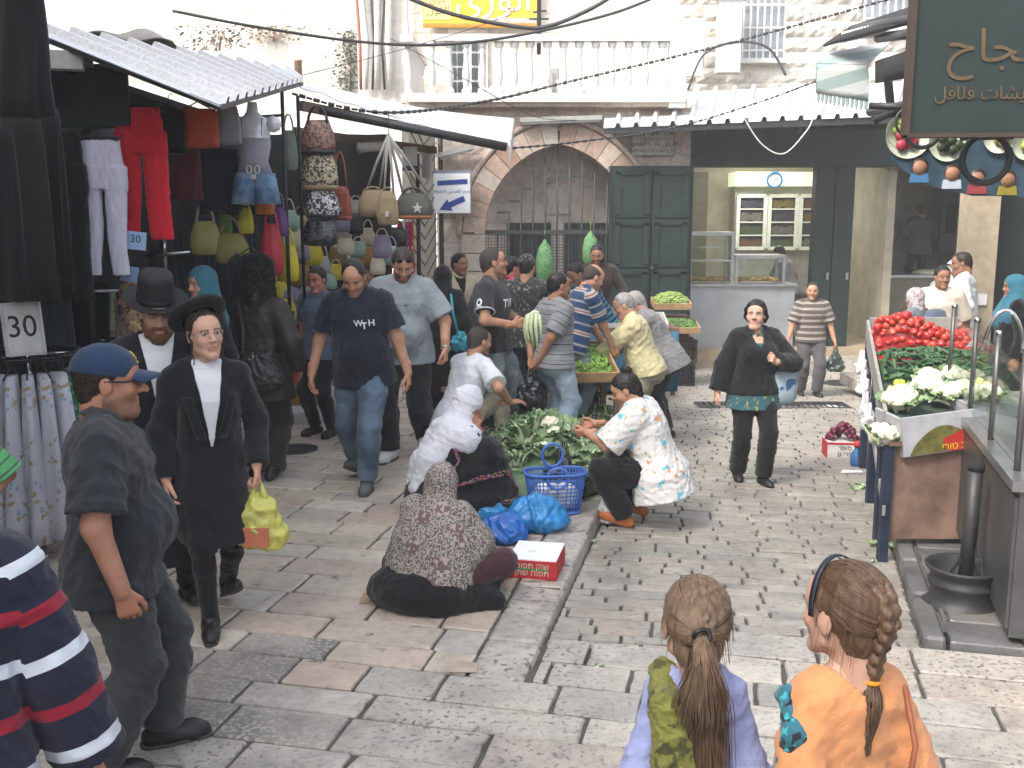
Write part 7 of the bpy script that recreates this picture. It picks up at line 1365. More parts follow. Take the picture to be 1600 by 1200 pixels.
# ================================================================== CENTRE: VEGETABLES ON THE PAVING
M_LEAFG=[plain('leaf_green_%d'%i,c_,.55,var=.35,scale=18,bmp=.35,bscale=50)for i,c_ in enumerate(((.15,.235,.11),(.21,.31,.15),(.11,.18,.09)))];M_STALK=[plain('stalk_%d'%i,c_,.5,var=.2,bmp=.1)for i,c_ in enumerate(((.42,.50,.29),(.50,.57,.38)))];M_CURD=plain('cauliflower_white',(.66,.62,.48),.8,var=.12,scale=40,bmp=.6,bscale=160)
def curd_mesh(seed):
 g=np.random.RandomState(seed);S=Sdf(.012);S.ell((0,0,.03),(.062,.062,.045))
 for i in range(46):
  z=g.uniform(.05,1);a=g.uniform(0,6.28);r=math.sqrt(1-z*z);S.ell((r*math.cos(a)*.062,r*math.sin(a)*.062,.03+z*.046),np.array((.017,.017,.014))*g.uniform(.75,1.25),k=.004)
 V,F=S.mesh(.0062);V=V+vnormals(V,F)*(.0022*folds(V,seed,220.))[:,None];return mesh_np('curd',V,F)
CURDS=[curd_mesh(i)for i in range(3)]
def leaf_mesh(seed,L,wd,droop,trim=.75):
 g=random.Random(seed);b=MB()
 def pt(u,v):
  t=.12+.88*u*trim;x=(v-.5)*2*wd*math.sin(math.pi*min(1,t*.9+.08))**.7;return np.array((x+.012*math.sin(9*u+seed)*abs(v-.5),t*L*.55,.02+L*(.75*t-droop*t*t)+.35*x*x/wd+.012*math.sin(16*u+7*v+seed)))
 b.grid(pt,8,6,.0025);s=MB();s.tube([np.array((0,t*L*.55,L*(.75*t-droop*t*t)+.012))for t in np.linspace(0,trim+.1,7)],[.019*(1-.72*t)for t in np.linspace(0,1,7)],6);return b.mesh('leaf'),s.mesh('stalk')
LEAVES=[leaf_mesh(i,.20+.03*(i%3),.055+.008*(i%2),.25+.1*(i%3),.65+.1*(i%3))for i in range(5)]
def cauliflower(c,seed,label,group,tilt=(0,0,0),sc=1.,leaves=9,name='cauliflower',ls=1.):
 g=random.Random(seed);t=empty(name,c,0,label,'cauliflower',group);t.rotation_euler=tilt;t.scale=(sc,)*3
 link('curd',with_mat(CURDS[seed%3],M_CURD),None,t)
 for i in range(leaves):
  lm,sm=LEAVES[g.randrange(5)];a=i*6.283/leaves+g.uniform(-.25,.25);e=(g.uniform(-.3,.25),0,a);s_=g.uniform(.8,1.15)*ls;p0=(-.04*math.sin(a),.04*math.cos(a),-.02)
  lo=link('leaf',with_mat(lm,M_LEAFG[g.randrange(3)]),None,t,p0,e,(s_,)*3);link('stalk',with_mat(sm,M_STALK[g.randrange(2)]),None,lo)
 return t
g_=random.Random(9);PILE=[]
for i in range(200):
 if len(PILE)>=46:break
 px,py=g_.uniform(752,950),g_.uniform(640,752);
 if py>700 and px>880:continue
 if py>690 and px<800:continue
 c=G(px,py+18);
 if any(np.hypot(*(c-q)[:2])<.135 for q in PILE):continue
 PILE.append(c)
for i,c in enumerate(PILE):
 h_=.10+.27*math.exp(-(((c[0]-.2)/.45)**2+((c[1]-8.2)/.7)**2));cauliflower((c[0],c[1],h_),i,'trimmed cauliflower with cut green leaves in the heap before the crouching woman','cauliflowers heaped on the paving',(g_.uniform(-.7,.5),g_.uniform(-.6,.6),g_.uniform(0,6)),g_.uniform(.9,1.2),9)
S=Sdf(.1);S.ell((.2,8.1,.0),(.6,.85,.26));S.ell((-.05,7.7,0),(.4,.5,.14));S.ell((.6,8.2,0),(.4,.5,.14));S.cut((0,0,.003),(0,0,-1));V,F=S.mesh(.03);V=V+vnormals(V,F)*(.03*folds(V,3,30.))[:,None]
setp(link('leaf_heap',mesh_np('leaf_heap',V,F),M_LEAFG[2],loc=(0,0,0)),'dense heap of trimmed leaves under the cauliflowers','leaf heap',kind='stuff')
b=MB()
for i in range(500):
 px,py=g_.uniform(752,1000),g_.uniform(650,775);c=G(px,py);
 if c[0]>kerbx(c[1])+.02:continue
 z=.03+.24*math.exp(-(((c[0]-.2)/.45)**2+((c[1]-8.2)/.7)**2))+g_.uniform(0,.04);a=g_.uniform(0,6.28);L=g_.uniform(.06,.14);d=np.array((math.cos(a),math.sin(a),g_.uniform(-.2,.5)));q=np.array((-d[1],d[0],.3))*L*.3;c=np.array((c[0],c[1],z));b.add([c-d*L*.5,c+q,c+d*L*.5,c-q*.8+np.array((0,0,.01))],[(0,1,2,3)])
b.build('cut_leaves',M_LEAFG[1],None,'loose cut leaves scattered over the heap','leaves',kind='stuff')
lv,st_=MB(),MB()
for i in range(330):
 px,py=g_.uniform(745,965),g_.uniform(640,775);c=G(px,py)
 if c[0]>kerbx(c[1])-.02:continue
 z=.12+.22*math.exp(-(((c[0]-.2)/.45)**2+((c[1]-8.2)/.7)**2));k=g_.randrange(5);M=Matrix.LocRotScale(Vector((c[0],c[1],z)),Matrix(rz_(g_.uniform(0,360))@rx_(g_.uniform(-75,-5))@ry_(g_.uniform(-40,40))).to_quaternion(),Vector((g_.uniform(.7,1.),)*3))
 for me,b in((LEAVES[k][0],lv),(LEAVES[k][1],st_)):b.add([M@q.co for q in me.vertices],[tuple(p_.vertices)for p_ in me.polygons],True)
lv.build('trimmed_leaves',M_LEAFG[0],None,'trimmed cauliflower leaves spread over the whole heap','leaves',kind='stuff');st_.build('trimmed_stalks',M_STALK[0],None,'pale trimmed stalks spread over the whole heap','stalks',kind='stuff')
hp_=np.array(shout.root.matrix_basis@Vector(tuple((shout.wr[1]*.5+shout.wr[-1]*.5+np.array((.02,.16,-.02)))*shout.sc)))if 'shout' in globals()else P(805,500,9.0)
def carton(c,w_,d_,h_,rz,label,m,txt=None,art=None,lm=None,open_=True):
 t=empty('produce_carton',c,rz,label,'carton','printed produce cartons in the heap');f=MB();f.box((0,0,.006),(w_,d_,.012));f.build('bottom',m,t)
 for(cc,dd)in(((0,-d_/2,h_/2),(w_,.008,h_)),((0,d_/2,h_/2),(w_,.008,h_)),((w_/2,0,h_/2),(.008,d_,h_)),((-w_/2,0,h_/2),(.008,d_,h_))):f=MB();f.box(cc,dd);f.build('side',m,t)
 if art:
  for i in range(6):f=MB();f.lathe([(0,0),(.03+.008*(i%3),0),(.03+.008*(i%3),.003)],(-w_*.38+i*w_*.15,-d_/2-.0045,h_*.5+.015*math.sin(i*2)),12,M=rx_(90),cap=False);f.build('printed_vegetable',art[i%len(art)],t)
 if txt:lettering(heb(txt),lm or M_WL,t,(0,-d_/2-.006,h_*.5),h_*.5,ext=.001)
 return t
M_CTN=plain('green_carton',(.035,.06,.045),.7);M_CTW=plain('pale_carton',(.5,.5,.46),.7);ART=[plain('print_green',(.16,.22,.07),.7,bmp=0),plain('print_purple',(.12,.05,.09),.7,bmp=0),plain('print_olive',(.2,.2,.08),.7,bmp=0)]
q=G(828,722);carton((q[0],q[1],.08),.44,.3,.14,.15,'pale produce carton printed with vegetables, left in the heap',M_CTW,None,ART);q=G(838,762);carton((q[0],q[1]+.1,.03),.22,.3,.18,.5,'dark green produce carton with white lettering beside the black bag',M_CTN,'תנו');q=G(868,700);carton((q[0]+.02,q[1],.16),.3,.2,.14,.6,'dark green produce carton behind the pale one',M_CTN)
def film(name,c,rough=.25,trans=.0,alpha=1.):return plain(name,c,rough,var=.3,scale=7,bmp=.5,bscale=26,trans=trans,dist=.01,alpha=alpha,spec=.5)
BBAG=film('black_film',(.013,.014,.016),.22);BLBAG=film('blue_film',(.02,.22,.52),.3,.15);BLBAG2=film('deep_blue_film',(.015,.12,.45),.3,.15);YBAG=film('yellow_film',(.72,.70,.16),.3,.35)
def plastic_bag(c,rx_2,ry_2,h_,m,label,seed,neck=0.,hand=None,name='plastic_bag',group=None,wr=.03,wf=26.,res=.012):
 S=Sdf(.06);S.ell((0,0,h_*.42),(rx_2,ry_2,h_*.45));S.ell((rx_2*.2,0,h_*.25),(rx_2*.95,ry_2*.95,h_*.27))
 if neck:S.cap((0,0,h_*.7),(0,0,h_*.7+neck),rx_2*.5,rx_2*.16)
 S.cut((0,0,0.004),(0,0,-1));V,F=S.mesh(res);V=V+vnormals(V,F)*(wr*folds(V,seed,wf)-.004)[:,None];V[:,2]=np.maximum(V[:,2],0.002)
 t=empty(name,c,0,label,'plastic bag',group);link('sack',mesh_np('sack',V,F),m,t)
 if hand:
  for q in(-1,1):f=MB();f.tube([(q*rx_2*.3,0,h_*.72),(q*rx_2*.22,0,h_*.72+neck*.6+.02),np.array(hand)+np.array((q*.012,0,0))],[.03,.018,.009],6);f.build('handle',m,t)
 return t
q=G(880,778);plastic_bag((q[0],q[1],.0),.17,.15,.30,BBAG,'black plastic bag with knotted top beside the blue basket',1,.10,(0,0,.44));q=G(822,668);plastic_bag((q[0]-.1,q[1]+.1,.08),.3,.14,.24,BBAG,'black plastic bag lying at the back of the heap',2)
q=G(838,832);plastic_bag((q[0],q[1]+.06,0),.20,.16,.27,BLBAG,'bright blue plastic bag between basket and white topped box',3,.03);q=G(785,848);plastic_bag((q[0],q[1]+.05,0),.15,.14,.2,BLBAG2,'crumpled deep blue plastic bag by the flowered shawl',4);q=G(758,818);plastic_bag((q[0],q[1]+.15,0),.14,.1,.14,BLBAG,'flattened blue plastic bag behind the crumpled deep blue one',5)
q=G(868,808);bk=empty('basket',(q[0]+.0,q[1]+.13,0),.12,'blue plastic lattice shopping basket with round handles','basket');M_BASK=plain('basket_blue',(.05,.13,.42),.38,var=.06,bmp=0);hb,w0,w1,d0,d1=.30,.17,.215,.10,.13
def bpt(a,z,off=0):s_=z/hb;W_,D_=w0+(w1-w0)*s_,d0+(d1-d0)*s_;c_,q_=math.cos(a),math.sin(a);e=.55;return np.array((math.copysign(abs(c_)**e,c_)*(W_+off),math.copysign(abs(q_)**e,q_)*(D_+off),z))
f=MB()
for i in range(44):a=i*2*math.pi/44;f.tube([bpt(a,z)for z in(0.01,.1,.2,.29)],.0042,4)
for k in range(1,11):f.tube([bpt(a,k*.028)for a in np.linspace(0,2*math.pi,41)[:-1]],.0042,4,closed=True)
f.build('lattice',M_BASK,bk,kind='stuff');f=MB();f.tube([bpt(a,.295,.004)for a in np.linspace(0,2*math.pi,41)[:-1]],.011,6,closed=True);f.build('rim',M_BASK,bk);f=MB();f.add([bpt(a,.006)for a in np.linspace(0,2*math.pi,25)[:-1]],[tuple(range(24))]);f.tube([bpt(a,.012)for a in np.linspace(0,2*math.pi,41)[:-1]],.012,6,closed=True);f.build('base',M_BASK,bk)
for s_,lift in((1,.14),(-1,.05)):
 f=MB();f.tube([np.array((.075*math.cos(a),s_*(d1-.01),.30+.01+lift*.55*1+lift*.6*math.sin(a)-.0))if s_>0 else np.array((.075*math.cos(a),-d1+.005,.275+.075*math.sin(a)))for a in np.linspace(0,2*math.pi,20)[:-1]],.012,6,closed=True)
 f.build('handle',M_BASK,bk)
S=Sdf(.05);S.ell((-.05,0,.12),(.11,.08,.1));S.ell((.08,.0,.12),(.09,.08,.09));V,F=S.mesh(.012);V=V+vnormals(V,F)*(.02*folds(V,8,34.))[:,None];setp(link('white_bag',mesh_np('white_bag',V,F),film('white_film',(.62,.62,.62),.4),None,(q[0],q[1]+.13,0)),'white plastic bag inside the blue basket','plastic bag')
q=G(840,905);M_RED=plain('red_carton',(.42,.018,.028),.6,var=.1);bx=empty('fruit_box',(q[0],q[1]+.17,0),-.20,'red printed carton with a white lid on the paving by the kerb','carton');f=MB();f.box((0,0,.055),(.29,.34,.11));f.build('body',M_RED,bx);f=MB();f.box((0,0,.113),(.285,.335,.008));f.build('lid',plain('white_lid',(.74,.75,.76),.6,var=.04,bmp=.1),bx)
for k_,tx in((.078,'שוק תפוח'),(.036,'תפוח שוק')):lettering(heb(tx),plain('cream_ink',(.5,.42,.3),.7,bmp=0),bx,(0,-.172,k_),.05,ext=.001)
f=MB();f.box((0,-.171,.058),(.2,.003,.012));f.build('printed_stripe',plain('green_ink',(.05,.2,.06),.7,bmp=0),bx)
lettering('آ ي'.replace('آ',arabic('بي')).replace('ي',''),plain('pale_green_ink',(.35,.5,.45),.7,bmp=0),bx,(-.02,0,.118),.05,rot=(0,0,0),ext=.0006)
def litter(px,py,shape,m,label,road=False,name='litter',cat='litter',rz=0.,z=.006,rot=None):
 c=G(px,py,road);z0=(roadz(c[0],c[1])if road else 0);f=MB();n=len(shape);th=.003
 f.add([(x,y,.004*math.sin(i*2.1)+th)for i,(x,y)in enumerate(shape)]+[(x,y,.004*math.sin(i*2.1))for i,(x,y)in enumerate(shape)],[tuple(range(n)),tuple(range(2*n-1,n-1,-1))]+[(i,i+n,(i+1)%n+n,(i+1)%n)for i in range(n)]);return f.build(name,m,None,label,cat,loc=(c[0],c[1],z0+z),rot=(0,0,rz))
M_KRAFT=plain('kraft',(.36,.26,.18),.85);M_PAPER=plain('paper_white',(.66,.67,.7),.7,bmp=0)
litter(620,938,[(-.2,-.06),(.12,-.1),(.3,-.06),(.3,.06),(.0,.05),(-.2,.1)],M_KRAFT,'flattened brown cardboard under the flowered shawl woman',name='cardboard',cat='cardboard')
litter(1328,738,[(-.1,-.05),(.1,-.04),(.12,.05),(-.05,.06)],M_PAPER,'sheet of white paper on the road by the plum box',True,'paper');litter(1300,635,[(-.09,-.06),(.1,-.08),(.08,.06),(-.08,.08)],M_PAPER,'scrap of white paper on the drain grate',True,'paper');litter(1365,1000,[(-.03,-.02),(.03,-.01),(.02,.03),(-.03,.02)],M_PAPER,'white scrap in the gutter beside the braided girl',True,'paper');litter(1375,915,[(-.03,-.02),(.04,-.01),(.02,.03),(-.03,.02)],M_PAPER,'white scrap in the gutter above the braid',True,'paper');litter(725,1045,[(-.08,-.05),(.06,-.06),(.07,.05),(-.02,.07),(-.08,.04)],plain('kraft_pale',(.40,.32,.25),.85),'faint square of brown paper stuck to the paving',name='paper')
def leaf_litter(px,py,label,road=True,n=3,sc=1.):
 c=G(px,py,road);z0=roadz(c[0],c[1])if road else .0;t=empty('fallen_leaf',(c[0],c[1],z0+.012),rnd.uniform(0,6),label,'leaf')
 for i in range(n):lm,sm=LEAVES[i%5];lo=link('leaf',with_mat(lm,M_LEAFG[1]),None,t,(0,0,0),(-.9,0,i*2.2),(.7*sc,)*3);link('stalk',with_mat(sm,M_STALK[1]),None,lo)
leaf_litter(1380,852,'trimmed green leaves lying by the stand leg');leaf_litter(1350,762,'pale leaf and stalk on the road left of the stand');leaf_litter(1362,880,'small green leaf in the gutter',n=1,sc=.5);leaf_litter(930,846,'small green leaf by the kerb near the orange sandals',n=1,sc=.6);leaf_litter(930,1043,'small green leaf on the road in front of the ponytail girl',n=1,sc=.6)
def tray(px,py,Y,w_,d_,tilt,m,label,rz=0.,name='wooden_tray',hgt=.09,legs=None):
 c=P(px,py,Y);t=empty(name,c,rz,label,'tray','trays of green vegetables');t.rotation_euler=(tilt,0,rz);f=MB();f.box((0,0,0),(w_,d_,.02));f.build('bottom',m,t)
 for(cc,dd)in(((0,-d_/2,hgt/2),(w_+.04,.02,hgt)),((0,d_/2,hgt/2),(w_+.04,.02,hgt)),((w_/2+.01,0,hgt/2),(.02,d_,hgt)),((-w_/2-.01,0,hgt/2),(.02,d_,hgt))):f=MB();f.box(cc,dd);f.build('side_board',m,t)
 return t
def heap(t,w_,d_,hmax,n,m,kind,label,seed,size=(.07,.012)):
 g=random.Random(seed);b=MB()
 for i in range(n):
  x,y=g.uniform(-w_/2,w_/2)*.95,g.uniform(-d_/2,d_/2)*.95;e=max(0,(1-(2*x/w_)**2)*(1-(2*y/d_)**2));z=.04+hmax*e**.6+g.uniform(-.02,.012);a=g.uniform(0,6.28)
  if kind=='pod':d=np.array((math.cos(a),math.sin(a),g.uniform(-.3,.3)))*size[0]/2;c=np.array((x,y,z));b.tube([c-d,c+np.array((0,0,.008)),c+d],[size[1]*.5,size[1],size[1]*.4],5)
  else:b.lathe([(0,-size[1]),(size[1]*.8,-size[1]*.5),(size[1],0),(size[1]*.7,size[1]*.6),(0,size[1])],(x,y,z),6,cap=False)
 o=b.build('vegetables',m,None,label,'vegetables',kind='stuff');o.location=t.location;o.rotation_euler=t.rotation_euler
 b=MB();b.grid(lambda u,v:((u-.5)*w_,(v-.5)*d_,.02+hmax*max(0,(1-(2*u-1)**2)*(1-(2*v-1)**2))**.6-.012),12,12,.004);b.build('vegetable_bed',m,o)
G1=plain('pea_green',(.20,.34,.06),.5,var=.3);G2=plain('okra_green',(.26,.36,.10),.6,var=.3);G3=plain('bean_green',(.10,.2,.05),.5,var=.3);G4=plain('pale_bean',(.30,.37,.13),.6,var=.3)
t=tray(912,570,9.75,.50,.75,.28,M_WOOD,'wooden tray of green peas tilted towards the buyers',.12);heap(t,.48,.72,.06,420,G1,'pea','round green peppers heaped in the tilted wooden tray',1,(.05,.017))
tb=empty('trestle_table',(t.location.x,t.location.y,0),.12,'rough trestle under the tilted tray of green peas','table');f=MB();f.box((0,0,.56),(.6,.7,.04));f.build('top',M_WOODD,tb)
for sx in(-1,1):
 for sy in(-1,1):f=MB();f.box((sx*.26,sy*.3,.27),(.05,.05,.54));f.build('leg',M_WOODD,tb)
t=tray(975,505,12.1,.95,.6,.12,plain('white_tray',(.5,.5,.48),.6),'long white tray of shelled beans behind the old men',-.05,'white_tray',.07);heap(t,.9,.55,.08,900,G4,'pea','small pale green beans heaped in the white tray',2,(.03,.012))
tb=empty('vegetable_table',(t.location.x,t.location.y,0),0,'table with a blue cloth side under the white tray','table');f=MB();f.box((0,0,.77),(1.2,.7,.04));f.build('top',M_WOODD,tb);f=MB();f.grid(lambda u,v:(-.6+1.2*u,-.36+.01*math.sin(u*40),.05+.7*v),30,3,.006);f.build('cloth_front',plain('blue_cloth',(.03,.12,.2),.8),tb)
for sx in(-1,1):
 for sy in(-1,1):f=MB();f.box((sx*.55,sy*.3,.37),(.05,.05,.75));f.build('leg',M_WOODD,tb)
t=tray(875,490,12.4,.45,.4,.1,plain('white_tray',0),'small white tray at the left end of the vegetable table',0,'white_tray',.06);heap(t,.4,.36,.05,260,G4,'pea','pale beans in the small white tray',5,(.03,.012));litter_=0
t=tray(1048,478,15.5,.52,.42,.16,M_WOOD,'upper wooden crate of pale okra beside the green door',0);heap(t,.5,.42,.16,420,G2,'pod','pale green okra piled high in the upper crate',3,(.085,.011))
t=tray(1056,514,15.3,.62,.42,.2,M_WOOD,'lower wooden crate of dark green beans beside the green door',0);heap(t,.6,.42,.10,460,G3,'pod','dark green beans heaped in the lower crate',4,(.09,.011))
M_BCR=plain('black_crate',(.025,.025,.028),.6);zc=-.50
for i,(px,py,Y,lab)in enumerate(((1062,0,15.5,'black lattice crate standing on the road, lowest of two'),(1064,0,15.52,'brown black lattice crate, upper of two under the bean crate'))):
 X_=P(px,550,Y)[0];t=empty('plastic_crate',(X_,Y,zc+i*.36),.03*i,lab,'crate','stacked plastic crates');f=MB()
 for(cc,dd)in(((0,-.19,.02),(.42,.02,.04)),((0,-.19,.33),(.42,.02,.04)),((0,.19,.33),(.42,.02,.04)),((-.2,0,.17),(.02,.38,.34)),((.2,0,.17),(.02,.38,.34)),((0,.19,.17),(.42,.02,.34)),((0,0,.01),(.42,.38,.02))):f.box(cc,dd)
 for k in range(8):f.box((-.17+.0486*k,-.19,.17),(.016,.018,.28))
 for k in range(3):f.box((0,-.192,.09+.08*k),(.4,.014,.014))
 f.build('shell',M_BCR if i==0 else plain('brown_crate',(.06,.045,.035),.7),t)
X_=P(1050,500,15.7)[0];t=empty('stacked_boxes',(X_,15.75,zc),0,'dark boxes stacked behind the okra and bean crates','boxes');f=MB();f.box((0,0,.52),(.5,.36,1.04));f.build('boxes',M_WOODD,t)
q=G(838,640);t=empty('wooden_box',(q[0],q[1]+.2,0),-.05,'upturned old wooden box at the back of the cauliflower heap','box');f=MB();f.box((0,0,.14),(.44,.26,.28));f.build('body',M_WOODD,t);f=MB();f.box((0,0,.295),(.48,.3,.03));f.build('top',plain('worn_top',(.27,.19,.13),.8),t)
q=G(728,660);t=empty('wooden_stool',(q[0]+.0,q[1]-.0,0),.1,'low wooden bench beside the seated man in white','bench');f=MB();f.box((0,0,.36),(.5,.24,.04));f.build('top',plain('worn_top',0),t)
for sx in(-1,1):f=MB();f.box((sx*.2,0,.17),(.04,.22,.34));f.build('leg',M_WOODD,t)
q=at_=G(700,672);f=MB();t=empty('plastic_crate',(-.56,8.72,0),.3,'dark crate the man in the white t-shirt sits on','crate');f.box((0,0,.14),(.36,.3,.28));f.build('shell',M_BCR,t)
q=G(742,645);f=MB();f.rings([(0,0,0,.16,.16),(0,0,.1,.18,.18),(0,0,.25,.17,.17)],20,.004);t=empty('basket',(q[0],q[1]+.4,0),0,'round straw basket of greens behind the seated man','basket');f.build('weave',plain('straw',(.34,.26,.13),.9,var=.4,scale=40),t);f=MB();f.lathe([(0,.3),(.12,.27),(.16,.23)],n=12,cap=False);f.build('greens',G3,t)
for(px,y0,y1,w_,lab)in((851,374,440,28,'tall green net sack of nuts hung left on the arch bars'),(922,361,412,24,'shorter green net sack of nuts hung right on the arch bars')):
 Y=15.8;a,c=P(px,y0,Y),P(px,y1,Y);H_=a[2]-c[2];k=Y/1600;t=empty('net_sack',c,0,lab,'sack','green net sacks');f=MB();f.rings([(0,0,0,w_*k*.3,w_*k*.25),(0,0,H_*.06,w_*k*.47,w_*k*.4),(0,0,H_*.5,w_*k*.5,w_*k*.42),(0,0,H_*.78,w_*k*.38,w_*k*.32),(0,0,H_*.95,w_*k*.1,w_*k*.1),(0,0,H_,w_*k*.06,w_*k*.06)],20,.006,5);f.build('net',printm('net_green',(.02,.2,.09,1),(.22,.32,.12,1),45,.5,.7),t);f=MB();f.tube([(0,0,H_),(0,0,H_+.14)],.01,6);f.build('tie',G3,t)
# ================================================================== RIGHT SIDE: PRODUCE STAND, GLASS COUNTER
av,vv=nrm((1,.06,0)),nrm((.285,.96,0));O3=np.array((2.36,6.25,.70))
def T3(u,v,z=0.):return O3+av*u+vv*v+np.array((0,0,z+.095*v))
stn=empty('produce_stand',(O3[0],O3[1],0),0,'sloping market stand of tomatoes, cucumbers and cauliflowers','stand');o_=np.array(stn.location);Ls,Ws=3.3,.84
def slab_(u0,u1,v0,v1,z,th):
 b=MB();c=[T3(u0,v0,z),T3(u1,v0,z),T3(u1,v1,z),T3(u0,v1,z)];b.add([p-o_ for p in c]+[p-o_-np.array((0,0,th))for p in c],[(0,1,2,3),(7,6,5,4)]+[(i,i+4,(i+1)%4+4,(i+1)%4)for i in range(4)]);return b
slab_(0,Ws,0,Ls,.0,.03).build('shelf',M_WOODD,stn)
M_PLK=plain('grey_plank',(.26,.25,.23),.75,var=.2,bmp=.2);slab_(-.03,-.005,.25,Ls,.12,.2).build('side_plank',M_PLK,stn);slab_(0,Ws,Ls-.03,Ls,.14,.2).build('back_plank',M_PLK,stn)
M_NPOST=plain('navy_paint',(.018,.026,.05),.5,var=.3)
for(u,v)in((0.0,.05),(.0,.55),(.0,1.7),(0.,3.1),(Ws-.05,.1)):q=T3(u,v);b=MB();zb=roadz(q[0],q[1])-.02;b.box((q-o_)*np.array((1,1,0))+np.array((0,0,(zb+q[2])/2-.04)),(.055,.055,q[2]-zb));b.build('leg',M_NPOST,stn)
pn=MB();q0,q1=T3(.04,.02),T3(Ws-.1,.02);pn.box(((q0+q1)/2-o_)*np.array((1,1,0))+np.array((0,.02,.37)),(Ws-.14,.02,.64));pn.build('front_panel',plain('pinkish_plywood',(.20,.125,.095),.85,var=.45,scale=4,bmp=.15),stn)
slab_(-.02,.0,.0,3.,-.42,.06).build('lower_rail',M_PLK,stn)
TOM=MB();TOM.lathe([(0,-.85),(.5,-.75),(.88,-.35),(1,.1),(.9,.5),(.55,.74),(.2,.76),(0,.66)],n=12,cap=False);mT=TOM.mesh('tomato');M_TOM=[plain('tomato_red_%d'%i,c_,.22,var=.12,scale=20,bmp=0,spec=.5)for i,c_ in enumerate(((.40,.025,.018),(.44,.05,.025),(.32,.018,.016)))]
CAL=MB();CAL.add([(r*math.cos(a),r*math.sin(a),.74+(.1 if r>.2 else 0))for i in range(5)for r,a in((.55,i*1.2566),(.14,i*1.2566+.63))],[tuple(range(10))]);mC=CAL.mesh('calyx');g_=random.Random(3);k=0
def tline(u):return 2.05+.25*(1-u/Ws)
for row in range(10):
 for col in range(13):
  u=(col+.5+.5*(row%2))*Ws/13.5;v=2.08+row*.1+g_.uniform(-.03,.03);
  if u>Ws:continue
  hh=.05+.20*math.exp(-((u-.22)/.34)**2)*math.sin(math.pi*min(1,(row+1.2)/8.5))**.7+.07*math.sin(math.pi*(row+1)/10.)
  r=g_.uniform(.028,.044);q=T3(u+g_.uniform(-.018,.018),v,hh+g_.uniform(-.02,.012));o=link('tomato',with_mat(mT,M_TOM[g_.randrange(3)]),None,None,q,(g_.uniform(-.9,.9),g_.uniform(-.9,.9),g_.uniform(0,6)),(r,r,r*.9));setp(o,'ripe red tomato in the heap at the back of the produce stand','tomato','tomatoes heaped on the stand')
  if g_.random()<.4:link('calyx',with_mat(mC,G3),None,o)
  k+=1
b=MB();b.grid(lambda u,v:T3(u*Ws,2.05+v*1.0,-.06+.17*math.exp(-((u*Ws-.22)/.34)**2)*math.sin(math.pi*v)+.05*math.sin(math.pi*v)),14,12,.01);b.build('tomato_bed',M_TOM[2],None,'packed lower layer of the tomato heap','tomato heap',kind='stuff')
CUC=MB();CUC.tube([(-1,0,0),(-.9,0,.02),(-.5,0,.06),(0,0,.08),(.5,0,.06),(.9,0,.02),(1,0,0)],[.06,.16,.19,.2,.19,.15,.05],8);mU=CUC.mesh('cucumber');M_CUC=[plain('cucumber_%d'%i,c_,.38,var=.3,scale=18,bmp=.15)for i,c_ in enumerate(((.03,.085,.03),(.05,.115,.04),(.022,.06,.024)))]
for i in range(210):
 u,v=g_.uniform(.04,Ws-.03),g_.uniform(1.22,2.08);e=math.sin(math.pi*(v-1.1)/1.1);q=T3(u,v,.03+.13*e*(1-.3*abs(u/Ws-.4))+g_.uniform(0,.03));L=g_.uniform(.06,.085)
 setp(link('cucumber',with_mat(mU,M_CUC[g_.randrange(3)]),None,None,q,(g_.uniform(-.4,.4),g_.uniform(-.5,.5),g_.uniform(0,6.28)if i%3 else 1.3),(L,L*.95,L*.95)),'small dark green cucumber in the heap between tomatoes and lemons','cucumber','cucumbers heaped on the stand')
b=MB();b.grid(lambda u,v:T3(u*Ws,1.15+v*1.0,-.04+.12*math.sin(math.pi*v)),10,10,.01);b.build('cucumber_bed',M_CUC[2],None,'packed lower layer of the cucumber heap','cucumber heap',kind='stuff')
LEM=MB();LEM.lathe([(0,-1.15),(.22,-1.0),(.75,-.6),(1,0),(.75,.6),(.22,1.0),(0,1.2)],n=12,cap=False);mL=LEM.mesh('lemon');M_LEM=[plain('lemon_%d'%i,c_,.4,var=.15,bmp=.2,bscale=200)for i,c_ in enumerate(((.52,.50,.06),(.38,.44,.08)))]
for i in range(30):
 u,v=(g_.uniform(.04,.42),g_.uniform(.78,1.16))if i<20 else(g_.uniform(.55,Ws-.04),g_.uniform(.9,1.2));q=T3(u,v,.055+g_.uniform(0,.05));setp(link('lemon',with_mat(mL,M_LEM[i%2]),None,None,q,(g_.uniform(-1,1),g_.uniform(-1,1),g_.uniform(0,6)),(.03,)*3),'yellow green lemon between the cucumbers and the cauliflowers','lemon','lemons on the stand')
for i,(u,v,z,s_,lab)in enumerate(((.10,.46,.13,1.35,'front left white cauliflower above the printed carton'),(.30,.70,.15,1.3,'white cauliflower left of centre on the stand'),(.52,.50,.15,1.4,'large white cauliflower at the centre front of the stand'),(.34,.98,.15,1.05,'white cauliflower at the top of the row'),(.52,1.04,.16,1.0,'small white cauliflower right of the topmost one'),(.72,.62,.12,1.1,'white cauliflower near the glass counter'),(-.05,.10,.0,1.2,'white cauliflower hanging over the left corner of the stand'))):
 cauliflower(T3(u,v,z-.03),i+60,lab,'cauliflowers on the stand',(g_.uniform(.0,.3),g_.uniform(-.3,.3),g_.uniform(0,6)),s_*1.16,6,ls=.6)
slab_(0,Ws,.1,1.2,.06,.07).build('display_cardboard',M_CTN,stn)
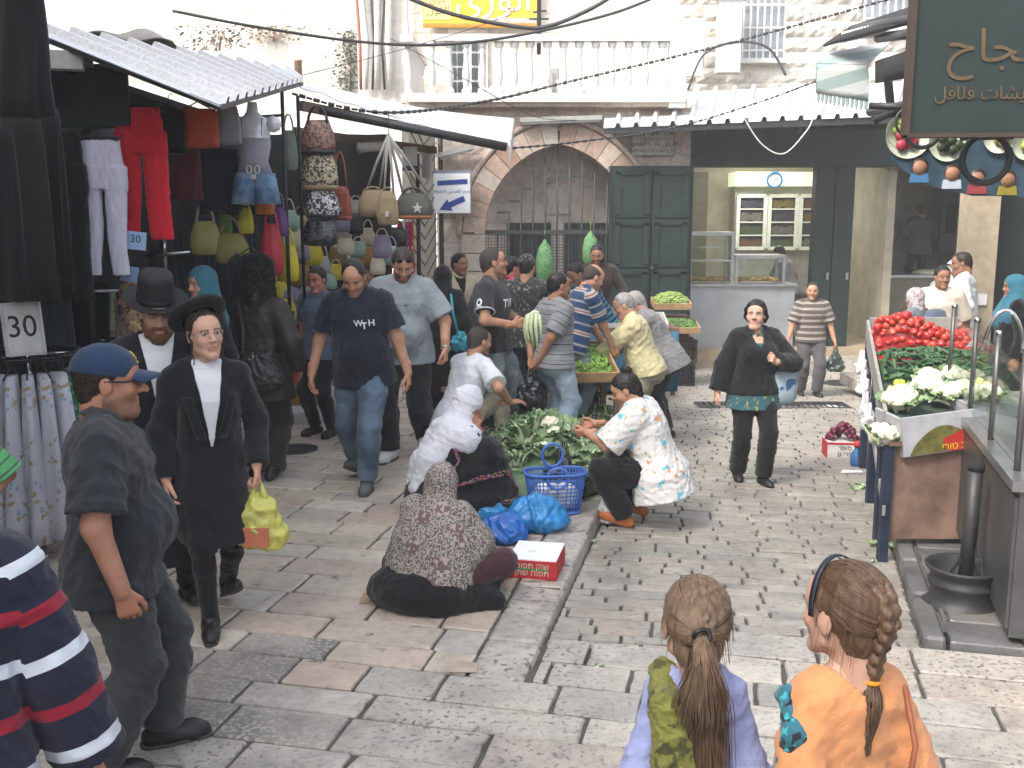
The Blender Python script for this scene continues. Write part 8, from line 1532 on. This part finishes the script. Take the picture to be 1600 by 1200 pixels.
q=(T3(.06,-.02)+T3(Ws-.02,-.02))/2;ct_=empty('printed_carton',q+np.array((.02,.02,.0)),math.atan2(av[1],av[0]),'grey and red printed fruit carton at the front of the stand','carton');ct_.rotation_euler=(0,-.12,math.atan2(av[1],av[0]));M_GCT=plain('grey_carton',(.36,.36,.38),.7)
f=MB();f.box((-.1,0,.07),(.54,.02,.25));f.build('front',M_GCT,ct_);f=MB();f.box((-.1,.2,-.05),(.54,.4,.02));f.build('bottom',M_GCT,ct_)
for s_ in(-1,1):f=MB();f.box((s_*.26-.1,.2,.07),(.02,.4,.23));f.build('side',M_GCT,ct_)
f=MB();f.prism([(-.33+.0*a,-.05)if a==0 else(-.33+.35*(a/10.),-.05+.17*math.sin(math.pi*min(1,a/14.+.05)))for a in range(11)]+[(.16,.12),(.16,-.05)],-.0125,-.0105);f.build('printed_field',plain('olive_print',(.12,.11,.03),.7,var=.5,scale=20),ct_)
f=MB();f.prism([(-.12,.03),(.165,.13),(.165,-.05),(-.09,-.05)],-.0145,-.0128);f.build('printed_red',plain('red_print',(.45,.03,.025),.6),ct_);lettering(heb('טיב טורי'),plain('yellow_print',(.6,.5,.03),.6,bmp=0),ct_,(-.02,-.016,-.022),.062,ext=.001)
q=G(1315,712,True);q[2]=roadz(q[0],q[1]);pb=empty('plum_box',q,-.1,'white and red carton of dark plums on the road','carton');f=MB();f.box((0,0,.08),(.33,.26,.16));f.build('body',plain('white_carton',(.6,.56,.55),.6),pb);f=MB();f.box((0,-.132,.15),(.33,.004,.02));f.box((-.167,0,.08),(.004,.26,.16));f.build('red_edge',M_RED,pb);
for k_,tx in((.105,'סופר'),(.045,'פרי גן')):lettering(heb(tx),M_INK,pb,(0,-.133,k_),.062,ext=.001)
PLM=plain('plum',(.10,.012,.03),.3,var=.3,scale=14,bmp=0)
for i in range(46):
 a,r=g_.uniform(0,6.28),math.sqrt(g_.uniform(0,1));u,v=r*math.cos(a)*.15,r*math.sin(a)*.11;setp(link('plum',with_mat(mT,PLM),None,None,(q[0]+u,q[1]+v,q[2]+.17+.15*(1-r*r)+g_.uniform(-.02,.01)),(g_.uniform(-1,1),g_.uniform(-1,1),0),(.03,)*3),'dark red plum heaped in the white and red carton','plum','plums in the carton')
q=G(1338,728,True);t=empty('plastic_bottle',(q[0],q[1],roadz(q[0],q[1])+.0),0,'small blue plastic bottle with a red cap beside the plum box','bottle');f=MB();f.lathe([(.0,0),(.055,.005),(.06,.06),(.052,.12),(.025,.16),(.022,.18)],n=14,cap=False);f.build('flask',plain('blue_plastic',(.06,.2,.45),.25,trans=.4,bmp=0),t);f=MB();f.lathe([(.03,.18),(.034,.2),(.03,.235),(0,.24)],n=12);f.build('cap',M_RED,t)
for i,(v,z)in enumerate(((1.2,-.2),(1.7,-.25),(2.2,-.2),(2.7,-.15))):q=T3(-.08,v,z-.1);plastic_bag(q,.05,.04,.15,film('white_film',0),('clear white bag hung lowest on the stand side','white bag hung second along the stand side','white bag hung third along the stand side','white bag hung at the far end of the stand side')[i],30+i,.04,(0,0,.22),group='white bags on the stand side',res=.016)
c0,c1=np.array((2.42,4.72,0)),np.array((3.13,7.3,0));dv=nrm(c1-c0);nv_=np.array((dv[1],-dv[0],0));gc=empty('glass_counter',c0,0,'stainless counter with glass screen and steel posts at the right edge','counter');Lc=np.linalg.norm(c1-c0);ang=math.atan2(dv[1],dv[0])
M_STL=plain('brushed_steel',(.10,.10,.098),.42,.55,var=.25,scale=4,bmp=.1,bscale=50);f=MB();cc=dv*Lc/2+nv_*.5;f.box(cc+np.array((0,0,.44)),(Lc,1.,.74),ang);f.build('cabinet',M_STL,gc)
f=MB();f.box(cc-nv_*.02+np.array((0,0,.83)),(Lc+.04,1.04,.05),ang);f.build('worktop',plain('bright_steel',(.34,.34,.34),.3,.8,bmp=.05),gc)
for i in range(3):f=MB();f.box(dv*Lc*(i+.5)/3-nv_*.008+np.array((0,0,.44)),(Lc/3-.03,.016,.66),ang);f.build('front_panel',M_STL,gc)
for i,s_ in enumerate((.08,.35,.62,.98)):
 f=MB();p0=dv*Lc*s_+nv_*.02;f.tube([p0+np.array((0,0,.85)),p0+np.array((0,0,1.44))],.017,10);po=f.build('screen_post',M_STL,gc);f=MB();f.lathe([(.017,1.44),(.02,1.445),(.02,1.47),(0,1.475)],p0,10);f.build('post_cap',M_CHROME,po)
for i,(a,c)in enumerate(((.1,.33),(.37,.6),(.64,.96))):f=MB();f.box(dv*Lc*(a+c)/2+nv_*.02+np.array((0,0,1.13)),(Lc*(c-a),.006,.5),ang);f.build('glass_pane',M_GLASS,gc)
f=MB();p0=dv*Lc*.8+nv_*.15;f.tube([p0+nv_*.12*(1-math.cos(a))/1.+np.array((0,0,1.2+.28*math.sin(a)))for a in np.linspace(0,math.pi,12)],.014,8);f.build('water_tap',M_CHROME,gc)
f=MB();p0=dv*.06+nv_*.1+np.array((0,0,.06));f.lathe([(0,-.03),(.07,-.03),(.09,-.015),(.09,.015),(.07,.03),(0,.03)],p0,16,M=rz_(math.degrees(ang))@ry_(0)@rx_(90));f.build('castor_wheel',M_IRON,gc)
for i in range(7):q=c0+dv*(.9+.2*i)+nv_*(.4+.06*(i%2))+np.array((0,0,.87));cauliflower(q,i+80,'cauliflower behind the glass, number %s along the counter'%('one','two','three','four','five','six','seven')[i],'vegetables behind the glass',(0,0,i),1.0,5)if i<4 else None
t=empty('banana_bunch',c0+dv*2.0+nv_*.75+np.array((0,0,1.32)),0,'yellow bananas lying over the glass at the right edge','bananas')
for i in range(7):f=MB();f.tube([(.04*i-.1+.02*math.cos(a),-.1*math.cos(a),.07*math.sin(a))for a in np.linspace(.3,2.6,8)],[.01,.017,.02,.021,.02,.018,.013,.006],8);f.build('banana',plain('banana_yellow',(.5,.36,.06),.45,var=.2),t)
t2=empty('counter_shelf',c0+dv*2.0+nv_*.85+np.array((0,0,.86)),ang,'raised shelf of fruit on the glass counter','shelf');f=MB();f.box((0,0,.40),(1.,.4,.03));f.build('board',M_STL,t2);f=MB();f.box((-.4,0,.2),(.03,.3,.4));f.box((.4,0,.2),(.03,.3,.4));f.build('bracket',M_STL,t2)
for i in range(14):setp(link('onion',with_mat(mT,plain('red_onion',(.13,.03,.03),.4)),None,None,c0+dv*(1.65+.07*(i%7))+nv_*(.72+.07*(i//7))+np.array((0,0,1.31)),(0,0,i),(.036,)*3),'dark red onion beside the bananas','onion','onions beside the bananas')
for i,(s_,hh)in enumerate(((.35,.3),(.5,.34))):t=empty('jar',c0+dv*Lc*s_*.5+nv_*.5+np.array((0,0,.86)),0,('shorter jar of red pickles behind the glass','taller jar of red pickles behind the glass')[i],'jar','pickle jars');f=MB();f.lathe([(.08,0),(.09,.03),(.09,hh-.06),(.06,hh-.02)],n=16);f.build('glass',plain('red_pickle',(.4,.03,.02),.2,bmp=0),t);f=MB();f.lathe([(.07,hh-.02),(.07,hh+.02)],n=16);f.build('lid',M_RED,t)
q=G(1523,968);wr_=empty('weighted_post',(q[0],q[1]+.17,.0),0,'black post standing in an old car wheel rim','post');f=MB();f.lathe([(.10,.03),(.185,.0),(.20,.012),(.2,.03),(.178,.045),(.165,.07),(.165,.12),(.18,.14),(.18,.155),(.165,.17),(.17,.2),(.195,.225),(.2,.24),(.19,.245),(.165,.215),(.15,.16),(.06,.15),(0,.15)],n=36,cap=False);f.build('wheel_rim',M_IRON,wr_)
f=MB();f.tube([(.01,0,.1),(.03,.01,.78)],.038,12);f.build('pole',M_IRON,wr_);f=MB();f.tube([(.03,.01,.76),(.031,.01,.80)],.042,12);f.build('pole_cap',M_BLACK,wr_);f=MB();f.bar((-.02,0,.28),(-.1,0,.16),.02);f.bar((0.04,0,.26),(.1,0,.16),.02);f.build('gusset',M_IRON,wr_)
sg=empty('falafel_sign',P(1520,100,5.2),R(-4),'dark green shop sign with ochre Arabic lettering at top right','sign');o_=np.array(sg.location);a,c=P(1434,-90,5.2)-o_,P(1434,212,5.2)-o_;Wg=1.15;xg=a[0]+Wg/2
M_SGN=plain('sign_green',(.009,.02,.018),.5,var=.2,scale=3,bmp=.1);M_OCH=plain('ochre_letter',(.085,.055,.024),.6,bmp=0);M_RUSTE=plain('rust_edge',(.045,.028,.02),.7)
f=MB();f.box((xg,0,(a[2]+c[2])/2),(Wg,.07,a[2]-c[2]));f.build('board',M_SGN,sg);f=MB();f.box((a[0],-.01,(a[2]+c[2])/2),(.02,.09,a[2]-c[2]));f.box((xg,-.01,c[2]),(Wg,.09,.02));f.build('rim',M_RUSTE,sg)
for tx,px,py,sz in(('ساندويشات فلافل',1556,146,.088),('النجاح',1560,74,.22)):q=P(px,py,5.15)-o_;lettering(arabic(tx),M_OCH,sg,(q[0]+.03,-.04,q[2]),sz,ext=.003)
bn=empty('food_banner',P(1500,235,6.1),R(-3),'cut out food banner with pictures of plates under the green sign','banner');o_=np.array(bn.location);K=6.1/1600;f=MB()
f.prism([(P(x,y,6.1)-o_)[[0,2]]for x,y in((1395,190),(1395,250),(1440,286),(1520,306),(1640,308),(1640,190))],0,.02);f.build('backing',plain('banner_blue',(.03,.06,.085),.5,var=.5,scale=9),bn)
M_PLT=plain('plate_white',(.5,.54,.42),.35,bmp=0)
for i,(x,y,r,fc)in enumerate(((1413,205,26,(.2,.25,.04)),(1420,212,34,(.3,.03,.05)),(1480,222,29,(.03,.05,.02)),(1558,215,24,(.4,.28,.08)),(1600,228,22,(.3,.3,.05)))):
 q=P(x,y,6.1)-o_;f=MB();f.lathe([(0,0),(r*K,0),(r*K,.008)],(q[0],-.004-.004*i,q[2]),28,M=rx_(90),cap=False);pl=f.build('plate',M_PLT,bn);g=random.Random(i);
 for j in range(7):a_,rr_=g.uniform(0,6.28),r*K*g.uniform(.15,.6);f=MB();f.lathe([(0,.012),(r*K*.25,.01),(r*K*.27,0)],(q[0]+rr_*math.cos(a_),-.012-.004*i-.0012*j,q[2]+rr_*math.sin(a_)),8,M=rx_(90),cap=False);f.build('printed_food',plain('food_%d'%i,fc,.5),pl)
for i,(x,y)in enumerate(((1440,262),(1490,272),(1528,280),(1575,282))):
 q=P(x,y,6.08)-o_;f=MB();f.lathe([(0,.004),(11*K,.004),(11*K,0)],(q[0],-.006,q[2]),14,M=rx_(90),cap=False);f.build('printed_face',plain('face_print',(.3,.15,.09),.5),bn);f=MB();f.prism([(q[0]-13*K,q[2]-8*K),(q[0]+13*K,q[2]-8*K),(q[0]+15*K,q[2]-22*K),(q[0]-15*K,q[2]-22*K)],-.008,-.004);f.build('printed_shirt',plain('shirt_print_%d'%i,((.05,.15,.3),(.4,.45,.5),(.3,.05,.06),(.3,.25,.03))[i],.5),bn);f=MB();f.lathe([(0,.004),(12*K,.004),(12*K,0)],(q[0],-.003,q[2]+4*K),14,M=rx_(90),cap=False);f.build('printed_hair',plain('hair_print',(.03,.015,.012),.5),bn)
sc_=empty('iron_scrollwork',P(1470,190,5.6),0,'black wrought iron scroll bracket below the green sign','bracket');o_=np.array(sc_.location)
for(x,y,r,w_)in((1420,190,20,.014),(1442,202,27,.02),(1540,248,36,.03)):q=P(x,y,5.5)-o_;f=MB();f.tube([q+np.array((r*5.5/1600*math.cos(a),0,r*5.5/1600*math.sin(a)))for a in np.linspace(0,6.283,30)[:-1]],w_*.6,8,closed=True);f.build('ring',M_IRON,sc_)
for(a,c)in(((1358,165),(1432,168)),((1365,190),(1440,150)),((1380,178),(1440,178)),((1500,215),(1585,212))):f=MB();f.tube([P(*a,5.6)-o_,P(*c,5.5)-o_],.018,8);f.build('bar',M_IRON,sc_)
stw=empty('striped_awning',P(1320,120,12.5),0,'small green and white striped awning with scalloped edge on the right','awning');o_=np.array(stw.location)
m,n,b_=newmat('awning_stripe');v=coords(n);sx=N(n,'ShaderNodeSeparateXYZ');n.links.new(v,sx.inputs[0]);dv_=N(n,'ShaderNodeMath',operation='MULTIPLY');dv_.inputs[1].default_value=3.6;n.links.new(sx.outputs[2],dv_.inputs[0]);fr_=N(n,'ShaderNodeMath',operation='FRACT');n.links.new(dv_.outputs[0],fr_.inputs[0]);rp=N(n,'ShaderNodeValToRGB');rp.color_ramp.interpolation='CONSTANT';rp.color_ramp.elements[0].color=(.36,.38,.37,1);rp.color_ramp.elements[1].position=.5;rp.color_ramp.elements[1].color=(.20,.26,.25,1);n.links.new(fr_.outputs[0],rp.inputs[0]);n.links.new(rp.outputs[0],b_.inputs['Base Color']);b_.inputs['Roughness'].default_value=.8;M_AWS=m
A,B,Cc,D=[P(*q)-o_ for q in((1290,84,13.4),(1392,66,12.2),(1357,102,11.6),(1276,100,13.))];A2,D2=P(1276,146,13.)-o_,P(1357,158,11.6)-o_
f=MB();f.grid(lambda u,v:A+(B-A)*u+(D-A+(Cc-B-D+A)*u)*v,12,4,.01);f.build('slope',M_AWS,stw);f=MB();f.grid(lambda u,v:D+(Cc-D)*u+(A2-D+(D2-Cc-A2+D)*u)*v+np.array((0,-.02*math.sin(u*20)*v,0)),30,6,.01);f.build('valance',M_AWS,stw)
for i in range(12):q=A2+(D2-A2)*(i+.5)/12;f=MB();f.prism([(-.04,.0),(.04,.0),(.035,-.07),(0,-.11),(-.035,-.07)],-.005,.005);f.build('scallop',M_AWS,stw,loc=q+np.array((0,-.004,.002)),rot=(0,0,math.atan2((D2-A2)[1],(D2-A2)[0])))
dk=empty('dark_canopy_frame',P(1400,110,9.),0,'dark shop canopy and frame behind the striped awning','canopy');o_=np.array(dk.location);f=MB()
f.grid(lambda u,v:P(1285,70,13.2)-o_+(P(1330,40,12.9)-P(1285,70,13.2))*v+(P(1470,20,8.)-P(1285,70,13.2))*u,6,3,.03);f.grid(lambda u,v:P(1372,95,11.)-o_+(P(1480,60,7.5)-P(1372,95,11.))*u+(P(1372,130,11.)-P(1372,95,11.))*v*1.0,6,3,.03);f.build('sheet',M_CANOPY,dk)
for(a,c)in(((1330,45,12.9),(1440,28,8.5)),((1385,100,10.5),(1392,170,10.5)),((1435,60,8.),(1437,170,8.)),((1360,175,10.5),(1500,150,7.)),((1372,60,11),(1470,45,7.6))):f=MB();f.tube([P(*a)-o_,P(*c)-o_],.045,8);f.build('frame_tube',M_IRON,dk)
f=MB()
for i in range(14):q=P(1318,58,12.6)+(P(1380,44,10.5)-P(1318,58,12.6))*i/13.-o_;f.box(q,(.05,.01,.12))
f.build('pale_fringe',M_CANV,dk,kind='stuff')
rb=empty('right_building',(6.9,8,0),0,'dark shop building along the right edge','building');f=MB();f.box((.6,-.5,2.6),(1.,12,5.6));f.build('wall',M_DARK,rb);f=MB();q=P(1525,400,13.6)-np.array((6.9,8,0));f.box((q[0],q[1],1.6),(.36,.4,3.7));f.build('beige_pillar',plain('beige_plaster',(.34,.28,.2),.8),rb);f=MB();f.box((q[0]+.95,q[1]+.2,1.6),(1.5,.2,3.7));f.build('shaded_opening',plain('opening_shade',(.012,.018,.02),.5),rb);f=MB();f.box((q[0]+.02,q[1]-.22,.98),(.12,.03,.14));f.build('light_switch',M_WPAINT,rb)  # near-black panel: shade of the open shop interior put into its colour
f=MB();f.box((.0,0,0),(2.6,5.2,.16));f.build('side_pavement',M_KERB,None,kind='structure',loc=(6.1,12.2,-.28))
def cable(pts,r,label,name='cable',m=None,chain=False):
 P_=[P(*p)for p in pts];out=[]
 for i in range(len(P_)-1):
  for t in np.linspace(0,1,9)[:-1]:
   p0=P_[max(i-1,0)];p1,p2=P_[i],P_[i+1];p3=P_[min(i+2,len(P_)-1)];out.append(.5*((2*p1)+(p2-p0)*t+(2*p0-5*p1+4*p2-p3)*t*t+(3*p1-p0-3*p2+p3)*t**3))
 out.append(P_[-1]);c=out[len(out)//2];f=MB()
 if not chain:f.tube([q-c for q in out],r,6)
 else:
  L=0;seg=[np.linalg.norm(out[i+1]-out[i])for i in range(len(out)-1)];tot=sum(seg);n=int(tot/.075);cum=np.concatenate(([0],np.cumsum(seg)));A_=np.array(out)
  for i in range(n):s0=tot*(i+.12)/n;s1=tot*(i+.88)/n;a=np.array([np.interp(s0,cum,A_[:,j])for j in range(3)]);b_=np.array([np.interp(s1,cum,A_[:,j])for j in range(3)]);f.tube([a-c,b_-c],r*(1. if i%2 else .6),5)
 return f.build(name,m or M_IRON,None,label,name,loc=c)
cable([(270,17,15),(400,42,15),(560,65,15),(680,70,15),(800,57,15),(960,20,15),(1080,-30,15)],.022,'thick dark cable sagging across the top of the street');cable([(600,-20,14.5),(700,20,14.5),(810,42,14.5),(860,40,14.5),(930,10,14.5),(990,-30,14.5)],.03,'thickest black cable hanging in front of the yellow sign');cable([(470,118,15.5),(600,85,15.5),(720,50,15.5),(800,22,15.5)],.006,'thin wire rising from the awning to the yellow sign');cable([(610,60,15.5),(720,120,15.5),(830,180,16),(900,188,16.5)],.006,'thin wire running down to the tube lamp');cable([(1160,180,16.2),(1190,225,16.2),(1225,240,16.2),(1260,205,16.2),(1270,185,16.2)],.012,'pale loop of wire hanging below the corrugated roof',m=M_PIPEG)
cable([(1075,140,17.5),(1100,85,17.5),(1150,66,17.5),(1200,75,17.5),(1228,118,17.5)],.02,'curved dark pipe arching in front of the stone house');cable([(455,146,10.2),(600,176,10.4),(760,158,13),(900,125,14),(1150,65,14),(1420,-10,13)],.02,'long rusty chain from the left stall up to the right','chain',chain=True);cable([(795,232,12),(900,222,13),(1050,200,14),(1200,155,14),(1330,105,13)],.016,'thin chain from the canvas awning to the striped awning','chain',chain=True)
# ================================================================== THINGS HELD OR CARRIED
def world(p,v):return np.array(p.root.matrix_basis@Vector(tuple(np.array(v,float)*p.sc)))
bpy.context.view_layer.update()
c=world(shout,(shout.wr[1]+shout.wr[-1])/2+np.array((.0,.14,-.01)));cf=empty('cauliflower',c,0,'large trimmed cauliflower with pale stalks held by the shouting young man','cauliflower');link('curd',with_mat(CURDS[0],M_CURD),None,cf,(0,0,.02),(-.5,.3,0),(1.3,)*3);g_=random.Random(2)
for i in range(15):
 a=i*.42;f=MB();f.tube([(.03*math.cos(a),.03*math.sin(a),.12),(.085*math.cos(a),.085*math.sin(a),.09),(.115*math.cos(a),.115*math.sin(a),.0),(.10*math.cos(a+.1),.10*math.sin(a+.1),-.10),(.07*math.cos(a+.15),.07*math.sin(a+.15),-.16-.04*(i%3))],[.014,.02,.021,.016,.006],6);f.build('stalk',M_STALK[i%2],cf)
 if i%2:lo=link('leaf',with_mat(LEAVES[i%5][0],M_LEAFG[i%3]),None,cf,(.06*math.cos(a),.06*math.sin(a),-.02),(2.6,0,a-1.57),(.75,)*3)
def held(p,q,rx_2,ry_2,h_,m,label,seed,dz=.09,neck=.08,extra=0.):
 hnd=world(p,p.wr[q]+p.hd[q][0]*.085);c=hnd-np.array((0,0,h_*.72+neck+dz));return plastic_bag(c,rx_2,ry_2,h_,m,label,seed,neck,(0,0,h_*.72+neck+dz))
yb=held(young,-1,.125,.085,.32,YBAG,'yellow translucent carrier bag with a small carton inside',51,.06,.07)
f=MB();f.box((0,-.05,.09),(.13,.09,.1));f.build('carton_inside',plain('salmon_carton',(.5,.16,.09),.6),yb)
held(stripeman,-1,.13,.1,.34,BBAG,'black plastic bag held behind the grey striped t-shirt man',52);held(oldman,-1,.12,.09,.42,BBAG,'black plastic bag hanging from the old man\'s hand',53,.02,.12);held(oldman,1,.13,.1,.36,BBAG,'second black plastic bag held by the old man, nearer his trousers',54,.05,.1);held(farman,-1,.12,.07,.28,film('dark_green_film',(.03,.05,.04),.3),'dark green bag in the striped polo man\'s left hand',55);held(farman,1,.09,.06,.22,film('white_film',0),'white bag in the striped polo man\'s right hand',56)
p,b=abaya_strap;o=p.put(b,'bag_strap',M_TURQ);plastic_bag(world(p,p.tp(.28,-.18,-.12)),.09,.07,.22,film('turquoise_film',(.04,.3,.38),.35),'turquoise bag hanging behind the black abaya',57,.05)
c=world(leather,leather.tp(.08,-.26,-.02));t=empty('shoulder_bag',c,R(-12),'large gathered black leather shoulder bag on the curly haired woman','handbag');S=Sdf(.05);S.ell((0,0,0),(.2,.09,.14));S.ell((.02,0,-.06),(.22,.1,.1));S.cap((-.1,0,.12),(.1,0,.12),.05);V,F=S.mesh(.009);V=V+vnormals(V,F)*(.014*folds(V,4,50.))[:,None];link('pouch',mesh_np('pouch',V,F),M_LEATH,t)
f=MB();q=lambda v:np.array(Matrix.Rotation(-R(-12),3,'Z')@Vector(tuple(world(leather,v)-c)));f.tube([(-.08,-.04,.14),q(leather.tp(-.05,-.2,.3)),q(leather.tp(-.12,-.13,.5)),q(leather.tp(-.14,0,.55)),q(leather.tp(-.13,.1,.45))],.016,6);f.build('strap',M_LEATH,t);f=MB()
for s_ in(-1,1):f.tube([(s_*.06-.06+.02*math.cos(a),-.07,.13+.02*math.sin(a))for a in np.linspace(0,6.28,10)[:-1]],.004,5,closed=True)
f.build('ring',M_CHROME,t)
c=world(walker,walker.tp(-.26,.02,.02));t=empty('shoulder_bag',c,R(20),'pale blue and white cloth bag under the arm of the woman in black','handbag');f=MB();f.rings([(0,0,-.16,.10,.05),(0,0,-.13,.15,.07),(0,0,.0,.15,.08),(0,0,.12,.12,.05),(0,0,.16,.09,.02)],20,.008,5,1,2.6);f.build('pouch',fabric('pale_blue_cloth',(.42,.52,.58),spots=[(7,.58,(.06,.16,.3,1))]),t)
f=MB();q=lambda v:np.array(Matrix.Rotation(-R(20),3,'Z')@Vector(tuple(world(walker,v)-c)));f.tube([(.06,.0,.14),q(walker.tp(-.2,.1,.3)),q(walker.tp(-.15,.06,.5)),q(walker.tp(-.15,-.08,.48)),q(walker.tp(-.22,-.1,.3)),(-.06,.02,.14)],.012,6);f.build('strap',M_LEATH,t)
q=G(950,822,True);plastic_bag((q[0],q[1]+.05,roadz(q[0],q[1])),.07,.06,.22,film('white_film',0),'small white plastic bag on the road by the squatting woman',58,.05)
for f_ in FIGS:
 if not any(c.name.startswith('shoe')for c in f_.root.children):f_.shoes(M_LEATH)
HZ=MB();HZ.box((0,14,3.4),(40,34,9.6));hz=HZ.build('glare_haze',None,kind='stuff');hm=bpy.data.materials.new('glare_haze_air');hm.use_nodes=True;hn=hm.node_tree;hn.nodes.remove(hn.nodes['Principled BSDF']);hv=hn.nodes.new('ShaderNodeVolumePrincipled');hv.inputs['Density'].default_value=.0036;hv.inputs['Color'].default_value=(.92,.92,.93,1);hn.links.new(hv.outputs[0],hn.nodes['Material Output'].inputs['Volume']);hz.data.materials.append(hm)  # air volume added to imitate lens glare and lift the darks
